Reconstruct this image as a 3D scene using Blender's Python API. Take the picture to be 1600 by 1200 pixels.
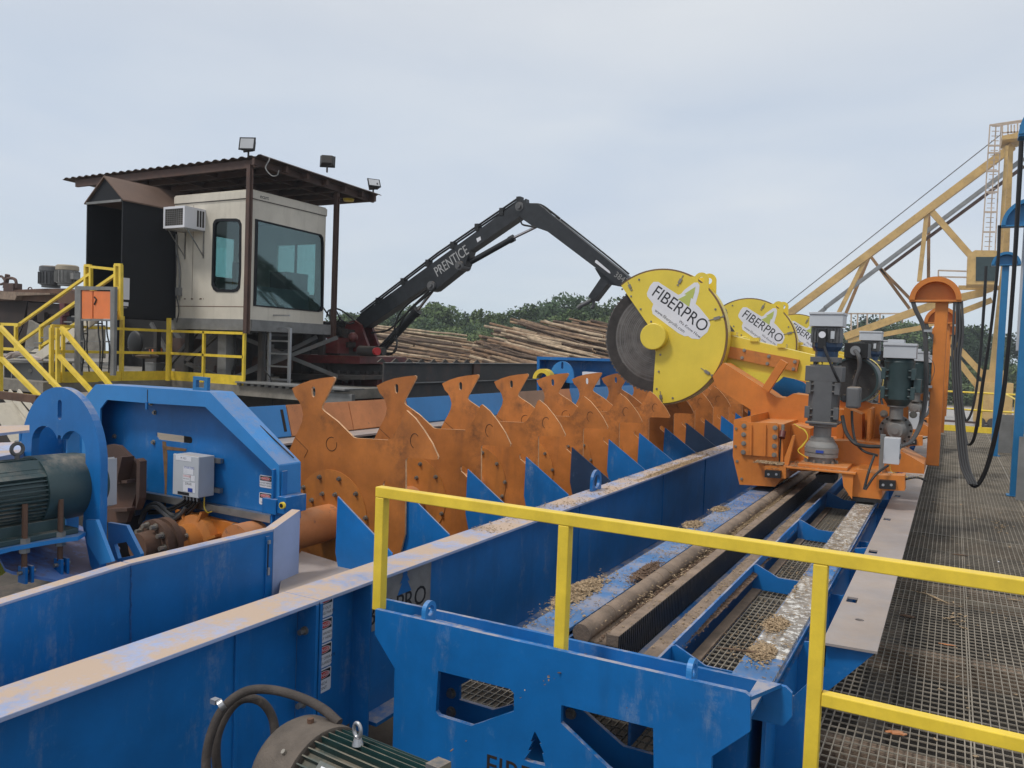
import bpy, math, random
from mathutils import Vector, Matrix
from mathutils.geometry import tessellate_polygon
R = math.radians
scene = bpy.context.scene
for o in list(bpy.data.objects): bpy.data.objects.remove(o)
col = scene.collection
# ---------------------------------------------------------------- camera
CH = 1.75; FPX = 1250.0
y_ = Vector((690.0, -27.0, FPX)).normalized()
h_ = Vector((1.0, 0.037, 0.0))
up_ = y_.cross(h_).normalized()
if up_.y > 0: up_ = -up_
x_ = y_.cross(up_)
if x_.x < 0: x_ = -x_
RW = Matrix((x_, y_, up_))                       # image frame (right, down, forward) -> world
CAM = Vector((0, 0, CH))
cam_d = bpy.data.cameras.new('camera'); cam = bpy.data.objects.new('camera', cam_d); col.objects.link(cam)
cam_d.sensor_width = 36; cam_d.lens = FPX / 1600 * 36; cam_d.clip_end = 3000; cam_d.clip_start = 0.05
cr = RW @ Vector((1, 0, 0)); cu = RW @ Vector((0, -1, 0)); cb = RW @ Vector((0, 0, -1))
cam.matrix_world = Matrix(((cr.x, cu.x, cb.x, 0), (cr.y, cu.y, cb.y, 0), (cr.z, cu.z, cb.z, CH), (0, 0, 0, 1)))
scene.camera = cam
def at(px, py, X=None, Y=None, Z=None, D=None):
    "the measured position of a photo point on the plane X=, Y=, Z= or at distance D="
    d = RW @ Vector((px - 800, py - 600, FPX))
    if X is not None: t = X / d.x
    elif Y is not None: t = Y / d.y
    elif Z is not None: t = (Z - CH) / d.z
    else: t = D / FPX
    return CAM + d * t
# ---------------------------------------------------------------- sky, sun, exposure
SUN_EL, SUN_AZ = R(56), R(212)                   # azimuth clockwise from +Y: behind and left of the camera
w = bpy.data.worlds.new('World'); scene.world = w; w.use_nodes = True
nt = w.node_tree; nt.nodes.clear(); N = nt.nodes.new; L = nt.links.new
out = N('ShaderNodeOutputWorld'); bg = N('ShaderNodeBackground'); L(bg.outputs[0], out.inputs[0])
sky = N('ShaderNodeTexSky'); sky.sky_type = 'NISHITA'; sky.sun_disc = False
sky.sun_elevation = SUN_EL; sky.sun_rotation = SUN_AZ; sky.air_density = 1.0; sky.dust_density = 2.0
tc = N('ShaderNodeTexCoord'); mp = N('ShaderNodeMapping'); mp.inputs['Scale'].default_value = (1.0, 1.0, 4.2)
L(tc.outputs['Generated'], mp.inputs[0])
n1 = N('ShaderNodeTexNoise'); n1.inputs['Scale'].default_value = 1.7; n1.inputs['Detail'].default_value = 5; n1.inputs['Roughness'].default_value = .5
n1.inputs['Distortion'].default_value = .35
L(mp.outputs[0], n1.inputs['Vector'])
sx = N('ShaderNodeSeparateXYZ'); L(tc.outputs['Generated'], sx.inputs[0])
el = N('ShaderNodeValToRGB')                      # overcast brightness by height above the horizon
e = el.color_ramp.elements; SK = 10.9
def rgb(r, g, b, k=1.0): return (r * k, g * k, b * k, 1)
e[0].position = 0.0; e[0].color = (.50, .60, .68, 1)
e[1].position = 1.0; e[1].color = (.72, .73, .73, 1)
for p, c in [(.06, (.46, .555, .65, 1)), (.16, (.43, .515, .645, 1)), (.26, (.47, .54, .64, 1)), (.38, (.53, .57, .63, 1)), (.52, (.58, .605, .64, 1))]:
    q = e.new(p); q.color = c
L(sx.outputs[2], el.inputs[0])
cl = N('ShaderNodeValToRGB'); c_ = cl.color_ramp.elements
c_[0].position = .33; c_[0].color = (0, 0, 0, 1); c_[1].position = .72; c_[1].color = (1, 1, 1, 1)
L(n1.outputs[0], cl.inputs[0])
cm = N('ShaderNodeMixRGB'); cm.inputs[2].default_value = (.69, .71, .72, 1)
mf = N('ShaderNodeMath'); mf.operation = 'MULTIPLY'; mf.inputs[1].default_value = .62
L(cl.outputs[0], mf.inputs[0]); L(mf.outputs[0], cm.inputs[0]); L(el.outputs[0], cm.inputs[1])
ml = N('ShaderNodeMixRGB'); ml.blend_type = 'MULTIPLY'; ml.inputs[0].default_value = 1; ml.inputs[2].default_value = (SK, SK, SK, 1)
L(cm.outputs[0], ml.inputs[1])
fin = N('ShaderNodeMixRGB'); fin.inputs[0].default_value = .93
L(sky.outputs[0], fin.inputs[1]); L(ml.outputs[0], fin.inputs[2]); L(fin.outputs[0], bg.inputs[0])
bg.inputs[1].default_value = .1
sd = bpy.data.lights.new('sun', 'SUN'); so = bpy.data.objects.new('sun', sd); col.objects.link(so)
sd.energy = 1.7; sd.angle = R(10); sd.color = (1.0, .965, .91)
sv = Vector((math.cos(SUN_EL) * math.sin(SUN_AZ), math.cos(SUN_EL) * math.cos(SUN_AZ), math.sin(SUN_EL)))
so.rotation_euler = sv.to_track_quat('Z', 'Y').to_euler(); so.location = (0, 0, 30)
scene.view_settings.view_transform = 'Standard'; scene.view_settings.look = 'None'
scene.view_settings.exposure = 0.2; scene.view_settings.gamma = 1
scene.render.engine = 'CYCLES'
rnd = random.Random(7)
# ---------------------------------------------------------------- materials
MATS = {}
def mat(name, rgbv, rough=.5, metal=0.0, dust=0.0, dustc=(.42, .30, .20), grime=.25, gscale=2.0, chip=0.0, chipc=(.30, .45, .75), bump=0.0, bscale=60, spec=.5, streak=0.0, streakc=(.10, .07, .05), rust=0.0, cscale=9, cth=.60, pale=0.0, palec=(.30, .36, .42), soot=(), rnd_obj=0.0, dth=.55):
    if name in MATS: return MATS[name]
    m = bpy.data.materials.new(name); m.use_nodes = True; t = m.node_tree; N = t.nodes.new; L = t.links.new
    b = t.nodes['Principled BSDF']; MATS[name] = m
    b.inputs['Roughness'].default_value = rough; b.inputs['Metallic'].default_value = metal
    b.inputs['Specular IOR Level'].default_value = spec
    tc = N('ShaderNodeTexCoord')
    def noise(s, det=4, rg=.6, scl=None):
        n = N('ShaderNodeTexNoise'); n.inputs['Scale'].default_value = s; n.inputs['Detail'].default_value = det; n.inputs['Roughness'].default_value = rg
        if scl:
            mp = N('ShaderNodeMapping'); mp.inputs['Scale'].default_value = scl; L(tc.outputs['Object'], mp.inputs[0]); L(mp.outputs[0], n.inputs['Vector'])
        else: L(tc.outputs['Object'], n.inputs['Vector'])
        return n
    def ramp(src, a, bq):
        r = N('ShaderNodeMapRange'); r.inputs['From Min'].default_value = a; r.inputs['From Max'].default_value = bq; L(src, r.inputs[0]); return r.outputs[0]
    def mix(f, c1, c2, bt='MIX'):
        x = N('ShaderNodeMixRGB'); x.blend_type = bt
        for i, v in ((0, f), (1, c1), (2, c2)):
            if hasattr(v, 'is_linked') or hasattr(v, 'links'): L(v, x.inputs[i])
            elif i == 0: x.inputs[0].default_value = v
            else: x.inputs[i].default_value = (*v[:3], 1)
        return x.outputs[0]
    def mul(a, bq):
        x = N('ShaderNodeMath'); x.operation = 'MULTIPLY'
        for i, v in enumerate((a, bq)):
            if isinstance(v, (int, float)): x.inputs[i].default_value = v
            else: L(v, x.inputs[i])
        return x.outputs[0]
    c = rgbv
    nb = noise(gscale, 6, .65)
    lo = tuple(v * (1 - grime) for v in rgbv); hi = tuple(min(1, v * (1 + grime * .35)) for v in rgbv)
    c = mix(ramp(nb.outputs[0], .32, .66), lo, hi)
    if rust > 0:
        nr = noise(3.1, 8, .72); c = mix(mul(ramp(nr.outputs[0], .5, .68), rust), c, (.16, .065, .028))
    if streak > 0:
        ns = noise(2.2, 5, .7, (3.2, 3.2, .35)); c = mix(mul(ramp(ns.outputs[0], .54, .78), streak), c, streakc)
    if pale > 0:
        np_ = noise(1.9, 7, .75, (2.5, 2.5, .6)); np2 = noise(23, 6, .8); c = mix(mul(mul(ramp(np_.outputs[0], .56, .72), ramp(np2.outputs[0], .40, .62)), pale), c, palec)
    for (sx_, sz_, rx_, rz2) in soot:                 # greasy bark soot ground into fixed spots of the plate
        sp_ = N('ShaderNodeSeparateXYZ'); L(tc.outputs['Object'], sp_.inputs[0]); ds = []
        for k_, c0_, rr_ in ((0, sx_, rx_), (2, sz_, rz2)):
            a1 = N('ShaderNodeMath'); a1.operation = 'SUBTRACT'; L(sp_.outputs[k_], a1.inputs[0]); a1.inputs[1].default_value = c0_
            a2 = N('ShaderNodeMath'); a2.operation = 'DIVIDE'; L(a1.outputs[0], a2.inputs[0]); a2.inputs[1].default_value = rr_
            a3 = N('ShaderNodeMath'); a3.operation = 'POWER'; L(a2.outputs[0], a3.inputs[0]); a3.inputs[1].default_value = 2; ds.append(a3.outputs[0])
        a4 = N('ShaderNodeMath'); a4.operation = 'ADD'; L(ds[0], a4.inputs[0]); L(ds[1], a4.inputs[1])
        nq = noise(14, 8, .75); fz = N('ShaderNodeMapRange'); L(a4.outputs[0], fz.inputs[0]); fz.inputs['From Min'].default_value = 1.0; fz.inputs['From Max'].default_value = 0.0
        c = mix(mul(mul(fz.outputs[0], ramp(nq.outputs[0], .42, .66)), .62), c, (.04, .028, .02))
    if rnd_obj > 0:
        oi = N('ShaderNodeObjectInfo'); v_ = N('ShaderNodeMapRange'); L(oi.outputs['Random'], v_.inputs[0]); v_.inputs['To Min'].default_value = 1 - rnd_obj; v_.inputs['To Max'].default_value = 1 + rnd_obj * .5
        hs = N('ShaderNodeHueSaturation'); L(v_.outputs[0], hs.inputs['Value']); L(c, hs.inputs['Color']) if hasattr(c, 'is_linked') else None; c = hs.outputs['Color']
    if chip > 0:
        nc = noise(cscale, 9, .78); c = mix(mul(ramp(nc.outputs[0], cth, cth + .06), chip), c, chipc)
    rg = None
    if dust > 0:
        g = N('ShaderNodeNewGeometry'); s = N('ShaderNodeSeparateXYZ'); L(g.outputs['Normal'], s.inputs[0])
        upm = ramp(s.outputs[2], .5, .9); nd = noise(2.6, 7, .7); nd2 = noise(40, 3, .6)
        a = N('ShaderNodeMath'); a.operation = 'ADD'; L(nd.outputs[0], a.inputs[0]); L(mul(nd2.outputs[0], .25), a.inputs[1])
        f = mul(mul(upm, ramp(a.outputs[0], dth, dth + .16)), dust)
        c = mix(f, c, dustc)
        r = N('ShaderNodeMapRange'); L(f, r.inputs[0]); r.inputs['To Min'].default_value = rough; r.inputs['To Max'].default_value = .9; rg = r.outputs[0]
    if rg is None:
        r = N('ShaderNodeMapRange'); L(nb.outputs[0], r.inputs[0]); r.inputs['To Min'].default_value = max(.05, rough - .12); r.inputs['To Max'].default_value = min(1, rough + .14); rg = r.outputs[0]
    L(rg, b.inputs['Roughness'])
    L(c, b.inputs['Base Color'])
    if bump > 0:
        n = noise(bscale, 5, .6); bp = N('ShaderNodeBump'); bp.inputs['Strength'].default_value = bump; bp.inputs['Distance'].default_value = .01
        L(n.outputs[0], bp.inputs['Height']); L(bp.outputs[0], b.inputs['Normal'])
    return m
SAW = (.50, .36, .23)
BLUE = mat('blue_paint', (.006, .148, .44), .42, dust=.75, dustc=(.44, .38, .34), grime=.25, chip=.22, chipc=(.12, .28, .50), streak=.22, streakc=(.012, .055, .14), pale=.55)
BLUER = mat('rail_blue_paint', (.04, .18, .44), .35, dust=.55, dustc=(.40, .31, .23), grime=.3, chip=.3, chipc=(.30, .38, .48))
BLUET = mat('worn_sky_sheen_blue', (.33, .40, .60), .36, dust=.95, dth=.50, dustc=(.50, .37, .27), grime=.25, chip=.35, chipc=(.30, .36, .50))  # pale lavender base carries the sky reflection; dust and chips are wear
BLUEL = mat('light_blue_paint', (.03, .22, .55), .4, dust=.35, grime=.15, chip=.1, chipc=(.2, .35, .6))
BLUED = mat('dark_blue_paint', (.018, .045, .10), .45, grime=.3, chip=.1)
BLUEP = mat('post_blue_paint', (.015, .16, .36), .4, grime=.2, chip=.15, chipc=(.25, .2, .15))
ORG = mat('orange_paint', (.63, .20, .030), .45, dust=.5, dustc=SAW, grime=.25, chip=.12, chipc=(.25, .10, .04), streak=.15)
ORGK = mat('kicker_orange_paint', (.53, .19, .038), .5, grime=.3, gscale=3.0, chip=.3, chipc=(.14, .08, .045), streak=.45, streakc=(.10, .055, .03), rust=.3)
ORGP = mat('scuffed_pale_orange', (.62, .24, .09), .5, dust=.3, grime=.3, chip=.6, chipc=(.12, .09, .08), rust=.2)
TANP = mat('scuffed_tan_steel', (.33, .20, .13), .5, grime=.3, chip=.5, chipc=(.45, .38, .32))
YEL = mat('yellow_paint', (.84, .60, .05), .42, grime=.2, gscale=5, chip=.5, chipc=(.22, .16, .05), dust=.2, dustc=(.5, .38, .2), streak=.2, streakc=(.35, .25, .06), cth=.64)
YELG = mat('saw_guard_yellow', (.76, .58, .06), .38, grime=.1, chip=.12, chipc=(.45, .33, .08), streak=.1, streakc=(.4, .28, .08))
GRY = mat('machine_grey', (.115, .115, .118), .5, dust=.6, dustc=SAW, grime=.3)
GRYL = mat('light_grey_casting', (.25, .245, .235), .6, dust=.6, dustc=SAW, grime=.35)
BOXG = mat('enclosure_grey', (.50, .52, .55), .4, dust=.5, grime=.12)
GRN = mat('motor_green', (.040, .075, .080), .45, dust=.7, dustc=(.32, .27, .22), grime=.35, chip=.15, chipc=(.15, .2, .2))
DGRN = mat('dark_motor_green', (.012, .045, .045), .4, dust=.35, grime=.4)
STL = mat('bare_steel', (.42, .41, .40), .35, .8, grime=.35, chip=.3, chipc=(.12, .10, .09))
WEAR = mat('worn_wear_strip', (.33, .29, .25), .32, .3, dust=.4, dustc=(.34, .27, .20), grime=.55, gscale=9, chip=1.0, chipc=(.85, .84, .80), cscale=26, cth=.50)
PLATE = mat('grey_brown_deck_plate', (.33, .29, .275), .5, dust=.25, grime=.25, gscale=1.6, chip=.6, chipc=(.26, .40, .62), cscale=3.2, cth=.62)
BOLT = mat('zinc_bolt', (.33, .30, .26), .4, .6, grime=.4)
RUST = mat('rusty_steel', (.13, .07, .045), .8, grime=.45, rust=.6, bump=.3)
RUSTR = mat('brown_primer', (.085, .048, .037), .7, grime=.3, rust=.3)
DUSTM = mat('dust_caked_steel', (.26, .19, .14), .9, grime=.4, gscale=7, bump=.6, bscale=120)
BLK = mat('black_rubber', (.012, .012, .013), .5, grime=.2)
HOSE = mat('dusty_black_hose', (.065, .052, .045), .8, grime=.5, gscale=12, chip=.5, chipc=(.16, .12, .09), bump=.4, bscale=150)
DDUST = mat('dull_dusty_cover', (.13, .105, .085), .85, grime=.5, gscale=6, chip=.4, chipc=(.24, .2, .16), bump=.4, bscale=150)
BRC = mat('dim_grey_brace', (.11, .11, .105), .6, grime=.4, rust=.3)
CABLE = mat('grey_cable', (.07, .07, .072), .55, grime=.2)
BLKP = mat('black_paint', (.012, .013, .016), .6, grime=.2, spec=.25)
BOOM = mat('boom_black_paint', (.018, .020, .024), .45, dust=.3, dustc=(.2, .17, .13), grime=.5, gscale=5, chip=.2, chipc=(.12, .11, .10))
RED = mat('dirty_red_paint', (.11, .015, .015), .5, grime=.5, gscale=4, rust=.3, dust=.3)
GRATE = mat('galvanised_grating', (.32, .28, .225), .6, .3, grime=.4, gscale=3)
DARKS = mat('dark_structural_steel', (.045, .040, .036), .7, grime=.4, rust=.2, dust=.5, dustc=(.2, .16, .12))
CONC = mat('weathered_concrete', (.23, .21, .18), .9, grime=.4, gscale=3, bump=.4)
SHADEF = mat('dark_shade_floor', (.062, .052, .042), .95, grime=.6, gscale=1.6, bump=.5)  # dark colour stands in for the shadow below the trough
CABW = mat('cab_cream_panel', (.62, .57, .48), .5, grime=.14, gscale=1.2, streak=.3, streakc=(.28, .23, .18), chip=.05, chipc=(.2, .15, .1))
ROOFM = mat('brown_corrugated_roof', (.12, .085, .07), .55, .3, grime=.3, rust=.3)
ROOFB = mat('brown_roof_panel', (.15, .095, .07), .7, grime=.2)
TAN = mat('crane_tan_paint', (.55, .36, .13), .5, grime=.25, rust=.35, gscale=.8)
ALU = mat('aluminium', (.45, .45, .46), .35, .7, grime=.2)
GRST = mat('grey_painted_steel', (.20, .20, .195), .6, grime=.3, gscale=3)
WHT = mat('white_sticker', (.72, .72, .76), .4, grime=.06)
INK = mat('black_ink', (.012, .012, .016), .5, grime=0.05)
REDI = mat('red_ink', (.55, .03, .02), .5, grime=0.05)
BLUI = mat('blue_ink', (.02, .06, .35), .5, grime=0.05)
LOGG = mat('logo_green', (.45, .50, .12), .5, grime=0.05)
SIGN = mat('brushed_sign_plate', (.30, .295, .29), .4, .3, grime=.25, gscale=8)
CHIPS = mat('wood_chips', (.46, .33, .20), .95, grime=.6, gscale=90, bump=.8, bscale=220)
BARK = mat('bark_brown', (.16, .10, .065), .95, grime=.5, gscale=20)
LENS = mat('lamp_glass', (.45, .46, .48), .15, grime=.1)
CABIN = mat('cab_interior', (.22, .24, .25), .8)
GROUND = mat('packed_dirt', (.20, .165, .125), .95, grime=.35, gscale=.3, bump=.5, bscale=8)
GRAVEL = mat('pale_gravel', (.42, .40, .38), .95, grime=.55, gscale=14, bump=1.0, bscale=20)
HOLE = mat('cut_edge_dark', (.02, .012, .008), .8, grime=.1)
def glass(name, tint, fac=.14):
    m = bpy.data.materials.new(name); m.use_nodes = True; t = m.node_tree; t.nodes.clear(); N = t.nodes.new
    o = N('ShaderNodeOutputMaterial'); a = N('ShaderNodeBsdfTransparent'); a.inputs[0].default_value = (*tint, 1)
    g = N('ShaderNodeBsdfGlossy'); g.inputs['Roughness'].default_value = .06; g.inputs[0].default_value = (.8, .95, .95, 1)
    mx = N('ShaderNodeMixShader'); f = N('ShaderNodeFresnel'); f.inputs[0].default_value = 1.35
    ad = N('ShaderNodeMath'); ad.inputs[1].default_value = fac; t.links.new(f.outputs[0], ad.inputs[0]); t.links.new(ad.outputs[0], mx.inputs[0])
    t.links.new(a.outputs[0], mx.inputs[1]); t.links.new(g.outputs[0], mx.inputs[2]); t.links.new(mx.outputs[0], o.inputs[0]); return m
GLASS = glass('teal_window_glass', (.66, .80, .79), .09)
# ---------------------------------------------------------------- mesh builder
class MB:
    def __init__(s, m=None, each=False): s.each = each; s.marks = []; s.deep = 0; s.v = []; s.f = []; s.mi = []; s.sm = []; s.mats = [m] if m else []; s.cur = 0
    def use(s, m):
        if m not in s.mats: s.mats.append(m)
        s.cur = s.mats.index(m); return s
    def add(s, vs, fs, smooth=False):
        b = len(s.v); s.v += [Vector(v) for v in vs]
        for f in fs: s.f.append([b + i for i in f]); s.mi.append(s.cur); s.sm.append(smooth)
        return s
    def box(s, x0, x1, y0, y1, z0, z1):
        x0, x1 = sorted((x0, x1)); y0, y1 = sorted((y0, y1)); z0, z1 = sorted((z0, z1))
        return s.add([(x0,y0,z0),(x1,y0,z0),(x1,y1,z0),(x0,y1,z0),(x0,y0,z1),(x1,y0,z1),(x1,y1,z1),(x0,y1,z1)],
                     [(0,3,2,1),(4,5,6,7),(0,1,5,4),(1,2,6,5),(2,3,7,6),(3,0,4,7)])
    def bar(s, p, q, wd, ht=None, up=(0, 0, 1)):
        "rectangular bar from p to q; wd across, ht along up"
        ht = ht or wd; p = Vector(p); q = Vector(q); d = (q - p).normalized(); up = Vector(up)
        if abs(d.dot(up)) > .98: up = Vector((0, 1, 0))
        a = d.cross(up).normalized(); b = a.cross(d).normalized(); vs = []
        for c in (p, q):
            for i, j in ((-1,-1),(1,-1),(1,1),(-1,1)): vs.append(c + a * i * wd / 2 + b * j * ht / 2)
        return s.add(vs, [(3,2,1,0),(4,5,6,7),(0,1,5,4),(1,2,6,5),(2,3,7,6),(3,0,4,7)])
    def cone(s, p, q, r0, r1=None, n=16, smooth=True, caps=True):
        r1 = r0 if r1 is None else r1
        return s.lathe(p, Vector(q) - Vector(p), [(0, r0), (1, r1)], n, smooth, caps)
    def lathe(s, p, d, prof, n=24, smooth=True, caps=True):
        "prof: (t along d, radius); t in units of d"
        p = Vector(p); d = Vector(d); u = d.normalized(); a = u.orthogonal().normalized(); b = u.cross(a)
        base = len(s.v)
        for t, r in prof:
            for k in range(n):
                an = 2 * math.pi * k / n; s.v.append(p + d * t + (a * math.cos(an) + b * math.sin(an)) * r)
        for i in range(len(prof) - 1):
            for k in range(n):
                s.f.append([base + i*n + k, base + i*n + (k+1) % n, base + (i+1)*n + (k+1) % n, base + (i+1)*n + k]); s.mi.append(s.cur); s.sm.append(smooth)
        if caps:
            for i, rev in ((0, True), (len(prof) - 1, False)):
                vs = list(s.v[base + i*n: base + i*n + n]); idx = list(range(n)); s.add(vs, [idx[::-1] if rev else idx])
        return s
    def disc(s, p, d, prof, n=24): return s.lathe(p, d, prof, n, smooth=False)
    def tube(s, pts, r, n=10, caps=True):
        pts = [Vector(p) for p in pts]; base = len(s.v); prev = None
        for i, p in enumerate(pts):
            t = (pts[min(i+1, len(pts)-1)] - pts[max(i-1, 0)]).normalized()
            if prev is None: a = t.orthogonal().normalized()
            else:
                a = prev - t * prev.dot(t); a = a.normalized() if a.length > 1e-6 else t.orthogonal().normalized()
            prev = a; b = t.cross(a); rr = r[i] if isinstance(r, (list, tuple)) else r
            for k in range(n):
                an = 2 * math.pi * k / n; s.v.append(p + (a * math.cos(an) + b * math.sin(an)) * rr)
        for i in range(len(pts) - 1):
            for k in range(n):
                s.f.append([base + i*n + k, base + i*n + (k+1) % n, base + (i+1)*n + (k+1) % n, base + (i+1)*n + k]); s.mi.append(s.cur); s.sm.append(True)
        if caps:
            m = len(pts) - 1
            s.f.append([base + k for k in range(n)][::-1]); s.mi.append(s.cur); s.sm.append(False)
            s.f.append([base + m*n + k for k in range(n)]); s.mi.append(s.cur); s.sm.append(False)
        return s
    def prism(s, poly, ax, a, b, holes=(), smooth=False):
        "polygon with holes in the plane across axis ax ('x': (y,z), 'y': (x,z), 'z': (x,y)), from a to b"
        def V(p, t): return {'x': (t, p[0], p[1]), 'y': (p[0], t, p[1]), 'z': (p[0], p[1], t)}[ax]
        loops = [list(poly)] + [list(h) for h in holes]; flat = [p for l in loops for p in l]; n = len(flat)
        tris = tessellate_polygon([[Vector((p[0], p[1], 0)) for p in l] for l in loops])
        s.add([V(p, a) for p in flat] + [V(p, b) for p in flat], [tuple(t) for t in tris] + [tuple(i + n for i in t)[::-1] for t in tris])
        o = 0
        for l in loops:
            k = len(l); vs = [V(p, a) for p in l] + [V(p, b) for p in l]
            s.add(vs, [(i, (i+1) % k, k + (i+1) % k, k + i) for i in range(k)], smooth); o += k
        return s
    def sphere(s, c, r, n=12, m=8, sc=(1, 1, 1)):
        b = len(s.v); c = Vector(c)
        for i in range(m + 1):
            ph = math.pi * i / m
            for k in range(n):
                th = 2 * math.pi * k / n; s.v.append(c + Vector((math.sin(ph) * math.cos(th) * r * sc[0], math.sin(ph) * math.sin(th) * r * sc[1], math.cos(ph) * r * sc[2])))
        for i in range(m):
            for k in range(n): s.f.append([b + i*n + k, b + (i+1)*n + k, b + (i+1)*n + (k+1) % n, b + i*n + (k+1) % n]); s.mi.append(s.cur); s.sm.append(True)
        return s
    def bolt(s, p, d, r=.018, h=.014):
        p = Vector(p); d = Vector(d).normalized()
        s.lathe(p, d * (h * .35), [(0, r * 1.45), (1, r * 1.45)], 12, False); s.lathe(p + d * h * .35, d * h, [(0, r), (1, r)], 6, False); return s
    def text(s, txt, o, xd, nrm, size, align='LEFT', ext=.001, res=3, sx=1.0):
        c = bpy.data.curves.new('t', 'FONT'); c.body = txt; c.size = size; c.align_x = align; c.resolution_u = res; c.extrude = ext
        ob = bpy.data.objects.new('t', c); me = bpy.data.meshes.new_from_object(ob)
        xd = Vector(xd).normalized(); nrm = Vector(nrm).normalized(); yd = nrm.cross(xd).normalized(); o = Vector(o)
        s.add([o + xd * v.co.x * sx + yd * v.co.y + nrm * v.co.z for v in me.vertices], [tuple(p.vertices) for p in me.polygons])
        bpy.data.objects.remove(ob); bpy.data.curves.remove(c); bpy.data.meshes.remove(me); return s
    def build(s, name, parent=None, bevel=0.0, m=None):
        if s.each and len(s.marks) > 1:             # one object per piece
            last = None; mk = s.marks + [(len(s.v), len(s.f))]
            for (v0, f0), (v1, f1) in zip(mk, mk[1:]):
                q = MB(); q.v = s.v[v0:v1]; q.f = [[i - v0 for i in f] for f in s.f[f0:f1]]; q.sm = s.sm[f0:f1]
                used = sorted(set(s.mi[f0:f1])); q.mats = [s.mats[i] for i in used]; q.mi = [used.index(i) for i in s.mi[f0:f1]]; last = q.build(name, parent, bevel)
            return last
        off = OFF.get(parent.name, Vector((0, 0, 0))) if parent else Vector((0, 0, 0))
        if m: s.mats = [m]
        me = bpy.data.meshes.new(name); me.from_pydata([v - off for v in s.v], [], s.f); me.update()
        for q in s.mats: me.materials.append(q)
        me.polygons.foreach_set('material_index', s.mi if s.mats else [0] * len(s.f)); me.polygons.foreach_set('use_smooth', s.sm)
        o = bpy.data.objects.new(name, me); col.objects.link(o)
        import bmesh
        bm = bmesh.new(); bm.from_mesh(me); bmesh.ops.recalc_face_normals(bm, faces=bm.faces); bm.to_mesh(me); bm.free()
        if any(s.sm): me.set_sharp_from_angle(angle=R(27))
        if parent: o.parent = parent; OFF[o.name] = off
        else: OFF[o.name] = Vector((0, 0, 0))
        if bevel:
            q = o.modifiers.new('bevel', 'BEVEL'); q.width = bevel; q.segments = 2; q.limit_method = 'ANGLE'; q.angle_limit = R(50); q.harden_normals = False
        return o
OFF = {}
def piecewise(fn):
    def g(s, *a, **k):
        if s.deep == 0: s.marks.append((len(s.v), len(s.f)))
        s.deep += 1; r_ = fn(s, *a, **k); s.deep -= 1; return r_
    return g
for k_ in ('add', 'box', 'bar', 'cone', 'lathe', 'tube', 'prism', 'sphere', 'bolt', 'text'): setattr(MB, k_, piecewise(getattr(MB, k_)))
def tag(o, label=None, cat=None, group=None, kind=None):
    if label: o['label'] = label
    if cat: o['category'] = cat
    if group: o['group'] = group
    if kind: o['kind'] = kind
    return o
def thing(name, loc, label, cat, group=None):
    o = bpy.data.objects.new(name, None); o.empty_display_size = .1; col.objects.link(o); o.location = loc; OFF[o.name] = Vector(loc)
    return tag(o, label, cat, group)
def copy_tree(o, parent=None, loc=None):
    c = o.copy(); col.objects.link(c); c.parent = parent
    if loc is not None: c.location = loc
    for k in ('kind',):
        pass
    for ch in list(o.children): copy_tree(ch, c)
    return c
def lerp(a, b, t): return a + (b - a) * t
def arc(cx, cy, r, a0, a1, n, ry=None):
    ry = ry or r; return [(cx + r * math.cos(R(lerp(a0, a1, i / n))), cy + ry * math.sin(R(lerp(a0, a1, i / n)))) for i in range(n + 1)]
def slot(cx, cy, w, h, n=6):   # upright oval
    return arc(cx, cy + h / 2 - w / 2, w / 2, 0, 180, n) + arc(cx, cy - h / 2 + w / 2, w / 2, 180, 360, n)
def pxy(pts, Y, o=(0, 0), s=1.0):     # photo outline measured on an upright plane Y = const -> (x, z)
    r = []
    for a, b in pts:
        p = at(o[0] + a / s, o[1] + b / s, Y=Y); r.append((p.x, p.z))
    return r
def pxx(pts, X, o=(0, 0), s=1.0):     # the same on an upright plane X = const -> (y, z)
    r = []
    for a, b in pts:
        p = at(o[0] + a / s, o[1] + b / s, X=X); r.append((p.y, p.z))
    return r
def smoothpts(pts, n=8):               # Catmull-Rom through pts
    P = [Vector(p) for p in pts]; P = [P[0] * 2 - P[1]] + P + [P[-1] * 2 - P[-2]]; out = []
    for i in range(1, len(P) - 2):
        for k in range(n):
            t = k / n; a, b, c, d = P[i-1], P[i], P[i+1], P[i+2]
            out.append(.5 * ((2 * b) + (c - a) * t + (2*a - 5*b + 4*c - d) * t*t + (3*b - a - 3*c + d) * t**3))
    out.append(P[-2]); return out
def rotx(p, q):                        # unit vector from p to q
    return (Vector(q) - Vector(p)).normalized()
# ================================================================ ground, shade floor, walkway
g = MB(GROUND); g.add([(-210, -60, -3), (210, -60, -3), (210, 218, -3), (-210, 218, -3)], [(0, 1, 2, 3)]); tag(g.build('ground'), kind='structure')
g = MB(GRAVEL); g.add([(-25, 27.5, -2.99), (160, 27.5, -2.99), (160, 108, -2.99), (-10, 108, -2.99)], [(0, 1, 2, 3)]); tag(g.build('gravel_bed'), kind='structure')
g = MB(SHADEF); g.add([(-12, -3, -1.3), (6, -3, -1.3), (6, 24.6, -1.3), (-12, 24.6, -1.3)], [(0, 1, 2, 3)]); tag(g.build('shade_floor'), kind='structure')  # floor added dark so the space underneath reads as shadow
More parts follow.
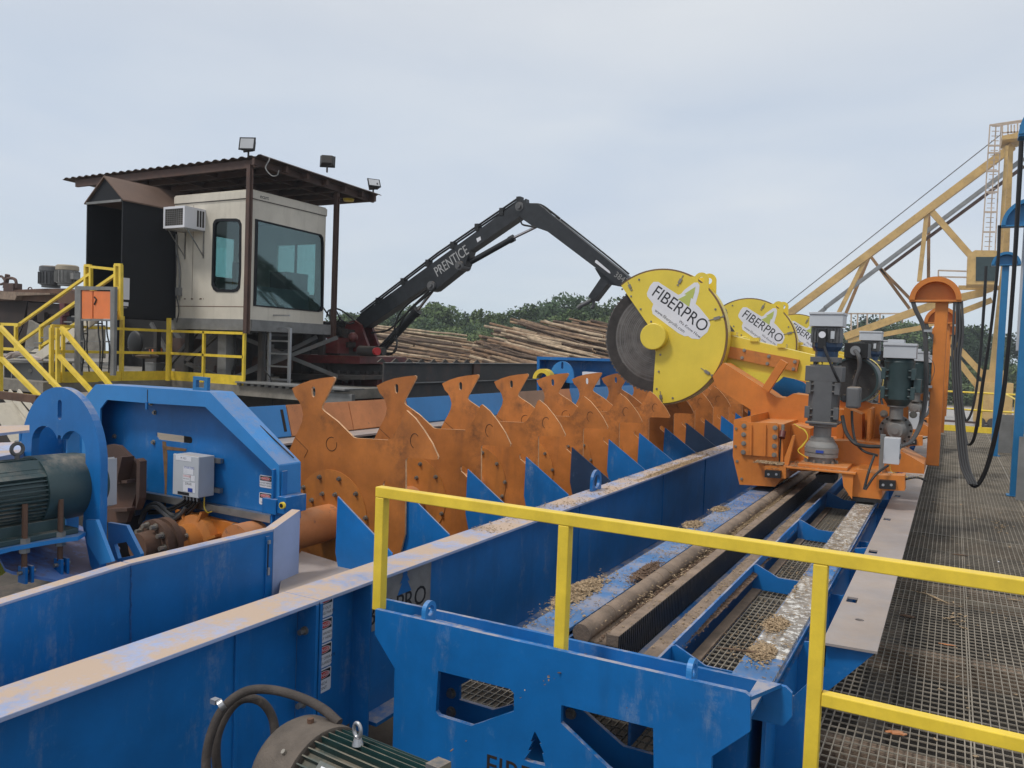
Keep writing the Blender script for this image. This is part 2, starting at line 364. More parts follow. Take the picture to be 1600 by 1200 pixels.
# supports under the walkway
sp = thing('grating_substructure', (0, 2, -1.3), 'dark dusty steel beams carrying the walkway grating from below', 'steel frame')
b = MB(DUSTM, 1)
for y in (2.45, 4.05, 5.6, 7.4, 9.6, 12, 14.6, 17.3, 20.2, 23): b.box(-1.0, 5, y, y + .10, -.20, -.062)
b.build('cross_beam', sp)
b = MB(DARKS, 1)
for x in (-.35, 1.05, 2.6): b.box(x, x + .14, -1, 24.4, -.45, -.21)
b.build('main_beam', sp)
b = MB(CONC, 1)
for (x, y, dx, dy, z) in ((.25, 4.25, .5, .28, -.9), (.9, 3.0, .35, .5, -.8), (-.3, 3.2, .9, .12, -.55), (.2, 5.3, .9, .2, -.7)): b.box(x, x + dx, y, y + dy, -1.3, z)
b.build('footing', sp)
b = MB(DARKS, 1); b.bar((-.2, 3.1, -.25), (.75, 4.1, -1.2), .08); b.bar((.4, 3.5, -.3), (.4, 3.5, -1.3), .1); b.bar((1.4, 4.4, -.3), (2.0, 6.2, -1.2), .08); b.build('brace', sp)
# grating: bearing bars along Y, cross rods along X, in panels with seams
def grating(name, x0, x1, ys, label, seams=(), pit=.038, cp=.066, zz=0.0):
    t = thing(name, (x0, ys[0], -.05), label, 'grating', 'walkway grating sections')
    for y0, y1 in zip(ys, ys[1:]):
        b = MB(GRATE); n = int((x1 - x0) / pit)
        for i in range(n + 1): x = x0 + i * pit; b.box(x - .0024, x + .0024, y0 + .006, y1 - .006, -.013, 0)
        k = int((y1 - y0) / cp)
        for j in range(k): y = y0 + .02 + j * cp; b.box(x0, x1, y - .0024, y + .0024, -.008, -.0010)
        for y in (y0 + .004, y1 - .004): b.box(x0, x1, y - .003, y + .003, -.034, .001)
        for x in seams: b.box(x - .010, x - .004, y0 + .006, y1 - .006, -.034, .0015); b.box(x + .004, x + .010, y0 + .006, y1 - .006, -.034, .0015)
        for v in b.v: v.z += zz
        b.build('grating_panel', t)
    return t
grating('walkway_grating', -.66, 1.0, (-.5, 1.9, 4.4, 6.9, 9.4, 12, 14.6, 17.2, 19.8, 22.4, 24.9), 'rusty brown bar grating floor of the walkway beside the deck plate', seams=(.17, .86))
grating('walkway_grating', 1.01, 3.4, (-.5, 1.9, 4.4, 6.9, 9.4, 12, 14.6, 17.2, 19.8, 22.4, 24.9), 'rusty brown bar grating floor under the blue cable posts at the right edge', seams=(1.8,))
grating('track_grating', -1.054, -.745, (3.3, 5.1, 6.8, 8.5, 11, 15, 19, 23), 'brown bar grating floor lying between the sawdusty rails', pit=.031, cp=.06, zz=.27)
grating('under_grating', -2.3, -.665, (3.35, 5.1, 6.8, 8.6), 'dim bar grating floor beneath the blue track bed')
# bark and splinters on the walkway
def chip(px, py, L_, W_, H_, ang, label, m=CHIPS, z=.003, parts=7, cat='bark piece'):
    c = at(px, py, Z=z); b = MB(m); pts = []
    for i in range(parts):
        t = i / (parts - 1) - .5; pts.append(Vector((c.x + math.cos(ang) * L_ * t + rnd.uniform(-1, 1) * W_ * .25, c.y + math.sin(ang) * L_ * t + rnd.uniform(-1, 1) * W_ * .25, z + H_ * .55)))
    b.tube(pts, [max(.15, math.sin(math.pi * (i + .6) / (parts + .2))) * W_ / 2 * rnd.uniform(.75, 1.15) for i in range(parts)], 7)
    for v in b.v: v.z = z + (v.z - z - H_ * .55) * min(1, H_ / W_) + H_ * .5
    tag(b.build('bark_piece'), label, cat, 'bark pieces on the grating')
chip(1462, 935, .30, .022, .012, R(-50), 'long pale splinter lying on the walkway grating just beyond the top handrail', CHIPS)
chip(1436, 926, .12, .012, .008, R(-20), 'short pale splinter touching the long splinter on the grating', CHIPS)
chip(1418, 965, .12, .035, .02, R(0), 'dark bark lump on the grating beside the deck plate corner', BARK)
chip(1480, 1008, .10, .016, .008, R(5), 'thin pinkish wood sliver in the middle of the grating', ORGP)
chip(1402, 1149, .085, .045, .02, R(10), 'reddish bark lump on the grating just above the lower handrail', ORGP)
chip(1500, 868, .14, .025, .015, R(10), 'dark bark scrap on the grating beyond the top handrail', BARK)
chip(1585, 938, .10, .016, .01, R(0), 'tan splinter by the right edge below the top handrail', CHIPS)
chip(1219, 1166, .045, .014, .008, R(-40), 'tiny pale chip on the grating by the front frame', WHT)
chip(1560, 878, .045, .016, .006, R(80), 'tiny white chip on the grating above the handrail at right', WHT)
# ================================================================ main trough beam
BX = -2.66
tb = thing('trough_beam', (BX, 3, -.25), 'long blue steel I-beam wall of the log trough with a worn dusty top flange', 'steel beam')
def flange(mb, x0, x1, y0, y1, z0, z1): mb.box(x0, x1, y0, y1, z0, z1)
b = MB(BLUET); b.box(-2.765, -2.538, -1.6, 2.822, .532, .55); b.box(-2.765, -2.538, 2.826, 24, .532, .55); b.build('top_flange', tb, .003)
b = MB(BLUE); b.box(BX - .008, BX + .008, -1.6, 2.80, -1.2, .5318); b.box(BX - .008, BX + .008, 2.846, 24, -.22, .5318)
b.box(-2.765, -2.538, 3.28, 24, -.24, -.22); b.build('web', tb, .002)
b = MB(BLUE, 1)
for y in (2.80, 2.828): b.box(BX + .008, -2.535, y, y + .018, -1.2, .531)          # bolted splice plates
b.box(BX + .008, -2.535, 3.20, 3.214, -1.2, .531)
b.box(BX + .008, BX + .02, 2.42, 2.44, -1.2, .531)
for y in (8.25, 9.9): b.box(BX + .008, BX + .016, y, y + .1, -.22, .531)
b.box(BX + .008, BX + .013, 6.06, 8.2, -.215, .528)
b.build('stiffener', tb, .002)
b = MB(BOLT, 1)
for z in (.40, .05): b.bolt((-2.60, 2.80, z), (0, -1, 0), .014, .03)
b.build('splice_bolt', tb)
# lifting lugs on the beam
def lug(parent, c, axis, ro=.055, ri=.03, th=.022, m=BLUE, h=.05):
    b = MB(m); n = 14
    o = arc(0, h, ro, 0, 180, n) + [(-ro, 0), (ro, 0)]; hole = arc(0, h, ri, 0, 360, 16)[:-1]
    if axis == 'x': b.prism([(c[1] + p[0], c[2] + p[1]) for p in o], 'x', c[0] - th/2, c[0] + th/2, [[(c[1] + p[0], c[2] + p[1]) for p in hole]])
    else: b.prism([(c[0] + p[0], c[2] + p[1]) for p in o], 'y', c[1] - th/2, c[1] + th/2, [[(c[0] + p[0], c[2] + p[1]) for p in hole]])
    return b.build('lifting_lug', parent, .002)
lug(tb, (-2.70, 6.5, .55), 'x', .10, .062, .025, BLUE, .08)
# triangular log dividers welded to the beam
TRI = [3.675, 4.27] + [4.19 + .945 * k for k in range(1, 10)] + [4.19 + .945 * k for k in range(10, 18)]
for i, y in enumerate(TRI):
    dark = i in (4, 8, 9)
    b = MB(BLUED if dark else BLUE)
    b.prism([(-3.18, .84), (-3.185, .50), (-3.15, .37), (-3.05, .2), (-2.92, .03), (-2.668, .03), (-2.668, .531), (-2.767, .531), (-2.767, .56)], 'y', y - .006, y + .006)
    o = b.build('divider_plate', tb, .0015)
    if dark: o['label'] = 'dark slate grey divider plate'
# grey maker's sign on the web
def logo_tree(mb, o, xd, nrm, s, poly=((0, 1), (-.17, .68), (-.09, .70), (-.30, .38), (-.16, .42), (-.42, 0), (.42, 0), (.16, .42), (.30, .38), (.09, .70), (.17, .68)), th=.0012):
    xd = Vector(xd).normalized(); nrm = Vector(nrm).normalized(); yd = nrm.cross(xd).normalized(); o = Vector(o); k = len(poly)
    vs = [o + xd * p[0] * s + yd * p[1] * s + nrm * th * j for j in (0, 1) for p in poly]
    tr = tessellate_polygon([[Vector((p[0], p[1], 0)) for p in poly]])
    mb.add(vs, [tuple(t) for t in tr] + [tuple(i + k for i in t) for t in tr] + [(i, (i+1) % k, k + (i+1) % k, k + i) for i in range(k)])
b = MB(SIGN); b.box(BX + .0082, BX + .013, 3.22, 3.90, .22, .525)
b.use(INK).text('FIBERPRO', (BX + .0135, 3.86, .255), (0, 1, 0), (1, 0, 0), .155, 'RIGHT', .0008)
b.use(BLUE); logo_tree(b, (BX + .0135, 3.64, .36), (0, 1, 0), (1, 0, 0), .155); b.use(INK).cone((BX + .013, 3.87, .50), (BX + .0145, 3.87, .50), .008, .008, 8)
b.build('maker_sign', tb)
def danger(mb, o, xd, nrm, w_, h_, l1, l2, z=.0012):
    xd = Vector(xd).normalized(); nrm = Vector(nrm).normalized(); yd = nrm.cross(xd).normalized(); o = Vector(o)
    def rect(x0, y0, x1, y1, d, m, r=.0):
        p = [(x0 + r, y0), (x1 - r, y0), (x1, y0 + r), (x1, y1 - r), (x1 - r, y1), (x0 + r, y1), (x0, y1 - r), (x0, y0 + r)] if r else [(x0, y0), (x1, y0), (x1, y1), (x0, y1)]
        mb.use(m).add([o + xd * a + yd * c + nrm * d for a, c in p], [tuple(range(len(p)))])
    rect(0, 0, w_, h_, .001, WHT, w_ * .06); rect(w_ * .05, h_ * .55, w_ * .95, h_ * .94, .002, INK)
    el = arc(w_ * .5, h_ * .745, w_ * .41, 0, 360, 20, h_ * .15)[:-1]; mb.use(WHT).add([o + xd * a + yd * c + nrm * .0028 for a, c in el], [tuple(range(20))])
    el = arc(w_ * .5, h_ * .745, w_ * .39, 0, 360, 20, h_ * .13)[:-1]; mb.use(REDI).add([o + xd * a + yd * c + nrm * .0034 for a, c in el], [tuple(range(20))])
    mb.use(WHT).text('DANGER', o + xd * w_ * .5 + yd * h_ * .675 + nrm * .0042, xd, nrm, h_ * .21, 'CENTER', 0, 2)
    mb.use(INK).text(l1, o + xd * w_ * .5 + yd * h_ * .32 + nrm * .002, xd, nrm, h_ * .17, 'CENTER', 0, 2)
    mb.text(l2, o + xd * w_ * .5 + yd * h_ * .12 + nrm * .002, xd, nrm, h_ * .17, 'CENTER', 0, 2)
for i, (l1, l2) in enumerate((('KEEP OUT', 'MOVING PARTS'), ('KEEP HANDS', 'AWAY HERE'), ('DO NOT OPERATE', 'NO GUARDS'), ('PINCH', 'POINT'))):
    b = MB(WHT); danger(b, (BX + .009, 2.925, .40 - i * .126), (0, 1, 0), (1, 0, 0), .12, .12, l1, l2); b.build('warning_label', tb)
# ================================================================ front frame
PY1, PY2 = 3.02, 3.27
ff = thing('front_frame', (-1.4, PY1, 0), 'blue end frame of two cut-out steel plates with lifting eyes in front of the rails', 'machine frame')
o1 = pxy([(589, 951), (1165, 1080.5), (1173, 1087), (1173, 1141), (1113, 1180), (1108, 1420), (612, 1330), (619, 1043), (588, 990)], PY1)
h1 = pxy([(687, 1047), (799, 1075), (805, 1082), (805, 1110), (739, 1133), (688, 1117), (683, 1110)], PY1)
h2 = pxy([(879, 1100), (1022, 1136), (1023, 1207), (965, 1209), (950, 1197), (878, 1128)], PY1)
tr = pxy([(837.5, 1141), (831, 1157), (834, 1157), (827, 1171), (831, 1171), (821, 1185), (829, 1189), (854, 1195), (849, 1176), (852, 1176), (845, 1160), (848, 1160)], PY1)
b = MB(BLUE); b.prism(o1, 'y', PY1 - .012, PY1 + .012, [h1, h2, tr])
b.use(HOLE).text('FIBERPRO', at(757, 1209, Y=PY1 - .013), (1, 0, 0), (0, -1, 0), .135, 'LEFT', .0008)
b.build('front_plate', ff, .0025)
o2 = pxy([(586, 932), (1228, 1072), (1238, 1082), (1238, 1118), (1225, 1133), (1172, 1121), (1160, 1300), (640, 1230), (640, 1010), (592, 1000)], PY2)
g1 = pxy([(719, 1070), (738, 1060), (830, 1076), (830, 1092), (772, 1108), (719, 1092)], PY2)
g2 = pxy([(905, 1096), (1050, 1128), (1050, 1190), (1022, 1178), (975, 1165), (910, 1107)], PY2)
b = MB(BLUE); b.prism(o2, 'y', PY2 - .01, PY2 + .01, [g1, g2]); b.build('rear_plate', ff, .002)
b = MB(BLUE); za = at(880, 1015, Y=PY1).z
b.box(-2.30, -.60, PY1 + .0125, PY2 - .0105, za - .11, za - .095)
p = at(1175, 1090, Y=PY1 + .03); b.prism([(p.x - .02, PY1 + .0125), (p.x + .07, PY2 - .011), (p.x - .02, PY2 - .011)], 'z', p.z - .02, p.z - .005)
b.build('web_plate', ff)
b = MB(BOLT, 1)
for q in ((704, 1084), (704, 1113), (891, 1116)): p = at(*q, Y=PY2 - .02); b.bolt((p.x, PY2 - .0101, p.z), (0, -1, 0), .018, .018)
b.build('frame_bolt', ff)
for q in ((669, 967), (1080, 1063)):
    p = at(*q, Y=PY1 + .04); lug(ff, (p.x, PY1 + .045, p.z - .015), 'x', .045, .026, .022, BLUEL, .055)
b = MB(BLUEL); b.box(-.66, -.56, 3.05, 3.22, -.4, .07); b.build('corner_post', ff, .003)
# ================================================================ yellow handrail in the foreground
HY = 3.072
hr = thing('handrail', (-.38, HY, 0), 'yellow square-tube handrail crossing in front of the rails', 'handrail')
pl = at(599, 766, Y=HY)
b = MB(YEL); b.box(pl.x - .03, 1.6, HY - .025, HY + .025, 1.02, 1.07); b.build('top_rail', hr, .004)
p3 = -.382
b = MB(YEL); b.box(p3 + .026, 1.55, HY - .022, HY + .022, .505, .553); b.build('mid_rail', hr, .004)
for x, z0 in ((pl.x - .004, .47), (at(881, 900, Y=HY).x, .44), (p3, 0.002), (1.56, 0.002)):
    b = MB(YEL); b.box(x - .025, x + .025, HY - .0248, HY + .0248, z0, 1.0195); b.build('post', hr, .004)
# ================================================================ rails and track
tk = thing('saw_track', (-1.2, 3.4, 0), 'blue track bed with flat rails, a round guide bar and a toothed rack under sawdust', 'rail track')
Y0T, Y1T = 3.29, 23
b = MB(BLUER); b.box(-1.735, -1.545, Y0T, Y1T, .41, .43); b.build('flat_rail', tk, .003)
b = MB(BLUE); b.box(-1.65, -1.63, Y0T, Y1T, -.05, .4098); b.box(-1.54, -1.525, Y0T, Y1T, .0, .40); b.build('rail_web', tk)
b = MB(DUSTM); b.cone((-1.462, 3.42, .435), (-1.462, Y1T, .435), .045, n=20)
for y in (3.75, 4.5, 4.62, 6.9, 7.6): b.cone((-1.462, y, .435), (-1.462, y + .012, .435), .0475, n=20)
b.build('guide_bar', tk)
b = MB(DUSTM); b.box(-1.50, -1.345, 3.44, Y1T, .33, .405); b.build('bar_block', tk, .004)
b = MB(DUSTM); b.box(-1.344, -1.285, 3.44, Y1T, .40, .452); b.use(mat('greasy_rack_steel', (.035, .032, .030), .45, .4, grime=.5, gscale=30, chip=.6, chipc=(.18, .14, .11)))
b.box(-1.344, -1.305, 3.44, Y1T, .30, .3995)
y = 3.442
while y < 16: b.box(-1.3049, -1.280, y, y + .014, .30, .4515); y += .028
b.build('toothed_rack', tk)
b = MB(BLUE); b.box(-1.279, -1.19, 3.44, Y1T, .285, .295); b.box(-1.20, -1.188, 3.44, Y1T, .2952, .335); b.use(DUSTM).box(-1.186, -1.07, 3.35, Y1T, .36, .372)
b.use(BLUE).box(-1.186, -1.174, 3.35, Y1T, .0, .3598); b.box(-1.0698, -1.058, 3.35, Y1T, .355, .43); b.build('side_channel', tk)
b = MB(BLUE, 1)
for i in range(12):
    y = 3.52 + 1.70 * i; b.prism([(-1.0575, .43), (-1.04, .44), (-.90, .375), (-.76, .375), (-.76, .28), (-1.0575, .28)], 'y', y, y + .012)
    b.prism([(-.585, .33), (-.52, .33), (-.46, .405), (-.445, .405), (-.445, -.02), (-.585, -.02)], 'y', y, y + .012)
b.build('cross_gusset', tk)
b = MB(DUSTM); b.box(-1.056, -1.0, 3.30, Y1T, .272, .284); b.build('dusty_shelf', tk)
b = MB(WEAR); b.box(-.74, -.582, Y0T, Y1T, .418, .436); b.build('wear_strip', tk, .002)
b = MB(BLUER, 1); b.box(-.742, -.58, Y0T, 3.62, .4365, .4385); b.box(-.742, -.58, 5.15, 5.75, .4365, .438); b.build('strip_paint', tk)
b = MB(BLUE); b.box(-.752, -.572, Y0T, Y1T, .401, .4178); b.box(-.67, -.65, Y0T, Y1T, -.04, .4008); b.box(-.60, -.585, Y0T, Y1T, -.04, .33); b.build('strip_beam', tk)
b = MB(PLATE); hs = []
for y in (4.75, 6.08, 7.45, 8.85): hs.append([(-.455, y), (-.40, y), (-.40, y + .11), (-.455, y + .11)])
hs.append(arc(-.355, 4.45, .022, 0, 360, 12)[:-1])
b.prism([(-.475, 3.985), (-.238, 4.005), (-.238, 12.5), (-.475, 12.5)], 'z', .418, .43, hs); b.box(-.475, -.238, 12.503, Y1T, .418, .43); b.build('deck_plate', tk, .001)
b = MB(BLUE, 1)
for y in (4.03, 6.3, 8.7, 11, 14, 17): b.prism([(-.60, .25), (-.475, .415), (-.25, .415), (-.60, .0), ] if 0 else [(-.56, .40), (-.475, .416), (-.245, .416), (-.50, .12), (-.60, .02), (-.64, .12)], 'y', y, y + .014)
b.box(-.472, -.46, 4.03, Y1T, .30, .4175); b.build('plate_bracket', tk)
# sawdust piles
def dustpile(name, px, py, Z, L_, W_, H_, n, label, m=CHIPS, ang=0.0):
    c = at(px, py, Z=Z); b = MB(m); b.use(m)
    nx, ny = 14, 10; base = len(b.v); vs = []
    for i in range(nx + 1):
        for j in range(ny + 1):
            u, v = i / nx * 2 - 1, j / ny * 2 - 1; h = max(0, 1 - (u*u + v*v)) * H_ * rnd.uniform(.6, 1.2)
            vs.append((c.x + v * W_/2 * rnd.uniform(.93, 1.05), c.y + u * L_/2 * rnd.uniform(.93, 1.05), Z + .0015 + h))
    fs = []
    for i in range(nx):
        for j in range(ny):
            u, v = (i + .5) / nx * 2 - 1, (j + .5) / ny * 2 - 1
            if u*u + v*v < 1.0 * rnd.uniform(.7, 1.1): a = i * (ny + 1) + j; fs.append((a, a + 1, a + ny + 2, a + ny + 1))
    b.add(vs, fs)
    for k in range(int(n * 2.4)):
        u, v = rnd.gauss(0, .6), rnd.gauss(0, .5)
        if abs(v) > 1: continue
        h = max(0, 1 - (u*u + v*v)) * H_; s = rnd.uniform(.0015, .007) * rnd.choice((1, 1, 1.6)); a = rnd.uniform(0, 3.14); tl = rnd.uniform(-.4, .4)
        p = Vector((c.x + v * W_/2, c.y + u * L_/2, Z + .003 + h + abs(tl) * s)); d = Vector((math.cos(a), math.sin(a), tl)) * s; e_ = Vector((-math.sin(a), math.cos(a), rnd.uniform(-.3, .3))) * s * .45
        q = Vector((0, 0, .002)); b.add([p - d - e_, p + d - e_, p + d + e_, p - d + e_, p - d - e_ + q, p + d - e_ + q, p + d + e_ + q, p - d + e_ + q], [(0,1,2,3), (4,5,6,7), (0,1,5,4), (1,2,6,5), (2,3,7,6), (3,0,4,7)])
    tag(b.build(name), label, 'sawdust', 'sawdust heaps on the rails', 'stuff')
dustpile('sawdust', 905, 925, .43, .62, .17, .03, 420, 'big pale sawdust heap on the flat blue rail behind the second rail post')
dustpile('sawdust', 1083, 820, .43, .30, .17, .012, 160, 'thin sawdust patch across the middle of the blue rail')
dustpile('sawdust', 1125, 796, .43, .28, .15, .012, 150, 'small sawdust patch far along the blue rail')
dustpile('sawdust', 1190, 1020, .438, .22, .125, .012, 260, 'golden sawdust heap near the end of the wear strip')
dustpile('sawdust', 1213, 975, .438, .24, .12, .006, 200, 'sparse sawdust scatter on the middle of the wear strip')
dustpile('sawdust', 1010, 893, .452, .50, .10, .02, 200, 'dark stringy bark tangle on the guide bar', BARK)
dustpile('sawdust', 1190, 800, .406, 4.2, .05, .012, 700, 'line of wood chips along the rack groove', CHIPS)
dustpile('sawdust', 1060, 905, .406, 2.2, .05, .012, 300, 'bark crumbs along the near rack groove', BARK)
dustpile('sawdust', 1060, 728, .55, 2.6, .10, .006, 260, 'bark crumbs on the worn flange of the trough beam', CHIPS)
dustpile('sawdust', 1150, 925, .372, 2.0, .06, .01, 240, 'brown debris line in the side channel', BARK)
chip(1158, 1018, .22, .012, .01, R(15), 'thin red-brown twig on the sawdusty end of the wear strip', BARK, .448)
# ================================================================ kicker assembly (orange star plates on one shaft)
KY = 4.24; KP = .9565; Z1 = (420, 540)
kt = thing('kicker_assembly', (-4.3, KY, 0), 'row of thirteen orange star-shaped kicker plates bolted along one shaft in the log trough', 'log kicker')
KO = pxy([(145,268),(200,238),(262,216),(330,203),(400,195),(412,200),(412,215),(335,372),(331,392),(345,410),(430,475),(528,573),(545,578),(745,590),(770,575),(790,540),(820,490),(848,415),(860,405),(915,455),(970,530),(1020,610),(1058,695),(1052,712),(1035,714),(960,706),(872,701),(858,707),(854,720),(854,850),(850,1180),(800,1380),(650,1520),(400,1560),(200,1500),(50,1200),(0,1000),(20,850),(60,760),(130,650),(160,580),(190,520),(208,475),(214,430),(205,385),(190,350),(165,320)], KY, Z1, 4)
kc = at(420 + 385/4, 540 + 1065/4, Y=KY); ktop = at(420 + 370/4, 540 + 772/4, Y=KY).z; kr = ktop - kc.z
def pz(a, b): q = at(420 + a/4, 540 + b/4, Y=KY); return (q.x, q.z)
s1 = [pz(a, c) for a, c in [(266,268),(272,256),(281,255),(289,265),(291,285),(291,308),(286,321),(277,323),(269,312),(267,290)]]
s2 = [pz(a, c) for a, c in [(712,862),(722,848),(738,850),(752,868),(768,880),(785,878),(795,895),(780,925),(755,930),(735,905),(718,890)]]
SOOT = [(*[c_[0] + 4.3 if 0 else c_[0] for c_ in (0,)], 0, 0, 0)] if 0 else None
KB = [(323,820),(445,832),(340,925),(275,965),(222,885),(550,925),(420,930),(610,1075),(130,1010),(590,1190),(180,1180)]
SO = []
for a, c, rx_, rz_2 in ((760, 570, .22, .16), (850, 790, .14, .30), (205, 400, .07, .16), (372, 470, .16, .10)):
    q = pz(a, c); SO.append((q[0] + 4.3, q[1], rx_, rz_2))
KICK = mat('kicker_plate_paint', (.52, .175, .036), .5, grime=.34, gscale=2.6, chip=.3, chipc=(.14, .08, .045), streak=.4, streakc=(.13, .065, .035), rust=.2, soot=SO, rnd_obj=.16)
KEDGE = mat('worn_edge_highlight', (.72, .42, .22), .55, grime=.4, gscale=20, chip=.4, chipc=(.2, .12, .08))  # paler than the plate: edge highlight put into the cut-edge colour
for k in range(13):
    Y = KY + k * KP; b = MB(KICK)
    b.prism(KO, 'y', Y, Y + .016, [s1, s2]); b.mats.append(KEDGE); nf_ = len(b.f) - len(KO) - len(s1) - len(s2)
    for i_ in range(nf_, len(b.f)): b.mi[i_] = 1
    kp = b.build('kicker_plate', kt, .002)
    b = MB(ORGK); b.prism(arc(kc.x, kc.z, kr, 0, 360, 48)[:-1], 'y', Y - .006, Y - .0005); b.build('hub_disc', kp)
    if k < 9:
        b = MB(BOLT, 1)
        for a, c in KB: q = pz(a, c); b.bolt((q[0], Y - .0062, q[1]), (0, -1, 0), .0115, .016)
        bo = b.build('hub_bolt', kp); 
        b = MB(HOLE)
        q = pz(392, 615); r = .048; pts = [(q[0] + math.cos(R(a)) * r, Y - .0008, q[1] + math.sin(R(a)) * r) for a in range(70, 400, 22)]; b.tube(pts, .0022, 5)
        q = pz(912, 595); pts = [(q[0] + math.cos(R(a)) * r * .7, Y - .0008, q[1] + math.sin(R(a)) * r) for a in range(40, 280, 24)]; b.tube(pts, .0022, 5)
        pts = [(q[0], Y - .0008, q[1]) for q in (pz(165, 575), pz(245, 655), pz(222, 700))]; b.tube(pts, .0016, 5)
        b.build('cut_marks', kp)
b = MB(ORGP); pr = at(420 + 330/4, 540 + 992/4, Y=KY - .3).z; pcz = kc.z - .04
b.cone((kc.x, 3.40, pcz), (kc.x, KY + 13 * KP, pcz), .125, n=28); b.build('shaft', kt)
# sorting ramp of the trough's far side
rt = thing('trough_ramp', (-5.2, 4, 0), 'sloping far side of the log trough in blue, pale orange and tan steel panels', 'trough side')
xt = -5.2; yt = at(543.7, 627.5, X=xt).y; zt = at(543.7, 627.5, X=xt).z; q = at(552.5, 671, Y=yt)
zt = 1.19; bxp, bzp = q.x, q.z
def rampY(px): return at(px, 625, X=xt).y
for x0, x1, m, lb in ((340, 447, BLUEL, 'blue ramp panel with a slot'), (447, 544, ORGP, 'scuffed orange ramp panel'), (544, 634, ORGP, 'scuffed orange ramp panel'), (634, 800, BLUEL, 'long blue ramp panel'), (800, 851, TANP, 'tan ramp panel'), (851, 889, ORGP, 'orange ramp panel'), (889, 1010, BLUEL, 'blue ramp panel'), (1010, 1200, BLUEL, None)):
    y0, y1 = rampY(x0), rampY(x1)
    b = MB(m); b.prism([(xt, zt), (bxp, bzp), (bxp - .012, bzp - .01), (xt - .015, zt - .008)], 'y', y0 + .006, y1 - .006)
    o = b.build('ramp_panel', rt, .003)
    if lb: o['label'] = lb
b = MB(HOLE); y0 = at(441, 660, X=(xt + bxp) / 2).y; b.prism([(lerp(xt, bxp, .15) + .003, lerp(zt, bzp, .15) + .003), (lerp(xt, bxp, .85) + .003, lerp(zt, bzp, .85) + .003), (lerp(xt, bxp, .85), lerp(zt, bzp, .85)), (lerp(xt, bxp, .15), lerp(zt, bzp, .15))], 'y', y0, y0 + .03); b.build('ramp_slot', rt)
b = MB(PLATE); b.box(bxp + .002, bxp + .28, 3.6, 24, bzp - .03, bzp - .012); b.build('ramp_sill', rt)
b = MB(DARKS); b.box(xt - .1, bxp + .28, 3.4, 24, -1.2, bzp - .05); b.build('ramp_base', rt)
# ================================================================ drive guard (blue octagonal panel)
Z6 = (0, 580)
yb = 3.62; XR = at(470, 722, Y=yb).x; yf = at(436, 727, X=XR).y; yp = yf + .13
dg = thing('drive_guard', (-4.0, yf, 0), 'blue many-sided steel drive guard with danger labels and a slot', 'machine guard')
OUTc = pxy([(410, 760), (410, 150), (478, 66), (740, 82), (1050, 105), (1395, 470), (1395, 760)], yf, Z6, 3.2)
INc = pxy([(500, 755), (500, 190), (535, 143), (740, 160), (1025, 178), (1368, 505), (1368, 755)], yf, Z6, 3.2)
b = MB(BLUEL); b.prism(OUTc[:7] + INc[::-1], 'y', yf, yf + .012)
n = len(OUTc)
for i in range(n - 1):
    a, c = OUTc[i], OUTc[i + 1]; dx, dz = c[0] - a[0], c[1] - a[1]; l = math.hypot(dx, dz); nx, nz = dz / l * .012, -dx / l * .012
    b.prism([a, c, (c[0] + nx, c[1] + nz), (a[0] + nx, a[1] + nz)] if 1 else [], 'y', yf + .0125, yb)
b.build('guard_frame', dg, .006)
PANo = pxy([(410, 1000), (410, 150), (478, 66), (740, 82), (1050, 105), (1395, 470), (1395, 1000)], yf, Z6, 3.2)
PANo = [(x * .999 - .004, z - .015) for x, z in PANo]
sl = pxy([(782, 306), (955, 328), (962, 340), (960, 358), (945, 361), (795, 342), (782, 325)], yp, Z6, 3.2)
b = MB(BLUE); b.prism(PANo, 'y', yp, yp + .008, [sl]); b.build('guard_panel', dg)
b = MB(BLUE); b.prism(pxy([(120, 300), (408, 280), (408, 1100), (120, 1100)], yp, Z6, 3.2), 'y', yp + .01, yp + .02); b.box(at(95, 700, Y=yp).x - .01, at(95, 700, Y=yp).x + .01, yp - .3, yp + .009, .2, at(95, 665, Y=yp).z); b.build('rear_panel', dg)
b = MB(BLUE); c = at(737/3.2, 580 + 160/3.2, Y=yf); b.box(c.x - .008, c.x + .008, yf - .01, yf, c.z - .04, c.z + .01); b.build('seam_tab', dg)
b = MB(HOLE); b.box(c.x - .003, c.x + .003, yf - .0015, yf, c.z + .01, c.z + .09)
d0 = at(1240/3.2, 580 + 205/3.2, Y=yb - .02); d1 = at(1480/3.2, 580 + 435/3.2, Y=yb - .02)
b.bar(d0 + Vector((.0, -.02, .004)), d1 + Vector((0, -.02, .004)), .008, .004); b.build('panel_seam', dg)
b = MB(BOLT, 1)
for q in ((775, 207), (757, 160), (575, 325), (769, 355)): c = at(q[0]/3.2, 580 + q[1]/3.2, Y=yp); b.bolt((c.x, yp - .0005, c.z), (0, -1, 0), .012, .012)
b.build('panel_bolt', dg)
b = MB(BLUEP); o = pxy([(972, 25), (1043, 32), (1040, 101), (970, 93)], yf + .10, Z6, 3.2); h = pxy([(987, 44), (1027, 48), (1025, 85), (985, 80)], yf + .10, Z6, 3.2)
b.prism(o, 'y', yf + .09, yf + .115, [h]); b.build('lifting_ring', dg)
for (px, py), l1, l2 in (((1298, 578), 'DO NOT REMOVE', 'WITHOUT GUARDS'), ((1296, 664), 'KEEP OFF', 'THIS GUARD')):
    o = at(px/3.2, 580 + py/3.2, Y=yp - .001); w_ = at((px + 63)/3.2, 580 + py/3.2, Y=yp).x - o.x
    b = MB(WHT); danger(b, o, (1, 0, 0), (0, -1, 0), w_, w_ * .72, l1, l2); b.build('danger_label', dg)
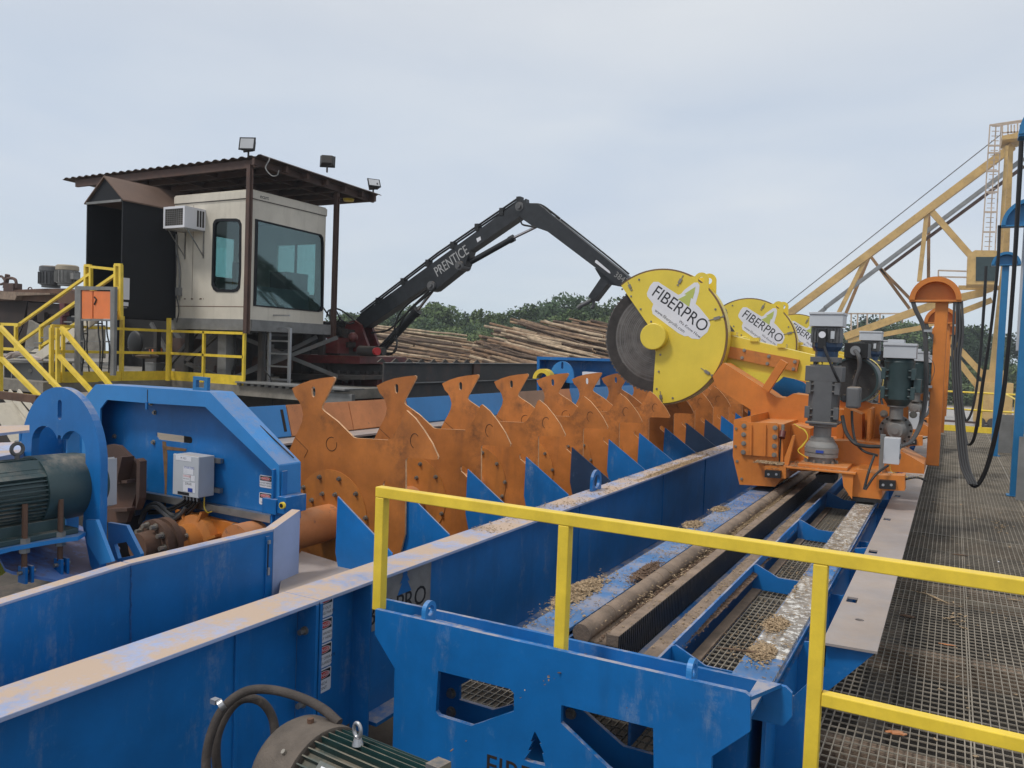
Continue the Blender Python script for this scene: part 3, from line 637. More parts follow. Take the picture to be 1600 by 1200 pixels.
# hinge box and yellow knob on the right corner of the guard
b = MB(BLUE); c = at(1400/3.2, 580 + 612/3.2, X=XR + .0); b.box(XR + .013, XR + .08, yf - .02, yf + .15, c.z - .11, c.z - .01); b.box(XR - .10, XR + .012, yf - .03, yf - .001, c.z - .12, c.z - .03); b.build('latch_box', dg, .003)
c = at(1408/3.2, 580 + 672/3.2, Y=yf - .05); b = MB(YEL); b.lathe((c.x, yf - .031, c.z), (0, -.02, 0), [(0, .016), (.3, .02), (1, .02)], 16); b.use(BLK).lathe((c.x, yf - .0515, c.z), (0, -.004, 0), [(0, .012), (1, .012)], 12); b.build('latch_knob', dg)
b = MB(BLUE); v0 = at(1372/3.2, 580 + 480/3.2, Y=yf); b.box(v0.x - .0, v0.x + .012, yf - .02, yf - .0005, v0.z - .42, v0.z - .01); b.box(XR + .0125, XR + .02, yf + .01, yf + .05, c.z + .02, v0.z - .02); b.build('corner_strip', dg)
# junction box
jb_r = at(335, 745, Y=yp - .03).x; yj = at(309.4, 745, X=jb_r).y
p0 = at(868/3.2, 580 + 412/3.2, Y=yj); p1 = at(990/3.2, 580 + 637/3.2, Y=yj)
jx = thing('junction_box', (p0.x, yj, p1.z), 'pale grey electrical box with stickers on the blue drive guard', 'electrical box')
b = MB(BOXG); b.box(p0.x, jb_r, yj + .016, yp - .03, p1.z + .002, p0.z - .002); b.build('box_body', jx, .004)
b = MB(BOXG); b.box(p0.x - .004, jb_r + .004, yj, yj + .0155, p1.z, p0.z); b.build('box_door', jx, .004)
def onbox(mb, m, a, b_, c_, d_):   # fractions of the door
    W_, H_ = jb_r - p0.x, p0.z - p1.z; mb.use(m).box(p0.x + W_ * a, p0.x + W_ * b_, yj - .0015, yj - .0003, p1.z + H_ * c_, p1.z + H_ * d_)
b = MB(WHT); onbox(b, WHT, .1, .72, .86, .97); onbox(b, WHT, .42, .82, .55, .72); onbox(b, WHT, .40, .68, .38, .53); onbox(b, WHT, .42, .9, .12, .36); onbox(b, WHT, .72, .88, .40, .53)
onb = lambda a, c: (p0.x + (jb_r - p0.x) * a, yj - .0017, p1.z + (p0.z - p1.z) * c)
b.use(BLUI).text('STARTERS', onb(.44, .68), (1, 0, 0), (0, -1, 0), .021, 'LEFT', 0, 2); b.use(REDI).text('DANGER', onb(.42, .48), (1, 0, 0), (0, -1, 0), .017, 'LEFT', 0, 2)
b.use(INK).text('480 VOLTS', onb(.42, .42), (1, 0, 0), (0, -1, 0), .011, 'LEFT', 0, 2); b.text('M 1021', onb(.3, .90), (1, 0, 0), (0, -1, 0), .018, 'LEFT', 0, 2); b.text('DRIVE', onb(.5, .29), (1, 0, 0), (0, -1, 0), .022, 'LEFT', 0, 2)
for i in range(3): b.text('......... ...', onb(.44, .64 - i * .03), (1, 0, 0), (0, -1, 0), .012, 'LEFT', 0, 1)
onb2 = MB(BLUI); W_, H_ = jb_r - p0.x, p0.z - p1.z
b.use(BLUI).box(p0.x + W_ * .62, p0.x + W_ * .8, yj - .003, yj - .0018, p1.z + H_ * .13, p1.z + H_ * .22); b.use(INK).box(p0.x + W_ * .2, p0.x + W_ * .66, yj - .0015, yj - .0003, p1.z + H_ * .03, p1.z + H_ * .1)
b.build('stickers', jx)
b = MB(STL, 1); b.box(jb_r - .06, jb_r + .05, yp - .028, yp - .004, p0.z - .05, p0.z - .02); b.box(jb_r - .06, jb_r + .05, yp - .028, yp - .004, p1.z + .02, p1.z + .05); b.build('mounting_strut', jx)
b = MB(BLK); ends = [(735, 700), (745, 712), (800, 740), (830, 745), (850, 750)]
for i in range(5):
    s0 = Vector((lerp(p0.x, jb_r, .15 + .14 * i), yj + .06, p1.z)); e0 = at(ends[i][0]/3.2, 580 + ends[i][1]/3.2, Y=yp - .06)
    m0 = (s0 + e0) / 2 + Vector((0, 0, -.05)); b.tube(smoothpts([s0, s0 - Vector((0, 0, .05)), m0, e0], 6), .009, 8)
    b.use(ALU).cone(s0, s0 - Vector((0, 0, .035)), .012, n=10); b.use(BLK)
b.build('cable', jx)
b = MB(YEL); s0 = Vector((lerp(p0.x, jb_r, .86), yj + .08, p1.z)); b.tube(smoothpts([s0, s0 - Vector((0, 0, .07)), s0 + Vector((.03, 0, -.10)), s0 + Vector((.07, .0, -.09))], 5), .004, 6); b.build('earth_wire', jx)
# conduit strut
cs = thing('cable_strut', at(300, 800, Y=yp - .04), 'grey steel strut bent down beside the bearing below the junction box', 'steel strut')
pts = [at(x/3.2, 580 + y/3.2, Y=yp - .03) for x, y in ((648, 780), (718, 618), (900, 650), (1362, 738))]
for a, c in zip(pts, pts[1:]): b = MB(STL); b.bar(a, c, .04, .045); b.build('strut_length', cs)
b = MB(CABLE)
for dz in (0, .02): b.tube(smoothpts([at(x/3.2, 580 + y/3.2, Y=yp - .10) + Vector((0, dz, dz)) for x, y in ((700, 760), (722, 700), (770, 678), (810, 705), (860, 740), (905, 715), (930, 680))], 6), .014, 8)
b.build('conduit_hose', cs)
# bearing housing and coupling
bh = thing('bearing_housing', at(330, 820, Y=yp - .05), 'orange flanged bearing housing with a ribbed cover behind the blue wall', 'bearing')
b = MB(ORG); b.prism(pxy([(885, 690), (1190, 765), (1192, 800), (1150, 860), (900, 860)], yp - .03, Z6, 3.2), 'y', yp - .045, yp - .004); b.build('bearing_flange', bh, .004)
c = at(960/3.2, 580 + 860/3.2, Y=yp - .1); hb = (c.x, c.z)
b = MB(ORGK); b.lathe((hb[0], yp - .046, hb[1]), (0, -1, 0), [(0, .19), (.05, .18), (.07, .13), (.16, .125), (.161, .105), (.26, .1)], 32)
for an in (20, 70, 120, 165): ca, sa = math.cos(R(an)), math.sin(R(an)); b.bar((hb[0] + ca * .12, yp - .08, hb[1] + sa * .12), (hb[0] + ca * .22, yp - .07, hb[1] + sa * .22), .06, .018, up=(-sa, 0, ca))
b.build('bearing_cover', bh)
b = MB(BOLT, 1)
for an in range(0, 360, 45): b.bolt((hb[0] + math.cos(R(an)) * .115, yp - .207, hb[1] + math.sin(R(an)) * .115), (0, -1, 0), .011, .012)
c2 = at(1172/3.2, 580 + 776/3.2, Y=yp - .045); b.bolt((c2.x, yp - .0455, c2.z), (0, -1, 0), .014, .014); b.build('housing_bolt', bh)
cp = at(745/3.2, 580 + 870/3.2, Y=yp - .42); cpl = thing('shaft_coupling', cp, 'rusty bolted shaft coupling beside the orange bearing', 'coupling')
b = MB(RUST); b.lathe((cp.x, yp - .20, cp.z), (0, -1, 0), [(0, .08), (.09, .085), (.0901, .150), (.13, .150), (.1301, .13), (.16, .13), (.1601, .15), (.20, .15), (.2001, .09), (.30, .085)], 32); b.build('coupling_flange', cpl)
b = MB(BOLT, 1)
for an in range(0, 360, 36): b.bolt((cp.x + math.cos(R(an)) * .12, yp - .401, cp.z + math.sin(R(an)) * .12), (0, -1, 0), .014, .03)
b.build('coupling_bolt', cpl)
# brown gearbox mount seen behind the arch
gm = thing('gearbox_mount', at(190, 760, Y=yf - .15), 'rust-brown ribbed eight-sided gearbox plate between the blue arch and drive guard', 'gearbox')
o = pxy([(440, 420), (480, 385), (560, 365), (600, 372), (693, 465), (690, 600), (640, 755), (560, 760), (440, 700)], yf - .10, Z6, 3.2)
b = MB(RUSTR); b.prism(o, 'y', yf - .11, yf - .08); b.build('mount_plate', gm, .003)
b = MB(RUSTR)
for y0, y1 in ((545, 560), (685, 700)): b.prism(pxy([(555, y0), (663, y0 - 4), (663, y1 - 4), (555, y1)], yf - .14, Z6, 3.2), 'y', yf - .18, yf - .111)
b.prism(pxy([(655, 440), (672, 455), (668, 640), (650, 700)], yf - .2, Z6, 3.2), 'y', yf - .16, yf - .111); b.prism(pxy([(590, 430), (610, 430), (590, 520), (585, 560)], yf - .2, Z6, 3.2), 'y', yf - .2, yf - .111); b.build('mount_rib', gm)
b = MB(BOXG); b.prism(pxy([(545, 440), (572, 428), (572, 670), (545, 672)], yf - .3, Z6, 3.2), 'y', yf - .42, yf - .30); b.prism(pxy([(574, 434), (585, 434), (584, 665), (574, 667)], yf - .3, Z6, 3.2), 'y', yf - .42, yf - .30); b.build('white_cover', gm)
# ================================================================ motor in the arch
AY = 2.55; ar = thing('motor_arch', at(106, 870, Y=AY), 'blue steel arch plate with a slot standing over the big green motor', 'arch plate')
c0 = at(103, 717, Y=AY); rx = (at(163, 717, Y=AY).x - at(38, 717, Y=AY).x) / 2; cxa = (at(163, 717, Y=AY).x + at(38, 717, Y=AY).x) / 2; rz = at(103, 605, Y=AY).z - c0.z
op = arc(cxa, c0.z, rx, 0, 180, 30, rz)
zb = at(160, 868, Y=AY).z
outer = [(cxa + rx, zb + .10), (cxa + rx, c0.z)] + op[1:-1] + [(cxa - rx, c0.z), (cxa - rx, zb - .1), (cxa - rx * .75, zb - .1), (cxa - rx * .75, c0.z)]
iz = at(103, 670, Y=AY).z
inn = [(cxa - rx * .72, c0.z - .02)] + arc(cxa - rx * .37, iz - .09, rx * .34, 170, 20, 9, .095) + [(cxa - .012, iz - .035), (cxa + .010, iz - .035)] + arc(cxa + rx * .33, iz - .10, rx * .31, 155, 5, 9, .098) + [(cxa + rx * .66, c0.z - .06)]
loop = [(cxa + rx, zb), (cxa + rx, c0.z)] + op[1:-1] + [(cxa - rx, c0.z), (cxa - rx, zb - .1), (cxa - rx * .72, zb - .1)] + inn + [(cxa + rx * .66, c0.z - .12), (cxa + rx * .60, zb + .14), (cxa + rx * .80, zb - .06), (cxa + rx, zb - .12)]
sc = at(99, 640, Y=AY); sh = at(99, 625, Y=AY).z - at(99, 656, Y=AY).z
b = MB(BLUE); b.prism(loop, 'y', AY - .02, AY + .02, [slot(sc.x, sc.z, .036, sh)]); b.build('arch_body', ar, .003)
b = MB(BLUEL); b.box(cxa - .006, cxa + .006, AY + .021, AY + .09, zb, iz + .01)
b.prism(pxy([(420, 745), (470, 745), (550, 955), (490, 970), (425, 860)], AY - .05, Z6, 3.2), 'y', AY - .04, AY - .021); b.build('arch_gusset', ar)
# green motor, axis along Y
mc = at(118, 757, Y=AY); mr = .168; mx, mz = mc.x, mc.z
def motor(name, c, r, ynear, yfar, label, group=None, mt=GRN, ctm=GRN):
    t = thing(name, (c[0], ynear, c[1]), label, 'electric motor', group)
    L_ = yfar - ynear; b = MB(mt); b.lathe((c[0], ynear, c[1]), (0, 1, 0), [(0, r * .55), (.02, r * .86), (L_ * .72, r * .86)], 40)
    b.lathe((c[0], ynear + .0, c[1]), (0, 1, 0), [(0, r * .5), (.03, r * .98), (.07, r * .98), (.071, r * .8)], 40); b.build('housing', t)
    b = MB(mt); n = 44
    for k in range(n):
        an = 2 * math.pi * k / n; ca, sa = math.cos(an), math.sin(an)
        b.bar((c[0] + ca * r * .90, ynear + .075, c[1] + sa * r * .90), (c[0] + ca * r * .90, ynear + L_ * .70, c[1] + sa * r * .90), .006, r * .16, up=(ca, 0, sa))
    fo = b.build('cooling_fins', t); fo['kind'] = 'stuff'
    b = MB(ctm); b.lathe((c[0], ynear + L_ * .70, c[1]), (0, 1, 0), [(0, r * .985), (0.001, r * 1.03), (L_ * .20, r * 1.0), (L_ * .26, r * .93), (L_ * .295, r * .80), (L_ * .30, r * .4)], 40); b.build('fan_cover', t)
    return t
mg = motor('electric_motor', (mx, mz), mr, 1.50, 2.66, 'large dark green finned motor lying through the blue arch at the left edge')
b = MB(GRN); b.box(mx + mr * .2, mx + mr * .75, 2.02, 2.42, mz - mr * 1.22, mz - mr * .8); b.box(mx - mr * .9, mx + mr * 1.02, 1.85, 2.46, mz - mr * 1.28, mz - mr * 1.12); b.build('foot', mg, .004)
b = MB(GRN); b.prism([(mx + mr * .30, mz + mr * .80), (mx + mr * .80, mz + mr * .45), (mx + mr * .86, mz + mr * .52), (mx + mr * .40, mz + mr * .95)], 'y', 2.0, 2.36); b.build('name_pad', mg)
b = MB(GRY); ey = at(27, 697, X=mx); 
pr_ = [(mx, ey.y + math.cos(R(a)) * .028, mz + mr + .045 + math.sin(R(a)) * .028) for a in range(-90, 271, 20)]; b.tube(pr_, .009, 8); b.cone((mx, ey.y, mz + mr * .9), (mx, ey.y, mz + mr + .02), .012, n=10); b.build('eye_bolt', mg)
bs = thing('machine_pedestal', (mx, 2.2, .4), 'blue motor base with wavy plate, rusty studs and a dusty sloping apron', 'motor base')
zp = mz - mr * 1.29; X1 = mx + mr * 1.25
b = MB(BLUEL); b.prism([(mx - .3, 1.7), (X1 - .02, 1.7), (X1 + .02, 1.95), (X1 - .02, 2.12), (X1 - .01, 2.3), (X1 + .02, 2.42), (X1 - .04, 2.50), (mx - .3, 2.50)], 'z', zp - .02, zp); b.build('wavy_plate', bs, .002)
for q in ((125, 665, 780), (304, 640, 755)):
    tpt = at(q[0]/3.2, 580 + q[1]/3.2, X=X1 - .045); bpt = at(q[0]/3.2, 580 + q[2]/3.2, X=X1 - .045)
    b = MB(RUST); b.cone((tpt.x, tpt.y, zp - .12), (tpt.x, tpt.y, tpt.z), .013, n=12); b.use(BOLT).cone((tpt.x, tpt.y, zp), (tpt.x, tpt.y, zp + .024), .024, n=6, smooth=False); b.cone((tpt.x, tpt.y, zp - .045), (tpt.x, tpt.y, zp - .021), .024, n=6, smooth=False); b.build('adjusting_stud', bs)
    b = MB(BLUE); b.box(tpt.x - .03, tpt.x + .03, tpt.y - .012, tpt.y + .0, zp - .19, zp - .11); b.box(tpt.x - .03, tpt.x + .03, tpt.y + .018, tpt.y + .03, zp - .19, zp - .11); b.use(BOLT).cone((tpt.x, tpt.y - .03, zp - .14), (tpt.x, tpt.y + .05, zp - .14), .010, n=10); b.build('stud_clevis', bs)
DUSTB = mat('dusty_blue_apron', (.13, .24, .55), .5, dust=.75, dustc=(.17, .11, .08), grime=.3, rust=.3)
def atp(px, py, P0, nv):
    d = RW @ Vector((px - 800, py - 600, FPX)); nv = Vector(nv); return CAM + d * ((Vector(P0) - CAM).dot(nv) / d.dot(nv))
ap = [atp(x/3.2, 580 + y/3.2, (mx, 2.2, zp - .10), (.35, .1, 1)) for x, y in ((-60, 850), (400, 770), (600, 880), (590, 960), (490, 985), (290, 1045), (60, 1000), (25, 985), (-20, 900))]
b = MB(DUSTB); k = len(ap); b.add(ap + [p - Vector((0, 0, .015)) for p in ap], [tuple(range(k)), tuple(range(k, 2 * k))[::-1]] + [(i, (i + 1) % k, k + (i + 1) % k, k + i) for i in range(k)]); b.build('apron', bs)
b = MB(BLUEL); o = [at(x/3.2, 580 + y/3.2, Y=AY + .16) for x, y in ((548, 755), (640, 770), (712, 912), (700, 1000), (548, 1000))]; h = [at(x/3.2, 580 + y/3.2, Y=AY + .16) for x, y in ((578, 862), (640, 852), (678, 920), (600, 935))]
b.prism([(p.x, p.z) for p in o], 'y', AY + .15, AY + .17, [[(p.x, p.z) for p in h]]); b.build('side_bracket', bs)
b = MB(DARKS); b.box(mx - .5, X1 - .12, 1.2, 2.9, -1.2, .36); b.build('pedestal', bs)
b = MB(YEL); b.cone(at(-2, 885, Y=2.2), at(-2, 885, Y=2.2) + Vector((-.05, 0, 0)), .05); b.build('yellow_cap', bs)
# blue machine arms at the far left
la = thing('far_left_drive', at(20, 700, Y=4.2), 'blue arms of a second drive behind the motor arch at the left edge', 'machine frame')
b = MB(BLUET)
for pts, z, h_ in ((((-30, 666), (46, 664), (46, 672), (-30, 680)), 1.27, .012), (((-40, 700), (-10, 692), (40, 690), (40, 705), (-40, 722)), 1.1, .2)):
    p = [at(x, y, Z=z) for x, y in pts]; k = len(p); b.add(p + [q - Vector((0, 0, h_)) for q in p], [tuple(range(k)), tuple(range(k, 2 * k))[::-1]] + [(i, (i + 1) % k, k + (i + 1) % k, k + i) for i in range(k)])
b.build('arm', la)
b = MB(RUSTR); p = at(15, 745, Y=4.0); b.box(p.x - .5, p.x + .3, 4.0, 4.3, p.z - .4, p.z + .12); b.build('rusty_box', la)
b = MB(GRST); c = at(27, 697, Y=3.9); b.tube([c + Vector((math.cos(R(a)) * .04, 0, math.sin(R(a)) * .04)) for a in range(0, 361, 24)], .012, 8); b.build('eye_bolt', la)
# ================================================================ curved blue side wall
def wx(p, X): return at(*p, X=X)
w2 = [at(205, 880, X=-3.2), at(422, 824, X=-3.2)]; wz = w2[0].z
w2[1] = Vector((-3.2, at(422, 826, Z=wz).y, wz)); w1 = at(-60, 962, Z=wz); wc = at(469, 797, Z=wz + .06); 
sw = thing('side_wall', (-3.2, 2.5, 0), 'blue curved steel side wall with a worn top edge pale with painted sky sheen at lower left', 'steel wall')
P_ = [w1, w2[0], w2[1]]; T = .055
def wallseg(mb, a, c, z0, z1, t): 
    d = (c - a); d.z = 0; d.normalize(); nn = Vector((-d.y, d.x, 0)) * t; 
    vs = []
    for z in (z0, z1): vs += [Vector((a.x, a.y, z)), Vector((c.x, c.y, z)), Vector((c.x, c.y, z)) + nn, Vector((a.x, a.y, z)) + nn]
    mb.add(vs, [(0,3,2,1),(4,5,6,7),(0,1,5,4),(1,2,6,5),(2,3,7,6),(3,0,4,7)])
b = MB(BLUE); wallseg(b, w1, w2[0], -1.2, wz - .012, .012); wallseg(b, w2[0], w2[1], -1.2, wz - .012, .012); b.build('wall_panel', sw)
b = MB(BLUET); wallseg(b, w1, w2[0], wz - .0118, wz, .062); wallseg(b, w2[0], w2[1], wz - .0118, wz, .062); b.build('top_lip', sw, .002)
b = MB(BLUET); a_, c_ = w2[1], Vector((wc.x, wc.y, 0)); a2 = a_ + Vector((0, .004, 0)); c_ = a_ + (Vector((wc.x, wc.y, 0)) - a_) 
za, zc = wz, wc.z
for (q0, q1, z0a, z0b, z1a, z1b, t) in ((a2, c_, -.4, -.4, za - .012, zc - .012, .012), (a2, c_, za - .0118, zc - .0118, za, zc, .055)):
    d = Vector((q1.x - q0.x, q1.y - q0.y, 0)).normalized(); nn = Vector((-d.y, d.x, 0)) * t
    A = [Vector((q0.x, q0.y, z0a)), Vector((q1.x, q1.y, z0b)), Vector((q1.x, q1.y, z1b)), Vector((q0.x, q0.y, z1a))]
    b.add(A + [p + nn for p in A], [(0,1,2,3), (7,6,5,4), (0,1,5,4), (1,2,6,5), (2,3,7,6), (3,0,4,7)])
b.build('end_return', sw)
b = MB(mat('weld_bead', (.012, .09, .28), .7, grime=.5, gscale=40, bump=.8)); b.tube([w2[0] + Vector((.002, 0, -.01 - i * .03)) + Vector((rnd.uniform(-1, 1) * .0015, rnd.uniform(-1, 1) * .003, 0)) for i in range(30)], .004, 6); b.build('weld_seam', sw)
b = MB(BLUE); v = w2[1].y - .045; b.box(-3.199, -3.19, v - .012, v + .012, -.3, wz - .03); b.use(HOLE).box(-3.1895, -3.188, v - .004, v + .004, wz - .22, wz - .05); b.use(ALU).box(-3.19, -3.180, v - .006, v + .01, wz - .07, wz - .05); b.box(-3.19, -3.18, v - .004, v + .008, wz - .24, wz - .20); b.build('slot_strip', sw)
b = MB(PLATE); p = [at(471, 861, Z=.42), Vector((-2.78, 3.66, .42)), Vector((-2.78, 3.05, .42)), at(430, 960, Z=.42), at(440, 900, Z=.42)]; k = len(p)
b.add(p + [q - Vector((0, 0, .02)) for q in p], [tuple(range(k)), tuple(range(k, 2 * k))[::-1]] + [(i, (i + 1) % k, k + (i + 1) % k, k + i) for i in range(k)])
tag(b.build('chute_plate'), 'dusty grey scratched plate between the wall end and the trough beam', 'steel plate')
# ================================================================ bottom motor and hose
A = at(458, 1203, D=2.66); B = at(705, 1322, D=2.20); ax = (B - A); Lm = ax.length; u = ax.normalized(); r2 = .182
m2 = thing('electric_motor', A, 'green finned motor with a dusty grey fan cover and a hose at the bottom edge', 'electric motor')
b = MB(DDUST); b.lathe(A, u, [(-.05, .05), (-.049, r2 * .6), (0, r2 * .92), (.03, r2), (.19, r2), (.192, r2 * .96), (.19, r2 * .9)], 48); b.build('fan_cover', m2)
side = u.cross(Vector((0, 0, 1))).normalized(); upv = side.cross(u).normalized()
b = MB(DGRN); b.lathe(A, u, [(.18, r2 * .84), (Lm, r2 * .84), (Lm + .02, r2 * .5)], 40); b.build('housing', m2)
b = MB(DGRN)
for k in range(40):
    an = 2 * math.pi * k / 40; dr = side * math.cos(an) + upv * math.sin(an)
    b.bar(A + u * .195 + dr * r2 * .88, A + u * (Lm - .02 - .03 * (k % 3)) + dr * r2 * .88, .0045, r2 * .17, up=dr)
o = b.build('cooling_fins', m2); o['kind'] = 'stuff'
b = MB(GRN); c = A + u * .36 + (side * -.0 + upv * .0); dr = (side * .72 + upv * .70).normalized()
b.bar(c + dr * r2 * .97 - u * .07, c + dr * r2 * .97 + u * .09, .07, .012, up=dr); b.use(WHT).bar(c + dr * r2 * 1.01 - u * .05, c + dr * r2 * 1.01 + u * .03, .045, .003, up=dr); b.build('name_plate', m2)
b = MB(ALU); c = A + u * .335 + upv * (r2 * .95); b.cone(c, c + upv * .02, .018, .012, n=12); b.tube([c + upv * (.045 + math.sin(R(a)) * .022) + u * math.cos(R(a)) * .016 for a in range(-90, 271, 20)], .006, 8); b.build('eye_bolt', m2)
b = MB(RUST); c = A + u * .10 + upv * r2; b.cone(c - upv * .01, c + upv * .014, .011, n=8); c = A + u * .13 + (upv * .75 + side * .66) * r2; b.use(BOLT).cone(c, c + (upv * .75 + side * .66) * .01, .008, n=8); b.build('grease_plug', m2)
c = at(706, 1232, D=2.2); b = MB(YEL); b.lathe(c, u, [(-.02, .03), (.0, .042), (.05, .045), (.07, .04)], 20); b.build('yellow_coupling', m2)
b = MB(GRY); c = at(683, 1196, D=2.22); b.bar(c - u * .02, c + u * .03, .05, .02); b.build('flange', m2)
hs = thing('hose', at(380, 1140, D=2.7), 'dusty black hose coiled in a loop with a bright steel clamp', 'hose')
hp = [at(x, y, D=d) for x, y, d in ((530, 1130, 2.62), (505, 1108, 2.66), (470, 1090, 2.72), (425, 1078, 2.76), (385, 1080, 2.76), (352, 1103, 2.73), (332, 1140, 2.7), (322, 1190, 2.68), (330, 1240, 2.66), (365, 1268, 2.66), (405, 1235, 2.7), (426, 1180, 2.76), (428, 1130, 2.8), (410, 1098, 2.80), (380, 1092, 2.80), (355, 1115, 2.78), (338, 1160, 2.74), (345, 1225, 2.72), (380, 1290, 2.7))]
b = MB(HOSE); b.tube(smoothpts(hp, 9), .0155, 14); b.build('hose_body', hs)
b = MB(ALU); c = at(346, 1101, D=2.71); d = (hp[5] - hp[4]).normalized(); b.cone(c - d * .009, c + d * .009, .019, n=18); b.box(c.x - .045, c.x - .02, c.y - .01, c.y + .012, c.z - .004, c.z + .012); b.build('hose_clamp', hs)

b = MB(mat('rust_run', (.20, .11, .05), .8, grime=.4, gscale=20)); b.prism(pxy([(812, 350), (830, 352), (838, 420), (834, 600), (828, 690), (822, 690), (824, 560), (816, 420)], yp, Z6, 3.2), 'y', yp - .0012, yp - .0002); b.prism(pxy([(812, 372), (935, 388), (930, 400), (815, 392)], yp, Z6, 3.2), 'y', yp - .0022, yp - .0013); b.build('rust_run', dg)
# ================================================================ saw carriages
SY = 9.3; S3 = (920, 400); S4 = (1120, 480); S5 = (1130, 600)
def P3(a, c, Y=SY): return at(920 + a/4, 400 + c/4, Y=Y)
def prj(s_, o, Y): return lambda pts: pxy(pts, Y, o, s_)
def make_carriage():
    t = thing('saw_carriage', (-1.2, 8.2, .42), 'nearest orange saw carriage with a huge round saw in a yellow guard', 'log saw', 'orange slasher saws along the track')
    hub = P3(418, 505); gc = Vector((-3.124, SY, 1.977)); Rg = .82; Rb = .685
    # blade
    b = MB(mat('saw_blade_steel', (.17, .15, .135), .4, .75, grime=.45, gscale=6, dust=0, chip=.4, chipc=(.35, .32, .29), bump=.15, bscale=20))
    n = 84; Yb = SY + .085; pts = []
    for k in range(n):
        a0 = 2 * math.pi * k / n; a1 = a0 + 2 * math.pi * .55 / n
        pts += [(hub.x + math.cos(a0) * Rb, hub.z + math.sin(a0) * Rb), (hub.x + math.cos(a1) * Rb * 1.0, hub.z + math.sin(a1) * Rb * 1.0), (hub.x + math.cos(a1 + .006) * Rb * .978, hub.z + math.sin(a1 + .006) * Rb * .978), (hub.x + math.cos(a0 + 2*math.pi/n - .006) * Rb * .978, hub.z + math.sin(a0 + 2*math.pi/n - .006) * Rb * .978)]
    b.prism(pts, 'y', Yb, Yb + .008); bl = b.build('saw_blade', t)
    b = MB(mat('blade_sooty_rim', (.050, .043, .040), .6, .3, grime=.5, gscale=8, chip=.4, chipc=(.13, .11, .095)))
    def ring(ri, ro, y): b.prism(arc(hub.x, hub.z, ro, 0, 360, 72)[:-1], 'y', y, Yb - .0003, [arc(hub.x, hub.z, ri, 0, 360, 72)[:-1]])
    ring(Rb * .80, Rb * .972, Yb - .0012); b.build('blade_rim', bl)
    b = MB(mat('scored_steel', (.24, .22, .205), .4, .8, grime=.4))
    for k in range(12): rr = Rb * (.40 + .033 * k + rnd.uniform(0, .012)); ring(rr, rr + Rb * rnd.choice((.004, .008, .012)), Yb - .0012)
    b.build('blade_scores', bl)
    # guard
    L1, L2, L3, L4 = [(p.x, p.z) for p in (P3(200, 182), P3(372, 432), P3(418, 600), P3(397, 922))]
    def ang(p): return math.atan2(p[1] - gc.z, p[0] - gc.x)
    aL, aB = ang(L1), ang(L4)
    def outline(Rr):
        e = [(gc.x + math.cos(a) * Rr, gc.z + math.sin(a) * Rr) for a in [lerp(aB, aL, i / 60) for i in range(61)]]
        return e
    if aB > aL: aB -= 2 * math.pi
    if aL - aB < math.pi: pass
    ho = (hub.x, hub.z)
    front = [L2, (lerp(L2[0], L3[0], .5) , lerp(L2[1], L3[1], .5)), L3] + outline(Rg * .975)
    b = MB(YELG); b.prism(front, 'y', SY - .004, SY + .004); gd = b.build('saw_guard', t, .0015)
    b = MB(YELG); ro = outline(Rg); ri = outline(Rg * .955)[::-1]; b.prism(ro + ri, 'y', SY + .0042, SY + .16); b.build('guard_band', gd)
    b = MB(YELG); back = [L2, L3] + outline(Rg); b.prism(back, 'y', SY + .1602, SY + .168); b.build('guard_back', gd)
    b = MB(mat('brown_grime_edge', (.20, .12, .06), .8, grime=.4)); b.prism([(gc.x + (p[0]-gc.x) * 1.001, gc.z + (p[1]-gc.z) * 1.001) for p in ro] + outline(Rg * .978)[::-1], 'y', SY + .004, SY + .03); b.build('guard_seam', gd)
    # lifting ears
    for dy, dx in ((0, 0), (.13, .055)):
        b = MB(YELG); ec = P3(703, 150); e0 = P3(625, 120); e1 = P3(748, 225); er = abs(P3(750, 150).x - ec.x)
        pl_ = [(e0.x, e0.z - .02)] + arc(ec.x, ec.z, er, 150, -10, 14) + [(e1.x, e1.z), (ec.x - .0, ec.z - .22)]
        b.prism([(x + dx, z) for x, z in pl_], 'y', SY + dy, SY + dy + .014, [arc(ec.x + dx, ec.z, er * .42, 0, 360, 16)[:-1]]); b.build('lifting_ear', gd, .002)
    b = MB(YELG); b.lathe((hub.x, SY + .06, hub.z), (0, -1, 0), [(0, .158), (.165, .158), (.17, .15)], 40); b.build('hub_cap', t)
    # sticker
    b = MB(WHT); st = [(383,188),(405,162),(435,162),(462,180),(560,243),(578,236),(598,212),(660,166),(682,166),(693,182),(690,222),(668,300),(690,320),(752,396),(760,430),(742,476),(722,492),(690,520),(645,516),(622,500),(600,502),(560,482),(400,362),(394,330),(404,300),(366,252),(364,232)]
    b.prism([(p.x, p.z) for p in (P3(*q) for q in st)], 'y', SY - .0058, SY - .0045)
    o = P3(387, 240, SY - .006); xd = (P3(713, 478, SY - .006) - o); wd = xd.length; xd.normalize()
    c = bpy.data.curves.new('t', 'FONT'); c.body = 'FIBERPRO'; c.size = 1; ob = bpy.data.objects.new('t', c); me = bpy.data.meshes.new_from_object(ob); w1_ = max(v.co.x for v in me.vertices); bpy.data.objects.remove(ob); bpy.data.curves.remove(c); bpy.data.meshes.remove(me)
    sz = .205
    b.use(INK).text('FIBERPRO', o, xd, (0, -1, 0), sz, 'LEFT', .0006, 4, wd / (w1_ * sz))
    o = P3(560, 412, SY - .006); x2 = (P3(680, 505, SY - .006) - o); b.text('We Know How', o, x2, (0, -1, 0), .050, 'LEFT', .0004, 2)
    o = P3(410, 345, SY - .006); x2 = (P3(605, 490, SY - .006) - o); b.text('www.fiberprollc.com', o, x2, (0, -1, 0), .056, 'LEFT', .0004, 2, .95)
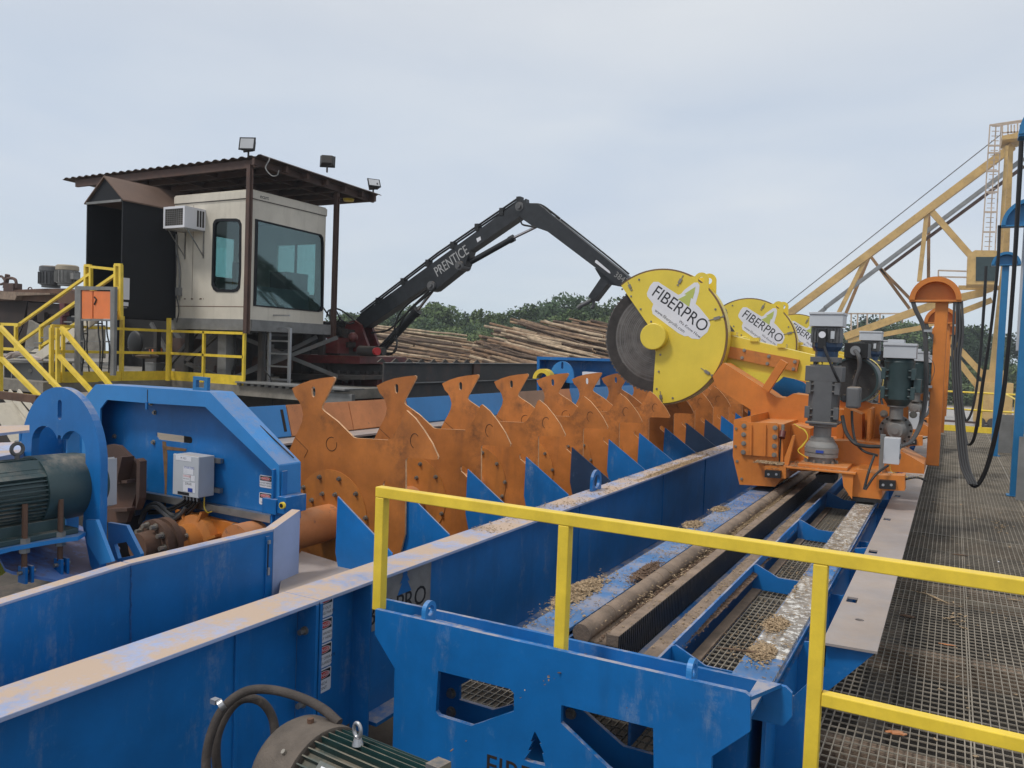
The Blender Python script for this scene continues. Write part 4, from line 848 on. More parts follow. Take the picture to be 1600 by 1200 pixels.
    tp = [(668,192),(598,238),(612,243),(560,270),(628,318),(640,262),(650,268),(662,228)]
    b.use(LOGG).prism([(p.x, p.z) for p in (P3(*q) for q in tp)], 'y', SY - .0072, SY - .006); b.build('maker_sticker', gd)
    # latches and screws
    for q0, q1 in (((243, 160), (268, 215)), ((590, 120), (555, 185)), ((748, 402), (845, 376)), ((700, 700), (772, 748)), ((445, 845), (455, 910))):
        a_, c_ = P3(*q0, SY - .008), P3(*q1, SY - .008); b = MB(BOLT); m_ = (a_ + c_) / 2; d = (c_ - a_)
        b.bar(a_, c_, .008, .006, up=(0, 1, 0)); b.bar(m_ - d * .15, m_ + d * .25, .034, .016, up=(0, 1, 0)); b.bar(c_ - d * .08, c_, .028, .01, up=(0, 1, 0)); b.build('toggle_latch', gd)
    b = MB(BOLT, 1)
    for q in ((265, 252), (325, 332), (390, 410), (448, 617), (438, 722), (425, 830), (525, 888), (210, 208), (315, 148), (792, 333)): p = P3(*q); b.bolt((p.x, SY - .0042, p.z), (0, -1, 0), .009, .009)
    b.build('guard_screw', gd)
    # arm and belt guard
    f = prj(4.444, S4, 9.05)
    b = MB(ORG); b.prism(f([(-30, 480), (45, 385), (345, 575), (415, 625), (470, 632), (530, 600), (640, 615), (640, 830), (232, 830), (235, 712), (0, 560)]), 'y', 9.05, 9.40); b.build('saw_arm', t, .006)
    b = MB(ORG); a_ = at(1120 + 470/4.444, 480 + 375/4.444, Y=8.98); c_ = at(1120 + 340/4.444, 480 + 575/4.444, Y=8.98); b.bar(a_, c_, .085, .06, up=(0, 1, 0)); b.build('arm_brace', t, .004)
    f = prj(4.444, S4, 9.5)
    b = MB(YELG); b.prism(f([(-70, 225), (75, 192), (680, 335), (1010, 400), (1010, 470), (900, 540), (640, 520), (330, 455), (60, 430), (-70, 400)]), 'y', 9.52, 9.9); bg_ = b.build('belt_guard', t, .006)
    b = MB(ORGK); b.prism(f([(-60, 262), (40, 262), (575, 365), (558, 448), (60, 345), (-60, 335)]), 'y', 9.47, 9.515); b.build('guard_rail', bg_, .002)
    b = MB(BOLT, 1)
    for q in ((195, 300), (365, 342), (545, 380), (180, 352), (355, 392), (535, 430)): p = f([q])[0]; b.bolt((p[0], 9.4695, p[1]), (0, -1, 0), .014, .014)
    b.build('rail_bolt', bg_)
    b = MB(YELG, 1)
    for q in ((105, 190), (260, 232), (450, 275)): p = f([q])[0]; b.box(p[0] - .05, p[0] + .05, 9.50, 9.60, p[1] - .01, p[1] + .035)
    b.build('hinge_lug', bg_)
    b = MB(BLUE); b.prism(pxy([(360, 560), (480, 478), (600, 520), (720, 620), (500, 680)], 10.2, S4, 4.444), 'y', 10.2, 10.22); b.build('blue_shield', t)
    # end box with bolted cover
    Yf = 8.20; f = prj(4.706, S5, Yf)
    b = MB(ORG); b.prism(f([(78, 262), (205, 232), (205, 290), (440, 296), (440, 640), (430, 700), (380, 755), (120, 740), (70, 530)]), 'y', Yf, 9.5); b.prism(pxy([(410, 300), (520, 300), (640, 330), (640, 640), (410, 640)], 8.62, S5, 4.706), 'y', 8.62, 9.5); b.build('end_box', t, .006)
    f = prj(4.706, S5, Yf - .03)
    b = MB(ORG); b.prism(f([(128, 272), (165, 270), (180, 282), (395, 288), (402, 300), (400, 540), (130, 520)]), 'y', Yf - .025, Yf - .002)
    for x in (208, 312): b.prism(f([(x - 4, 300), (x + 5, 300), (x + 2, 520), (x - 7, 520)]), 'y', Yf - .05, Yf - .0255)
    b.build('cover_plate', t, .002)
    b = MB(BOLT, 1)
    for q in ((152, 308), (150, 372), (150, 437), (147, 502), (381, 322), (379, 390), (376, 456), (375, 522)): p = f([q])[0]; b.bolt((p[0], Yf - .0255, p[1]), (0, -1, 0), .017, .015)
    for q in ((90, 330), (85, 460), (97, 570), (130, 700)): p = f([q])[0]; b.bolt((p[0], Yf - .0005, p[1]), (0, -1, 0), .010, .010)
    b.build('cover_bolt', t)
    b = MB(RED); p = f([(438, 350)])[0]; b.cone((p[0], Yf - .06, p[1] - .06), (p[0], Yf - .02, p[1] + .0), .03); b.use(BOLT).cone((p[0], Yf - .03, p[1]), (p[0], Yf - .03, p[1] + .07), .016); b.use(HOLE).box(p[0] - .03, p[0] - .015, Yf - .004, Yf - .001, p[1] - .34, p[1] - .05); b.build('grease_fitting', t)
    # motor shelf
    zs = at(1280, 733, Y=8.05).z
    b = MB(ORG); xs0, xs1 = at(1228, 735, Y=8.05).x, at(1337, 745, Y=8.05).x
    b.box(xs0, xs1, 8.02, 9.0, zs - .018, zs); b.box(xs0 + .10, xs1 - .08, 8.10, 8.9, zs + .0005, zs + .03); b.build('motor_shelf', t, .003)
    b = MB(ORG, 1); b.prism([(xs1 - .02, zs - .019), (xs1 - .02, zs - .25), (xs1 - .10, zs - .14), (xs1 - .12, zs - .019)], 'y', 8.04, 8.06)
    f = prj(4.706, S5, 8.1); b.prism(f([(452, 545), (512, 378), (530, 376), (478, 605), (455, 605)]), 'y', 8.08, 8.14); b.build('shelf_gusset', t)
    # grey gearmotor
    Ym = 8.38; mxc = at(1289, 600, Y=Ym).x; zz = lambda py, px=1289: at(px, py, Y=Ym).z
    ppm = lambda px: abs(at(1289 + px, 600, Y=Ym).x - at(1289, 600, Y=Ym).x)
    g = MB(GRYL); ax0 = (mxc, Ym, 0)
    def ll(mb, prof, n=32): mb.lathe((mxc, Ym, 0), (0, 0, 1), prof, n)
    ll(g, [(zs + .031, ppm(22)), (zz(735), ppm(22)), (zz(729), ppm(20)), (zz(714), ppm(20)), (zz(713.5), ppm(26.5)), (zz(707.5), ppm(26.5)), (zz(707.4), ppm(25)), (zz(706.5), ppm(25)), (zz(706.4), ppm(27)), (zz(699.5), ppm(27)), (zz(699.4), ppm(25.4)), (zz(698.5), ppm(25.4)), (zz(698.4), ppm(26)), (zz(695), ppm(25)), (zz(690), ppm(21)), (zz(689.9), ppm(20)), (zz(686), ppm(20)), (zz(685.9), ppm(18)), (zz(683), ppm(18)), (zz(682.9), ppm(14)), (zz(667), ppm(14)), (zz(666), ppm(22)), (zz(661), ppm(22))], 40)
    gm_ = g.build('gear_reducer', t)
    b = MB(GRYL)
    b.use(BLUI).box(mxc - .03, mxc + .04, Ym - ppm(27.8), Ym - ppm(26), zz(706), zz(702)); b.build('reducer_ring', gm_)
    b = MB(BOLT, 1)
    for k in range(10): a = 2 * math.pi * k / 10; b.bolt((mxc + math.cos(a) * ppm(25), Ym + math.sin(a) * ppm(25), zs + .031), (0, 0, 1), .013, .02)
    for k in range(12): a = 2 * math.pi * k / 12; b.bolt((mxc + math.cos(a) * ppm(18), Ym + math.sin(a) * ppm(18), zz(688)), (0, 0, 1), .008, .01)
    b.build('reducer_bolt', gm_)
    b = MB(GRY); b.box(mxc - ppm(24), mxc + ppm(26), Ym - .17, Ym + .17, zz(662), zz(658)); h = ppm(23)
    o8 = [(-h, -h*.6), (-h*.62, -h), (h*.62, -h), (h, -h*.6), (h, h*.6), (h*.62, h), (-h*.62, h), (-h, h*.6)]
    b.prism([(mxc + x, Ym + y) for x, y in o8], 'z', zz(659), zz(570)); b.lathe((mxc, Ym, zz(655)), (0, 0, zz(595) - zz(655)), [(0, h * 1.0), (1, h * 1.0)], 28)
    h2_ = ppm(29); b.box(mxc - h2_, mxc + h2_, Ym - h2_ * .8, Ym + h2_ * .8, zz(596), zz(572)); gb = b.build('motor_body', t, .006)
    b = MB(GRY, 1)
    for sx in (-1, 1):
        for z0, z1 in ((zz(612), zz(600)), (zz(650), zz(638))):
            b.box(mxc + sx * h * .62, mxc + sx * h * 1.12, Ym - h * 1.14, Ym - h * .62, z0, z0 + .012); b.box(mxc + sx * h * .62, mxc + sx * h * 1.12, Ym - h * 1.14, Ym - h * .62, z1 - .012, z1)
            b.box(mxc + sx * h * .80, mxc + sx * h * 1.15, Ym - h * 1.16, Ym - h * 1.0, z0 - .02, z1 + .02)
    b.build('mounting_lug', gb, .003)
    b = MB(GRY); b.box(mxc - ppm(22), mxc + ppm(22), Ym - .14, Ym + .14, zz(566), zz(558)); 
    for sx in (-1, 1): b.cone((mxc + sx * ppm(15), Ym - .08, zz(573)), (mxc + sx * ppm(15), Ym - .08, zz(565)), .02)
    b.build('motor_flange', gb, .003)
    b = MB(BLUED if 0 else mat('navy_adapter', (.015, .05, .12), .4, grime=.3)); b.lathe((mxc, Ym, 0), (0, 0, 1), [(zz(558), ppm(18)), (zz(549), ppm(18)), (zz(548), ppm(20)), (zz(542), ppm(24)), (zz(535), ppm(24))], 8, False); b.build('adapter', gb)
    b = MB(GRY); b.box(mxc - ppm(23), mxc + ppm(22), Ym - .13, Ym + .13, zz(536), zz(512))
    for k in range(9): x = mxc - ppm(20) + ppm(40) * k / 8; b.box(x - .003, x + .003, Ym - .145, Ym + .145, zz(534), zz(514))
    b.use(BLK).box(mxc - ppm(10), mxc + ppm(2), Ym - .19, Ym - .146, zz(545), zz(515)); b.use(WHT).cone((mxc - ppm(4), Ym - .191, zz(524)), (mxc - ppm(4), Ym - .195, zz(524)), .032, n=20); b.use(BOXG).box(mxc + ppm(8), mxc + ppm(14), Ym - .149, Ym - .1455, zz(530), zz(518))
    b.build('servo_motor', gb, .003)
    b = MB(BOXG); b.box(mxc - ppm(26), mxc + ppm(26), Ym - .16, Ym + .14, zz(511), zz(493)); b.box(mxc - ppm(27), mxc + ppm(27), Ym - .17, Ym + .15, zz(493) + .001, zz(489)); b.build('terminal_box', gb, .004)
    b = MB(YELG); c = (mxc - ppm(7), Ym - .19, zz(568)); b.tube([(c[0] + math.cos(R(a)) * .02, c[1] + .1, c[2] + math.sin(R(a)) * .02) for a in range(0, 361, 30)], .007, 8); b.build('lifting_eye', gb)
    b = MB(BLK, 1); b.tube(smoothpts([at(1288, 541, Y=Ym - .2), at(1293, 556, Y=Ym - .24), at(1303, 580, Y=Ym - .26), at(1311, 597, Y=Ym - .22)], 6), .013, 8)
    b.tube(smoothpts([at(1331, 642, Y=Ym - .1), at(1332, 665, Y=Ym - .1), at(1337, 690, Y=Ym - .2), at(1350, 705, Y=Ym - .3), at(1372, 712, Y=Ym - .3)], 6), .012, 8)
    b.tube(smoothpts([at(1316, 650, Y=Ym - .1), at(1322, 675, Y=Ym - .2), at(1335, 692, Y=Ym - .3), at(1352, 697, Y=Ym - .3), at(1376, 698, Y=Ym - .3)], 6), .018, 8)
    b.tube(smoothpts([at(1366, 712, Y=Ym - .4), at(1358, 735, Y=Ym - .5), at(1350, 765, Y=Ym - .55)], 6), .011, 8)
    b.tube(smoothpts([at(1388, 727, Y=Ym - .4), at(1368, 742, Y=Ym - .5), at(1352, 765, Y=Ym - .55)], 6), .011, 8)
    b.build('power_cable', gb)
    b = MB(YELG)
    for k in range(3): b.tube(smoothpts([at(1240 + 4 * k, 662 + 3 * k, Y=8.1), at(1256 + k, 672, Y=8.1), at(1262, 684, Y=8.1), at(1255 - k, 696, Y=8.1), at(1247, 705, Y=8.1), at(1262, 716, Y=8.1)], 5), .0035, 5)
    b.build('loose_wires', gb)
    # side terminal box
    b = MB(GRY); p = at(1322, 637, Y=Ym - .05); q = at(1345, 605, Y=Ym - .05); b.box(p.x, q.x, Ym - .12, Ym + .08, p.z, q.z); b.box(p.x - .05, p.x - .001, Ym - .04, Ym + .04, p.z + .05, q.z - .08); b.build('side_box', gb, .02)
    # big drive motor behind
    Yd = 9.2; c = at(1333, 594, Y=Yd); rr = abs(at(1333, 594 + 37, Y=Yd).z - c.z)
    b = MB(GRN); b.lathe((c.x, Yd, c.z), (0, 1, 0), [(0, rr * .90), (.0, rr * .98), (.03, rr), (.22, rr), (.24, rr * .93), (.75, rr * .9)], 48, caps=False); dm = b.build('drive_motor', t)
    b = MB(mat('dirty_fan_grille', (.03, .03, .03), .6, grime=.6, gscale=90, chip=1.0, chipc=(.22, .16, .10))); b.lathe((c.x, Yd + .01, c.z), (0, 1, 0), [(0, rr * .9), (.006, rr * .9)], 40); b.build('fan_grille', dm)
    b = MB(YELG); b.lathe((c.x, Yd + .45, c.z), (0, 1, 0), [(0, rr * 1.02), (.04, rr * 1.05), (.08, rr * 1.02)], 48, caps=False); b.build('yellow_ring', dm)
    b = MB(BLK); p = at(1338, 548, Y=Yd - .02); b.box(p.x - .11, p.x + .12, Yd - .1, Yd + .25, p.z - .08, p.z + .08); b.use(ALU).cone((p.x - .0, Yd - .102, p.z), (p.x, Yd - .13, p.z), .05, n=20)
    b.use(CABLE).tube(smoothpts([(p.x, Yd - .13, p.z), at(1342, 558, Y=Yd - .22), at(1343, 575, Y=Yd - .22), at(1337, 595, Y=Yd - .2), at(1334, 610, Y=Yd - .2)], 6), .022, 10); b.build('motor_lead_box', dm, .003)
    # right hand body: tall back wall, green motor and round gearbox
    Yr = 9.25; f = prj(4.444, S4, Yr)
    b = MB(ORG); b.prism(f([(640, 585), (900, 585), (1000, 640), (1075, 668), (1205, 682), (1240, 700), (1330, 690), (1330, 1010), (640, 1010)]), 'y', Yr, Yr + .02)
    b.prism(f([(860, 700), (910, 700), (905, 940), (860, 940)]), 'y', Yr - .35, Yr - .005); b.build('back_wall', t, .004)
    b = MB(ORG); f2 = prj(4.444, S4, 8.9)
    b.prism(f2([(885, 690), (1010, 745), (1010, 935), (885, 935)]), 'y', 8.88, 9.2); b.prism(f2([(1062, 700), (1085, 700), (1068, 930), (1050, 930)]), 'y', 8.7, 9.2); b.build('inner_post', t, .004)
    b = MB(ORG); f2 = prj(4.444, S4, 8.55)
    b.prism(f2([(640, 930), (960, 930), (1130, 955), (1285, 1005), (1440, 1095), (1440, 1160), (960, 1130), (640, 1125)]), 'y', 8.58, 9.2); b.build('lower_body', t, .006)
    b = MB(ORG); f2 = prj(4.706, S5, 8.15)
    b.prism(f2([(930, 640), (980, 625), (1170, 645), (1170, 830), (1160, 845), (920, 820)]), 'y', 8.12, 8.9); b.build('wheel_box', t, .006)
    b = MB(BLK); b.prism(f2([(940, 825), (1160, 845), (1160, 870), (945, 855)]), 'y', 8.10, 8.9); b.prism(f2([(660, 680), (810, 680), (800, 745), (680, 740)]), 'y', 8.3, 8.6); b.build('slide_pad', t)
    for q in ((1125, 670, 1335, 785, 1150, 700, 1270, 770), (305, 600, 460, 695, 315, 628, 430, 688)):
        f2 = prj(4.706, S5, 8.0); b = MB(ORG); b.prism(f2([(q[0], q[1]), (q[2], q[1] + 5), (q[2], q[3]), (q[0], q[3])]), 'y', 8.0, 8.2 if q[0] > 900 else 8.19); b.build('bumper_bracket', t, .003)
        b = MB(BLK); b.prism(f2([(q[4], q[5]), (q[6], q[5] + 8), (q[6], q[7]), (q[4], q[7] - 8)]), 'y', 7.93, 7.999)
        for k in (.25, .75): p = f2([(lerp(q[4], q[6], k), (q[5] + q[7]) / 2)])[0]; b.use(ALU).cone((p[0], 7.9295, p[1]), (p[0], 7.925, p[1]), .012, n=12)
        b.build('rubber_bumper', t, .004)
    Yg = 8.95; gx = at(1404, 600, Y=Yg).x; gz = lambda py: at(1404, py, Y=Yg).z; gp = lambda px: abs(at(1404 + px, 600, Y=Yg).x - gx)
    b = MB(GRN); b.lathe((gx, Yg, 0), (0, 0, 1), [(gz(634), gp(15)), (gz(632), gp(17)), (gz(626), gp(21)), (gz(624), gp(23)), (gz(570), gp(24)), (gz(566), gp(25)), (gz(560), gp(22))], 32)
    for sx in (-1, 1):
        for z0, z1 in ((590, 578), (620, 607)): b.box(gx + sx * gp(15), gx + sx * gp(27), Yg - gp(22), Yg - gp(12), gz(z0), gz(z0) + .015); b.box(gx + sx * gp(15), gx + sx * gp(27), Yg - gp(22), Yg - gp(12), gz(z1) - .015, gz(z1)); b.box(gx + sx * gp(20), gx + sx * gp(27), Yg - gp(23), Yg - gp(18), gz(z0) - .02, gz(z1) + .02)
    b.box(gx + gp(24), gx + gp(36), Yg - .1, Yg + .1, gz(612), gz(591)); g2_ = b.build('green_gearmotor', t, .004)
    b = MB(BOXG); b.box(gx - gp(25), gx + gp(26), Yg - .16, Yg + .16, gz(560) + .001, gz(541)); b.box(gx - gp(26), gx + gp(27), Yg - .17, Yg + .17, gz(541) + .001, gz(537)); b.box(gx - gp(20), gx + gp(6), Yg - .1, Yg + .16, gz(537) + .002, gz(531)); b.build('white_terminal_box', g2_, .004)
    b = MB(GRYL); b.lathe((gx - gp(1), Yg, 0), (0, 0, 1), [(gz(655), gp(11)), (gz(637), gp(11)), (gz(636), gp(15)), (gz(634), gp(15))], 28)
    cz = gz(673); b.lathe((gx - gp(1), Yg + .12, cz), (0, -1, 0), [(0, gp(27)), (.05, gp(27)), (.051, gp(20)), (.12, gp(18)), (.17, gp(12)), (.171, gp(6)), (.19, gp(6))], 36); b.build('round_gearbox', g2_)
    b = MB(HOLE, 1)
    for k in range(14): a = 2 * math.pi * k / 14; b.bolt((gx - gp(1) + math.cos(a) * gp(24), Yg + .0695, cz + math.sin(a) * gp(24)), (0, -1, 0), .008, .006)
    b.use(BOLT).bolt((gx - gp(1), Yg - .0, gz(660)), (0, -1, 0), .012, .012)
    for q in ((1381, 646), (1427, 648)): p = at(*q, Y=Yr); b.bolt((p.x, Yr - .001, p.z), (0, -1, 0), .026, .03)
    b.build('gearbox_bolt', g2_)
    # junction box on its strut
    Yj = 8.25; b = MB(GRST); p = at(1376, 735, Y=Yj); q = at(1376, 679, Y=Yj); b.box(p.x - .02, p.x + .025, Yj + .02, Yj + .07, p.z, q.z); b.build('box_strut', t)
    b = MB(BOXG); p = at(1381, 722, Y=Yj); q = at(1408, 684, Y=Yj); b.box(p.x, q.x, Yj - .12, Yj + .03, p.z, q.z); b.use(GRST); b.box(q.x, q.x + .012, Yj - .10, Yj - .08, p.z + .05, p.z + .1); b.box(q.x, q.x + .012, Yj - .10, Yj - .08, q.z - .1, q.z - .05); jb_ = b.build('junction_box', t, .004)
    b = MB(YEL); s0 = at(1390, 723, Y=Yj - .05); b.tube(smoothpts([s0, s0 + Vector((.02, 0, -.08)), s0 + Vector((.12, 0, -.1)), s0 + Vector((.18, 0, -.14))], 5), .004, 5); b.build('earth_wire', jb_)
    b = MB(BLK); s0 = at(1408, 752, Y=8.1); b.tube(smoothpts([s0, s0 + Vector((.05, 0, .03)), s0 + Vector((.13, 0, .05)), s0 + Vector((.2, 0, .03))], 5), .012, 6); b.build('short_pipe', t)
    # sawdust on the shelf belongs to the carriage's top surfaces
    # cable arm: post and half-round saddle
    px0, px1 = -.196, -.078; Yp = 9.24
    b = MB(ORG); b.box(px0, px1, Yp, Yp + .12, .73, 2.417); pst = b.build('cable_post', t, .006)
    def saddle(parent, cx, cz_, r_, y0, y1, m):
        b = MB(m); o_ = arc(cx, cz_, r_, 0, 180, 28); i_ = arc(cx, cz_ + .035, r_ - .045, 180, 0, 28)
        b.prism([(cx - r_, cz_ - .02), (cx + r_, cz_ - .02)] + o_, 'y', y0 + .02, y0 + .03)
        b.prism(o_ + i_[:], 'y', y0, y1) if 0 else b.prism(o_ + [(x, max(z, cz_)) for x, z in arc(cx, cz_, r_ - .05, 180, 0, 28)], 'y', y0 - .09, y1)
        b.box(cx - r_, cx + r_, y0 - .08, y1 - .002, cz_ - .02, cz_ - .0005)
        return b.build('cable_saddle', parent, .003)
    saddle(pst, -.20, 2.42, .235, Yp + .02, Yp + .10, ORG)
    b = MB(CABLE)
    for k, (dx, dy) in enumerate(((0, 0), (.035, .0), (.0, .035), (.035, .035))):
        b.tube(smoothpts([Vector((-.41 + dx * .3, Yp - .03 + dy, 2.41)), at(1430 + dx * 60, 485, Y=9.2 + dy), at(1443 + dx * 60, 515, Y=9.2 + dy), at(1446 + dx * 60, 560, Y=9.2 + dy), at(1445 + dx * 60, 620, Y=9.15 + dy), at(1438 + dx * 60, 660, Y=9.0 + dy), at(1424 + dx * 60, 688, Y=8.8 + dy), at(1408, 698, Y=8.6 + dy)], 6), .016, 8)
    b.use(ALU)
    for q in ((1447, 517), (1447, 604)): p = at(*q, Y=9.2); b.box(p.x - .02, p.x + .055, 9.17, 9.26, p.z - .012, p.z + .012)
    b.build('cable_bundle', t)
    return t, saddle
car, saddle = make_carriage()
# loose wood chips on the shelf of the nearest carriage
def chipset(name, x0, x1, y0, y1, z, n, label, s0=.002, s1=.008):
    b = MB(CHIPS)
    cl_ = [(rnd.uniform(x0, x1), rnd.uniform(y0, y1)) for i in range(max(3, n // 25))]
    for k in range(int(n * 1.7)):
        c_ = rnd.choice(cl_); q_ = (min(x1, max(x0, rnd.gauss(c_[0], .05))), min(y1, max(y0, rnd.gauss(c_[1], .12)))) if rnd.random() < .6 else (rnd.uniform(x0, x1), rnd.uniform(y0, y1))
        p = Vector((q_[0], q_[1], z + .002 + rnd.uniform(0, .006))); s = rnd.uniform(s0, s1); a = rnd.uniform(0, 3.14)
        d = Vector((math.cos(a), math.sin(a), rnd.uniform(-.3, .3))) * s; e_ = Vector((-math.sin(a), math.cos(a), 0)) * s * rnd.uniform(.2, .7); q = Vector((0, 0, .002))
        b.add([p - d - e_, p + d - e_, p + d + e_, p - d + e_, p - d - e_ + q, p + d - e_ + q, p + d + e_ + q, p - d + e_ + q], [(0,1,2,3), (4,5,6,7), (0,1,5,4), (1,2,6,5), (2,3,7,6), (3,0,4,7)])
    tag(b.build(name), label, 'sawdust', 'sawdust heaps on the rails', 'stuff')
zs_ = at(1280, 733, Y=8.05).z
chipset('sawdust', -1.42, -.82, 8.03, 8.4, zs_ + .001, 260, 'sawdust sprinkled round the grey gearmotor base')
chipset('sawdust', -1.66, -1.40, 8.0, 8.18, at(1220, 727, Y=8.0).z, 220, 'sawdust heaped on the left bumper bracket', .006, .016)
c2 = copy_tree(car, None, Vector((-1.2, 12.9, .42))); c2['label'] = 'middle orange saw carriage, its yellow saw guard partly behind the nearest one'
c3 = copy_tree(car, None, Vector((-1.2, 17.6, .42))); c3['label'] = 'farthest orange saw carriage, only the top of its yellow guard showing'
# ================================================================ blue fixed posts with hanging cables
def blue_post(x, y, label, zt=3.60, rs=.25):
    t = thing('cable_stand', (x, y, 0), label, 'cable stand', 'blue cable stands on the walkway')
    b = MB(BLUEP); b.box(x - .06, x + .06, y, y + .12, .012, zt); b.build('post', t, .005)
    b = MB(BLUEP); b.box(x - .10, x + .10, y - .04, y + .16, 0.001, .0118); b.build('base_plate', t)
    saddle(t, x - .0, zt, rs, y + .02, y + .10, BLUEP)
    return t
bx_ = .83
zt = at(1592, 345, Y=12.95).z
hc = at(1593, 352, Y=12.95)
pbn = blue_post(.83, 12.95, 'blue cable stand nearer the camera at the right edge', hc.z, .36)
h2p = at(1556, 414, Y=18.6)
pbf = blue_post(.80, 18.6, 'farther blue cable stand, behind the hanging black cables', h2p.z)
pb0 = blue_post(at(1591, 212, Y=8.3).x + .36, 8.3, 'closest blue cable stand, only its saddle edge in the top right corner', at(1594, 212, Y=8.3).z, .36)
def hang(name, p0, p1, low, label, r=.02, n=5, m=BLK, spread=.03):
    b = MB(m)
    for k in range(n):
        o = Vector((rnd.uniform(-1, 1) * spread, rnd.uniform(-1, 1) * spread, 0)); pts = [Vector(p) + o * (0.6 + .4 * math.sin(i * 1.3 + k)) for i, p in enumerate([p0] + low + [p1])]
        b.tube(smoothpts(pts, 8), r * rnd.uniform(.8, 1.1), 8)
    tag(b.build(name), label, 'cables', 'cables hanging over the walkway')
# nearest loop: from the front saddle top down to the low point and up to the first orange post
hang('hanging_cables', at(1597, 195, Y=8.5), at(1497, 470, Y=9.28), [at(1592, 300, Y=8.55), at(1583, 450, Y=8.7), at(1570, 600, Y=8.85), at(1553, 690, Y=9.0), at(1537, 742, Y=9.08), at(1521, 760, Y=9.12), at(1508, 730, Y=9.2), at(1501, 660, Y=9.25), at(1497, 570, Y=9.28), at(1500, 520, Y=9.28)],
     'thick bundle of black and grey cables looping low over the walkway', .0145, 4, BLK, .022)
b = MB(CABLE)
for k in range(4):
    dx = (k - 1.5) * .022; b.tube(smoothpts([at(1497, 470, Y=9.2) + Vector((dx, 0, 0)), at(1497, 520, Y=9.2) + Vector((dx * 1.3, 0, 0)), at(1494, 570, Y=9.2) + Vector((dx, 0, 0)), at(1500, 660, Y=9.18) + Vector((dx, 0, 0)), at(1507, 725, Y=9.12) + Vector((dx, 0, 0)), at(1520, 757, Y=9.05) + Vector((dx, 0, 0))], 8), .011, 8)
tag(b.build('hanging_cables'), 'grey cables hanging from the nearest orange cable post', 'cables', 'cables hanging over the walkway')
hang('hanging_cables', at(1562, 352, Y=12.95), at(1499, 505, Y=14.0) , [at(1559, 420, Y=12.98), at(1548, 520, Y=13.1), at(1536, 600, Y=13.2), at(1528, 660, Y=13.3), at(1520, 690, Y=13.4), at(1511, 692, Y=13.6), at(1506, 660, Y=13.8), at(1500, 580, Y=13.95)], 'black cables hanging from the nearer blue stand in a narrow loop', .015, 4, BLK, .02)
hang('hanging_cables', at(1541, 416, Y=18.6), at(1490, 515, Y=18.8), [at(1538, 480, Y=18.6), at(1531, 570, Y=18.6), at(1522, 630, Y=18.6), at(1512, 656, Y=18.6), at(1506, 648, Y=18.6), at(1500, 600, Y=18.6)], 'black cables hanging from the farther blue stand', .018, 3, BLK, .02)
b = MB(CABLE); b.tube(smoothpts([at(1450, 558, Y=9.0), at(1458, 566, Y=9.0), at(1460, 580, Y=9.0), at(1455, 595, Y=9.0), at(1449, 600, Y=9.0)], 6), .003, 5); b.use(RED); tag(b.build('thin_wire'), 'thin looped wire beside the nearest orange cable post', 'wire')
# grey cabinets at the right edge
gb = thing('control_cabinet', at(1600, 640, Y=13.3), 'pale grey electrical cabinets and conduits by the right edge behind the blue stand', 'electrical cabinet')
b = MB(BOXG); p = at(1584, 560, Y=13.6); q = at(1584, 690, Y=13.6); b.box(p.x + .10, p.x + .7, 13.6, 13.9, q.z + .12, p.z + .02); b.box(p.x + .16, p.x + .66, 13.585, 13.5995, q.z + .15, p.z - .02); b.build('cabinet', gb, .006)
b = MB(GRST); x = at(1586, 780, Z=0).x; b.box(x, x + .2, 12.6, 12.63, 0, at(1590, 682, Y=12.6).z); b.box(x + .4, x + .43, 12.6, 12.9, 0, 1.1); b.build('stand_leg', gb)
b = MB(GRST); p = at(1562, 655, Y=19.5); b.box(p.x, p.x + .25, 19.5, 19.6, 0, p.z + .1); b.build('far_panel', gb)
b = MB(BOXG); p = at(1597, 400, Y=13.2); b.box(p.x, p.x + .12, 13.2, 13.3, at(1597, 548, Y=13.2).z, at(1597, 355, Y=13.2).z); b.build('cable_duct', gb)
b = MB(BLK)
for k in range(3): b.tube(smoothpts([at(1594 + 3 * k, 500, Y=13.25), at(1597 + 3 * k, 560, Y=13.25), at(1590 + 3 * k, 690, Y=13.25), at(1592 + 3 * k, 730, Y=13.25)], 5), .02, 6)
b.build('conduit', gb)
# yellow railing at the far end of the walkway
er = thing('end_railing', (0, 24.9, 0), 'yellow pipe railing with kick plate closing the far end of the walkway', 'railing')
b = MB(YEL); b.box(-.8, 2.6, 24.88, 24.90, 0, .16); b.build('kick_plate', er)
for z in (.60, 1.07): b = MB(YEL); b.cone((-.8, 24.92, z), (2.6, 24.92, z), .025, n=8); b.build('rail', er)
for x in (-.8, .72, 2.2): b = MB(YEL); b.cone((x, 24.95, 0), (x, 24.95, 1.09), .025, n=8); b.build('post', er)
sr = thing('side_railing', (1.6, 14, 0), 'yellow railing along the right side of the walkway behind the grey cabinets', 'railing')
for z in (.55, 1.07): b = MB(YEL); b.cone((1.25, 14.4, z), (1.25, 24.5, z), .022, n=8); b.build('rail', sr)
for y in (14.4, 17.5, 21): b = MB(YEL); b.cone((1.25, y, .001), (1.25, y, 1.09), .022, n=8); b.build('post', sr)

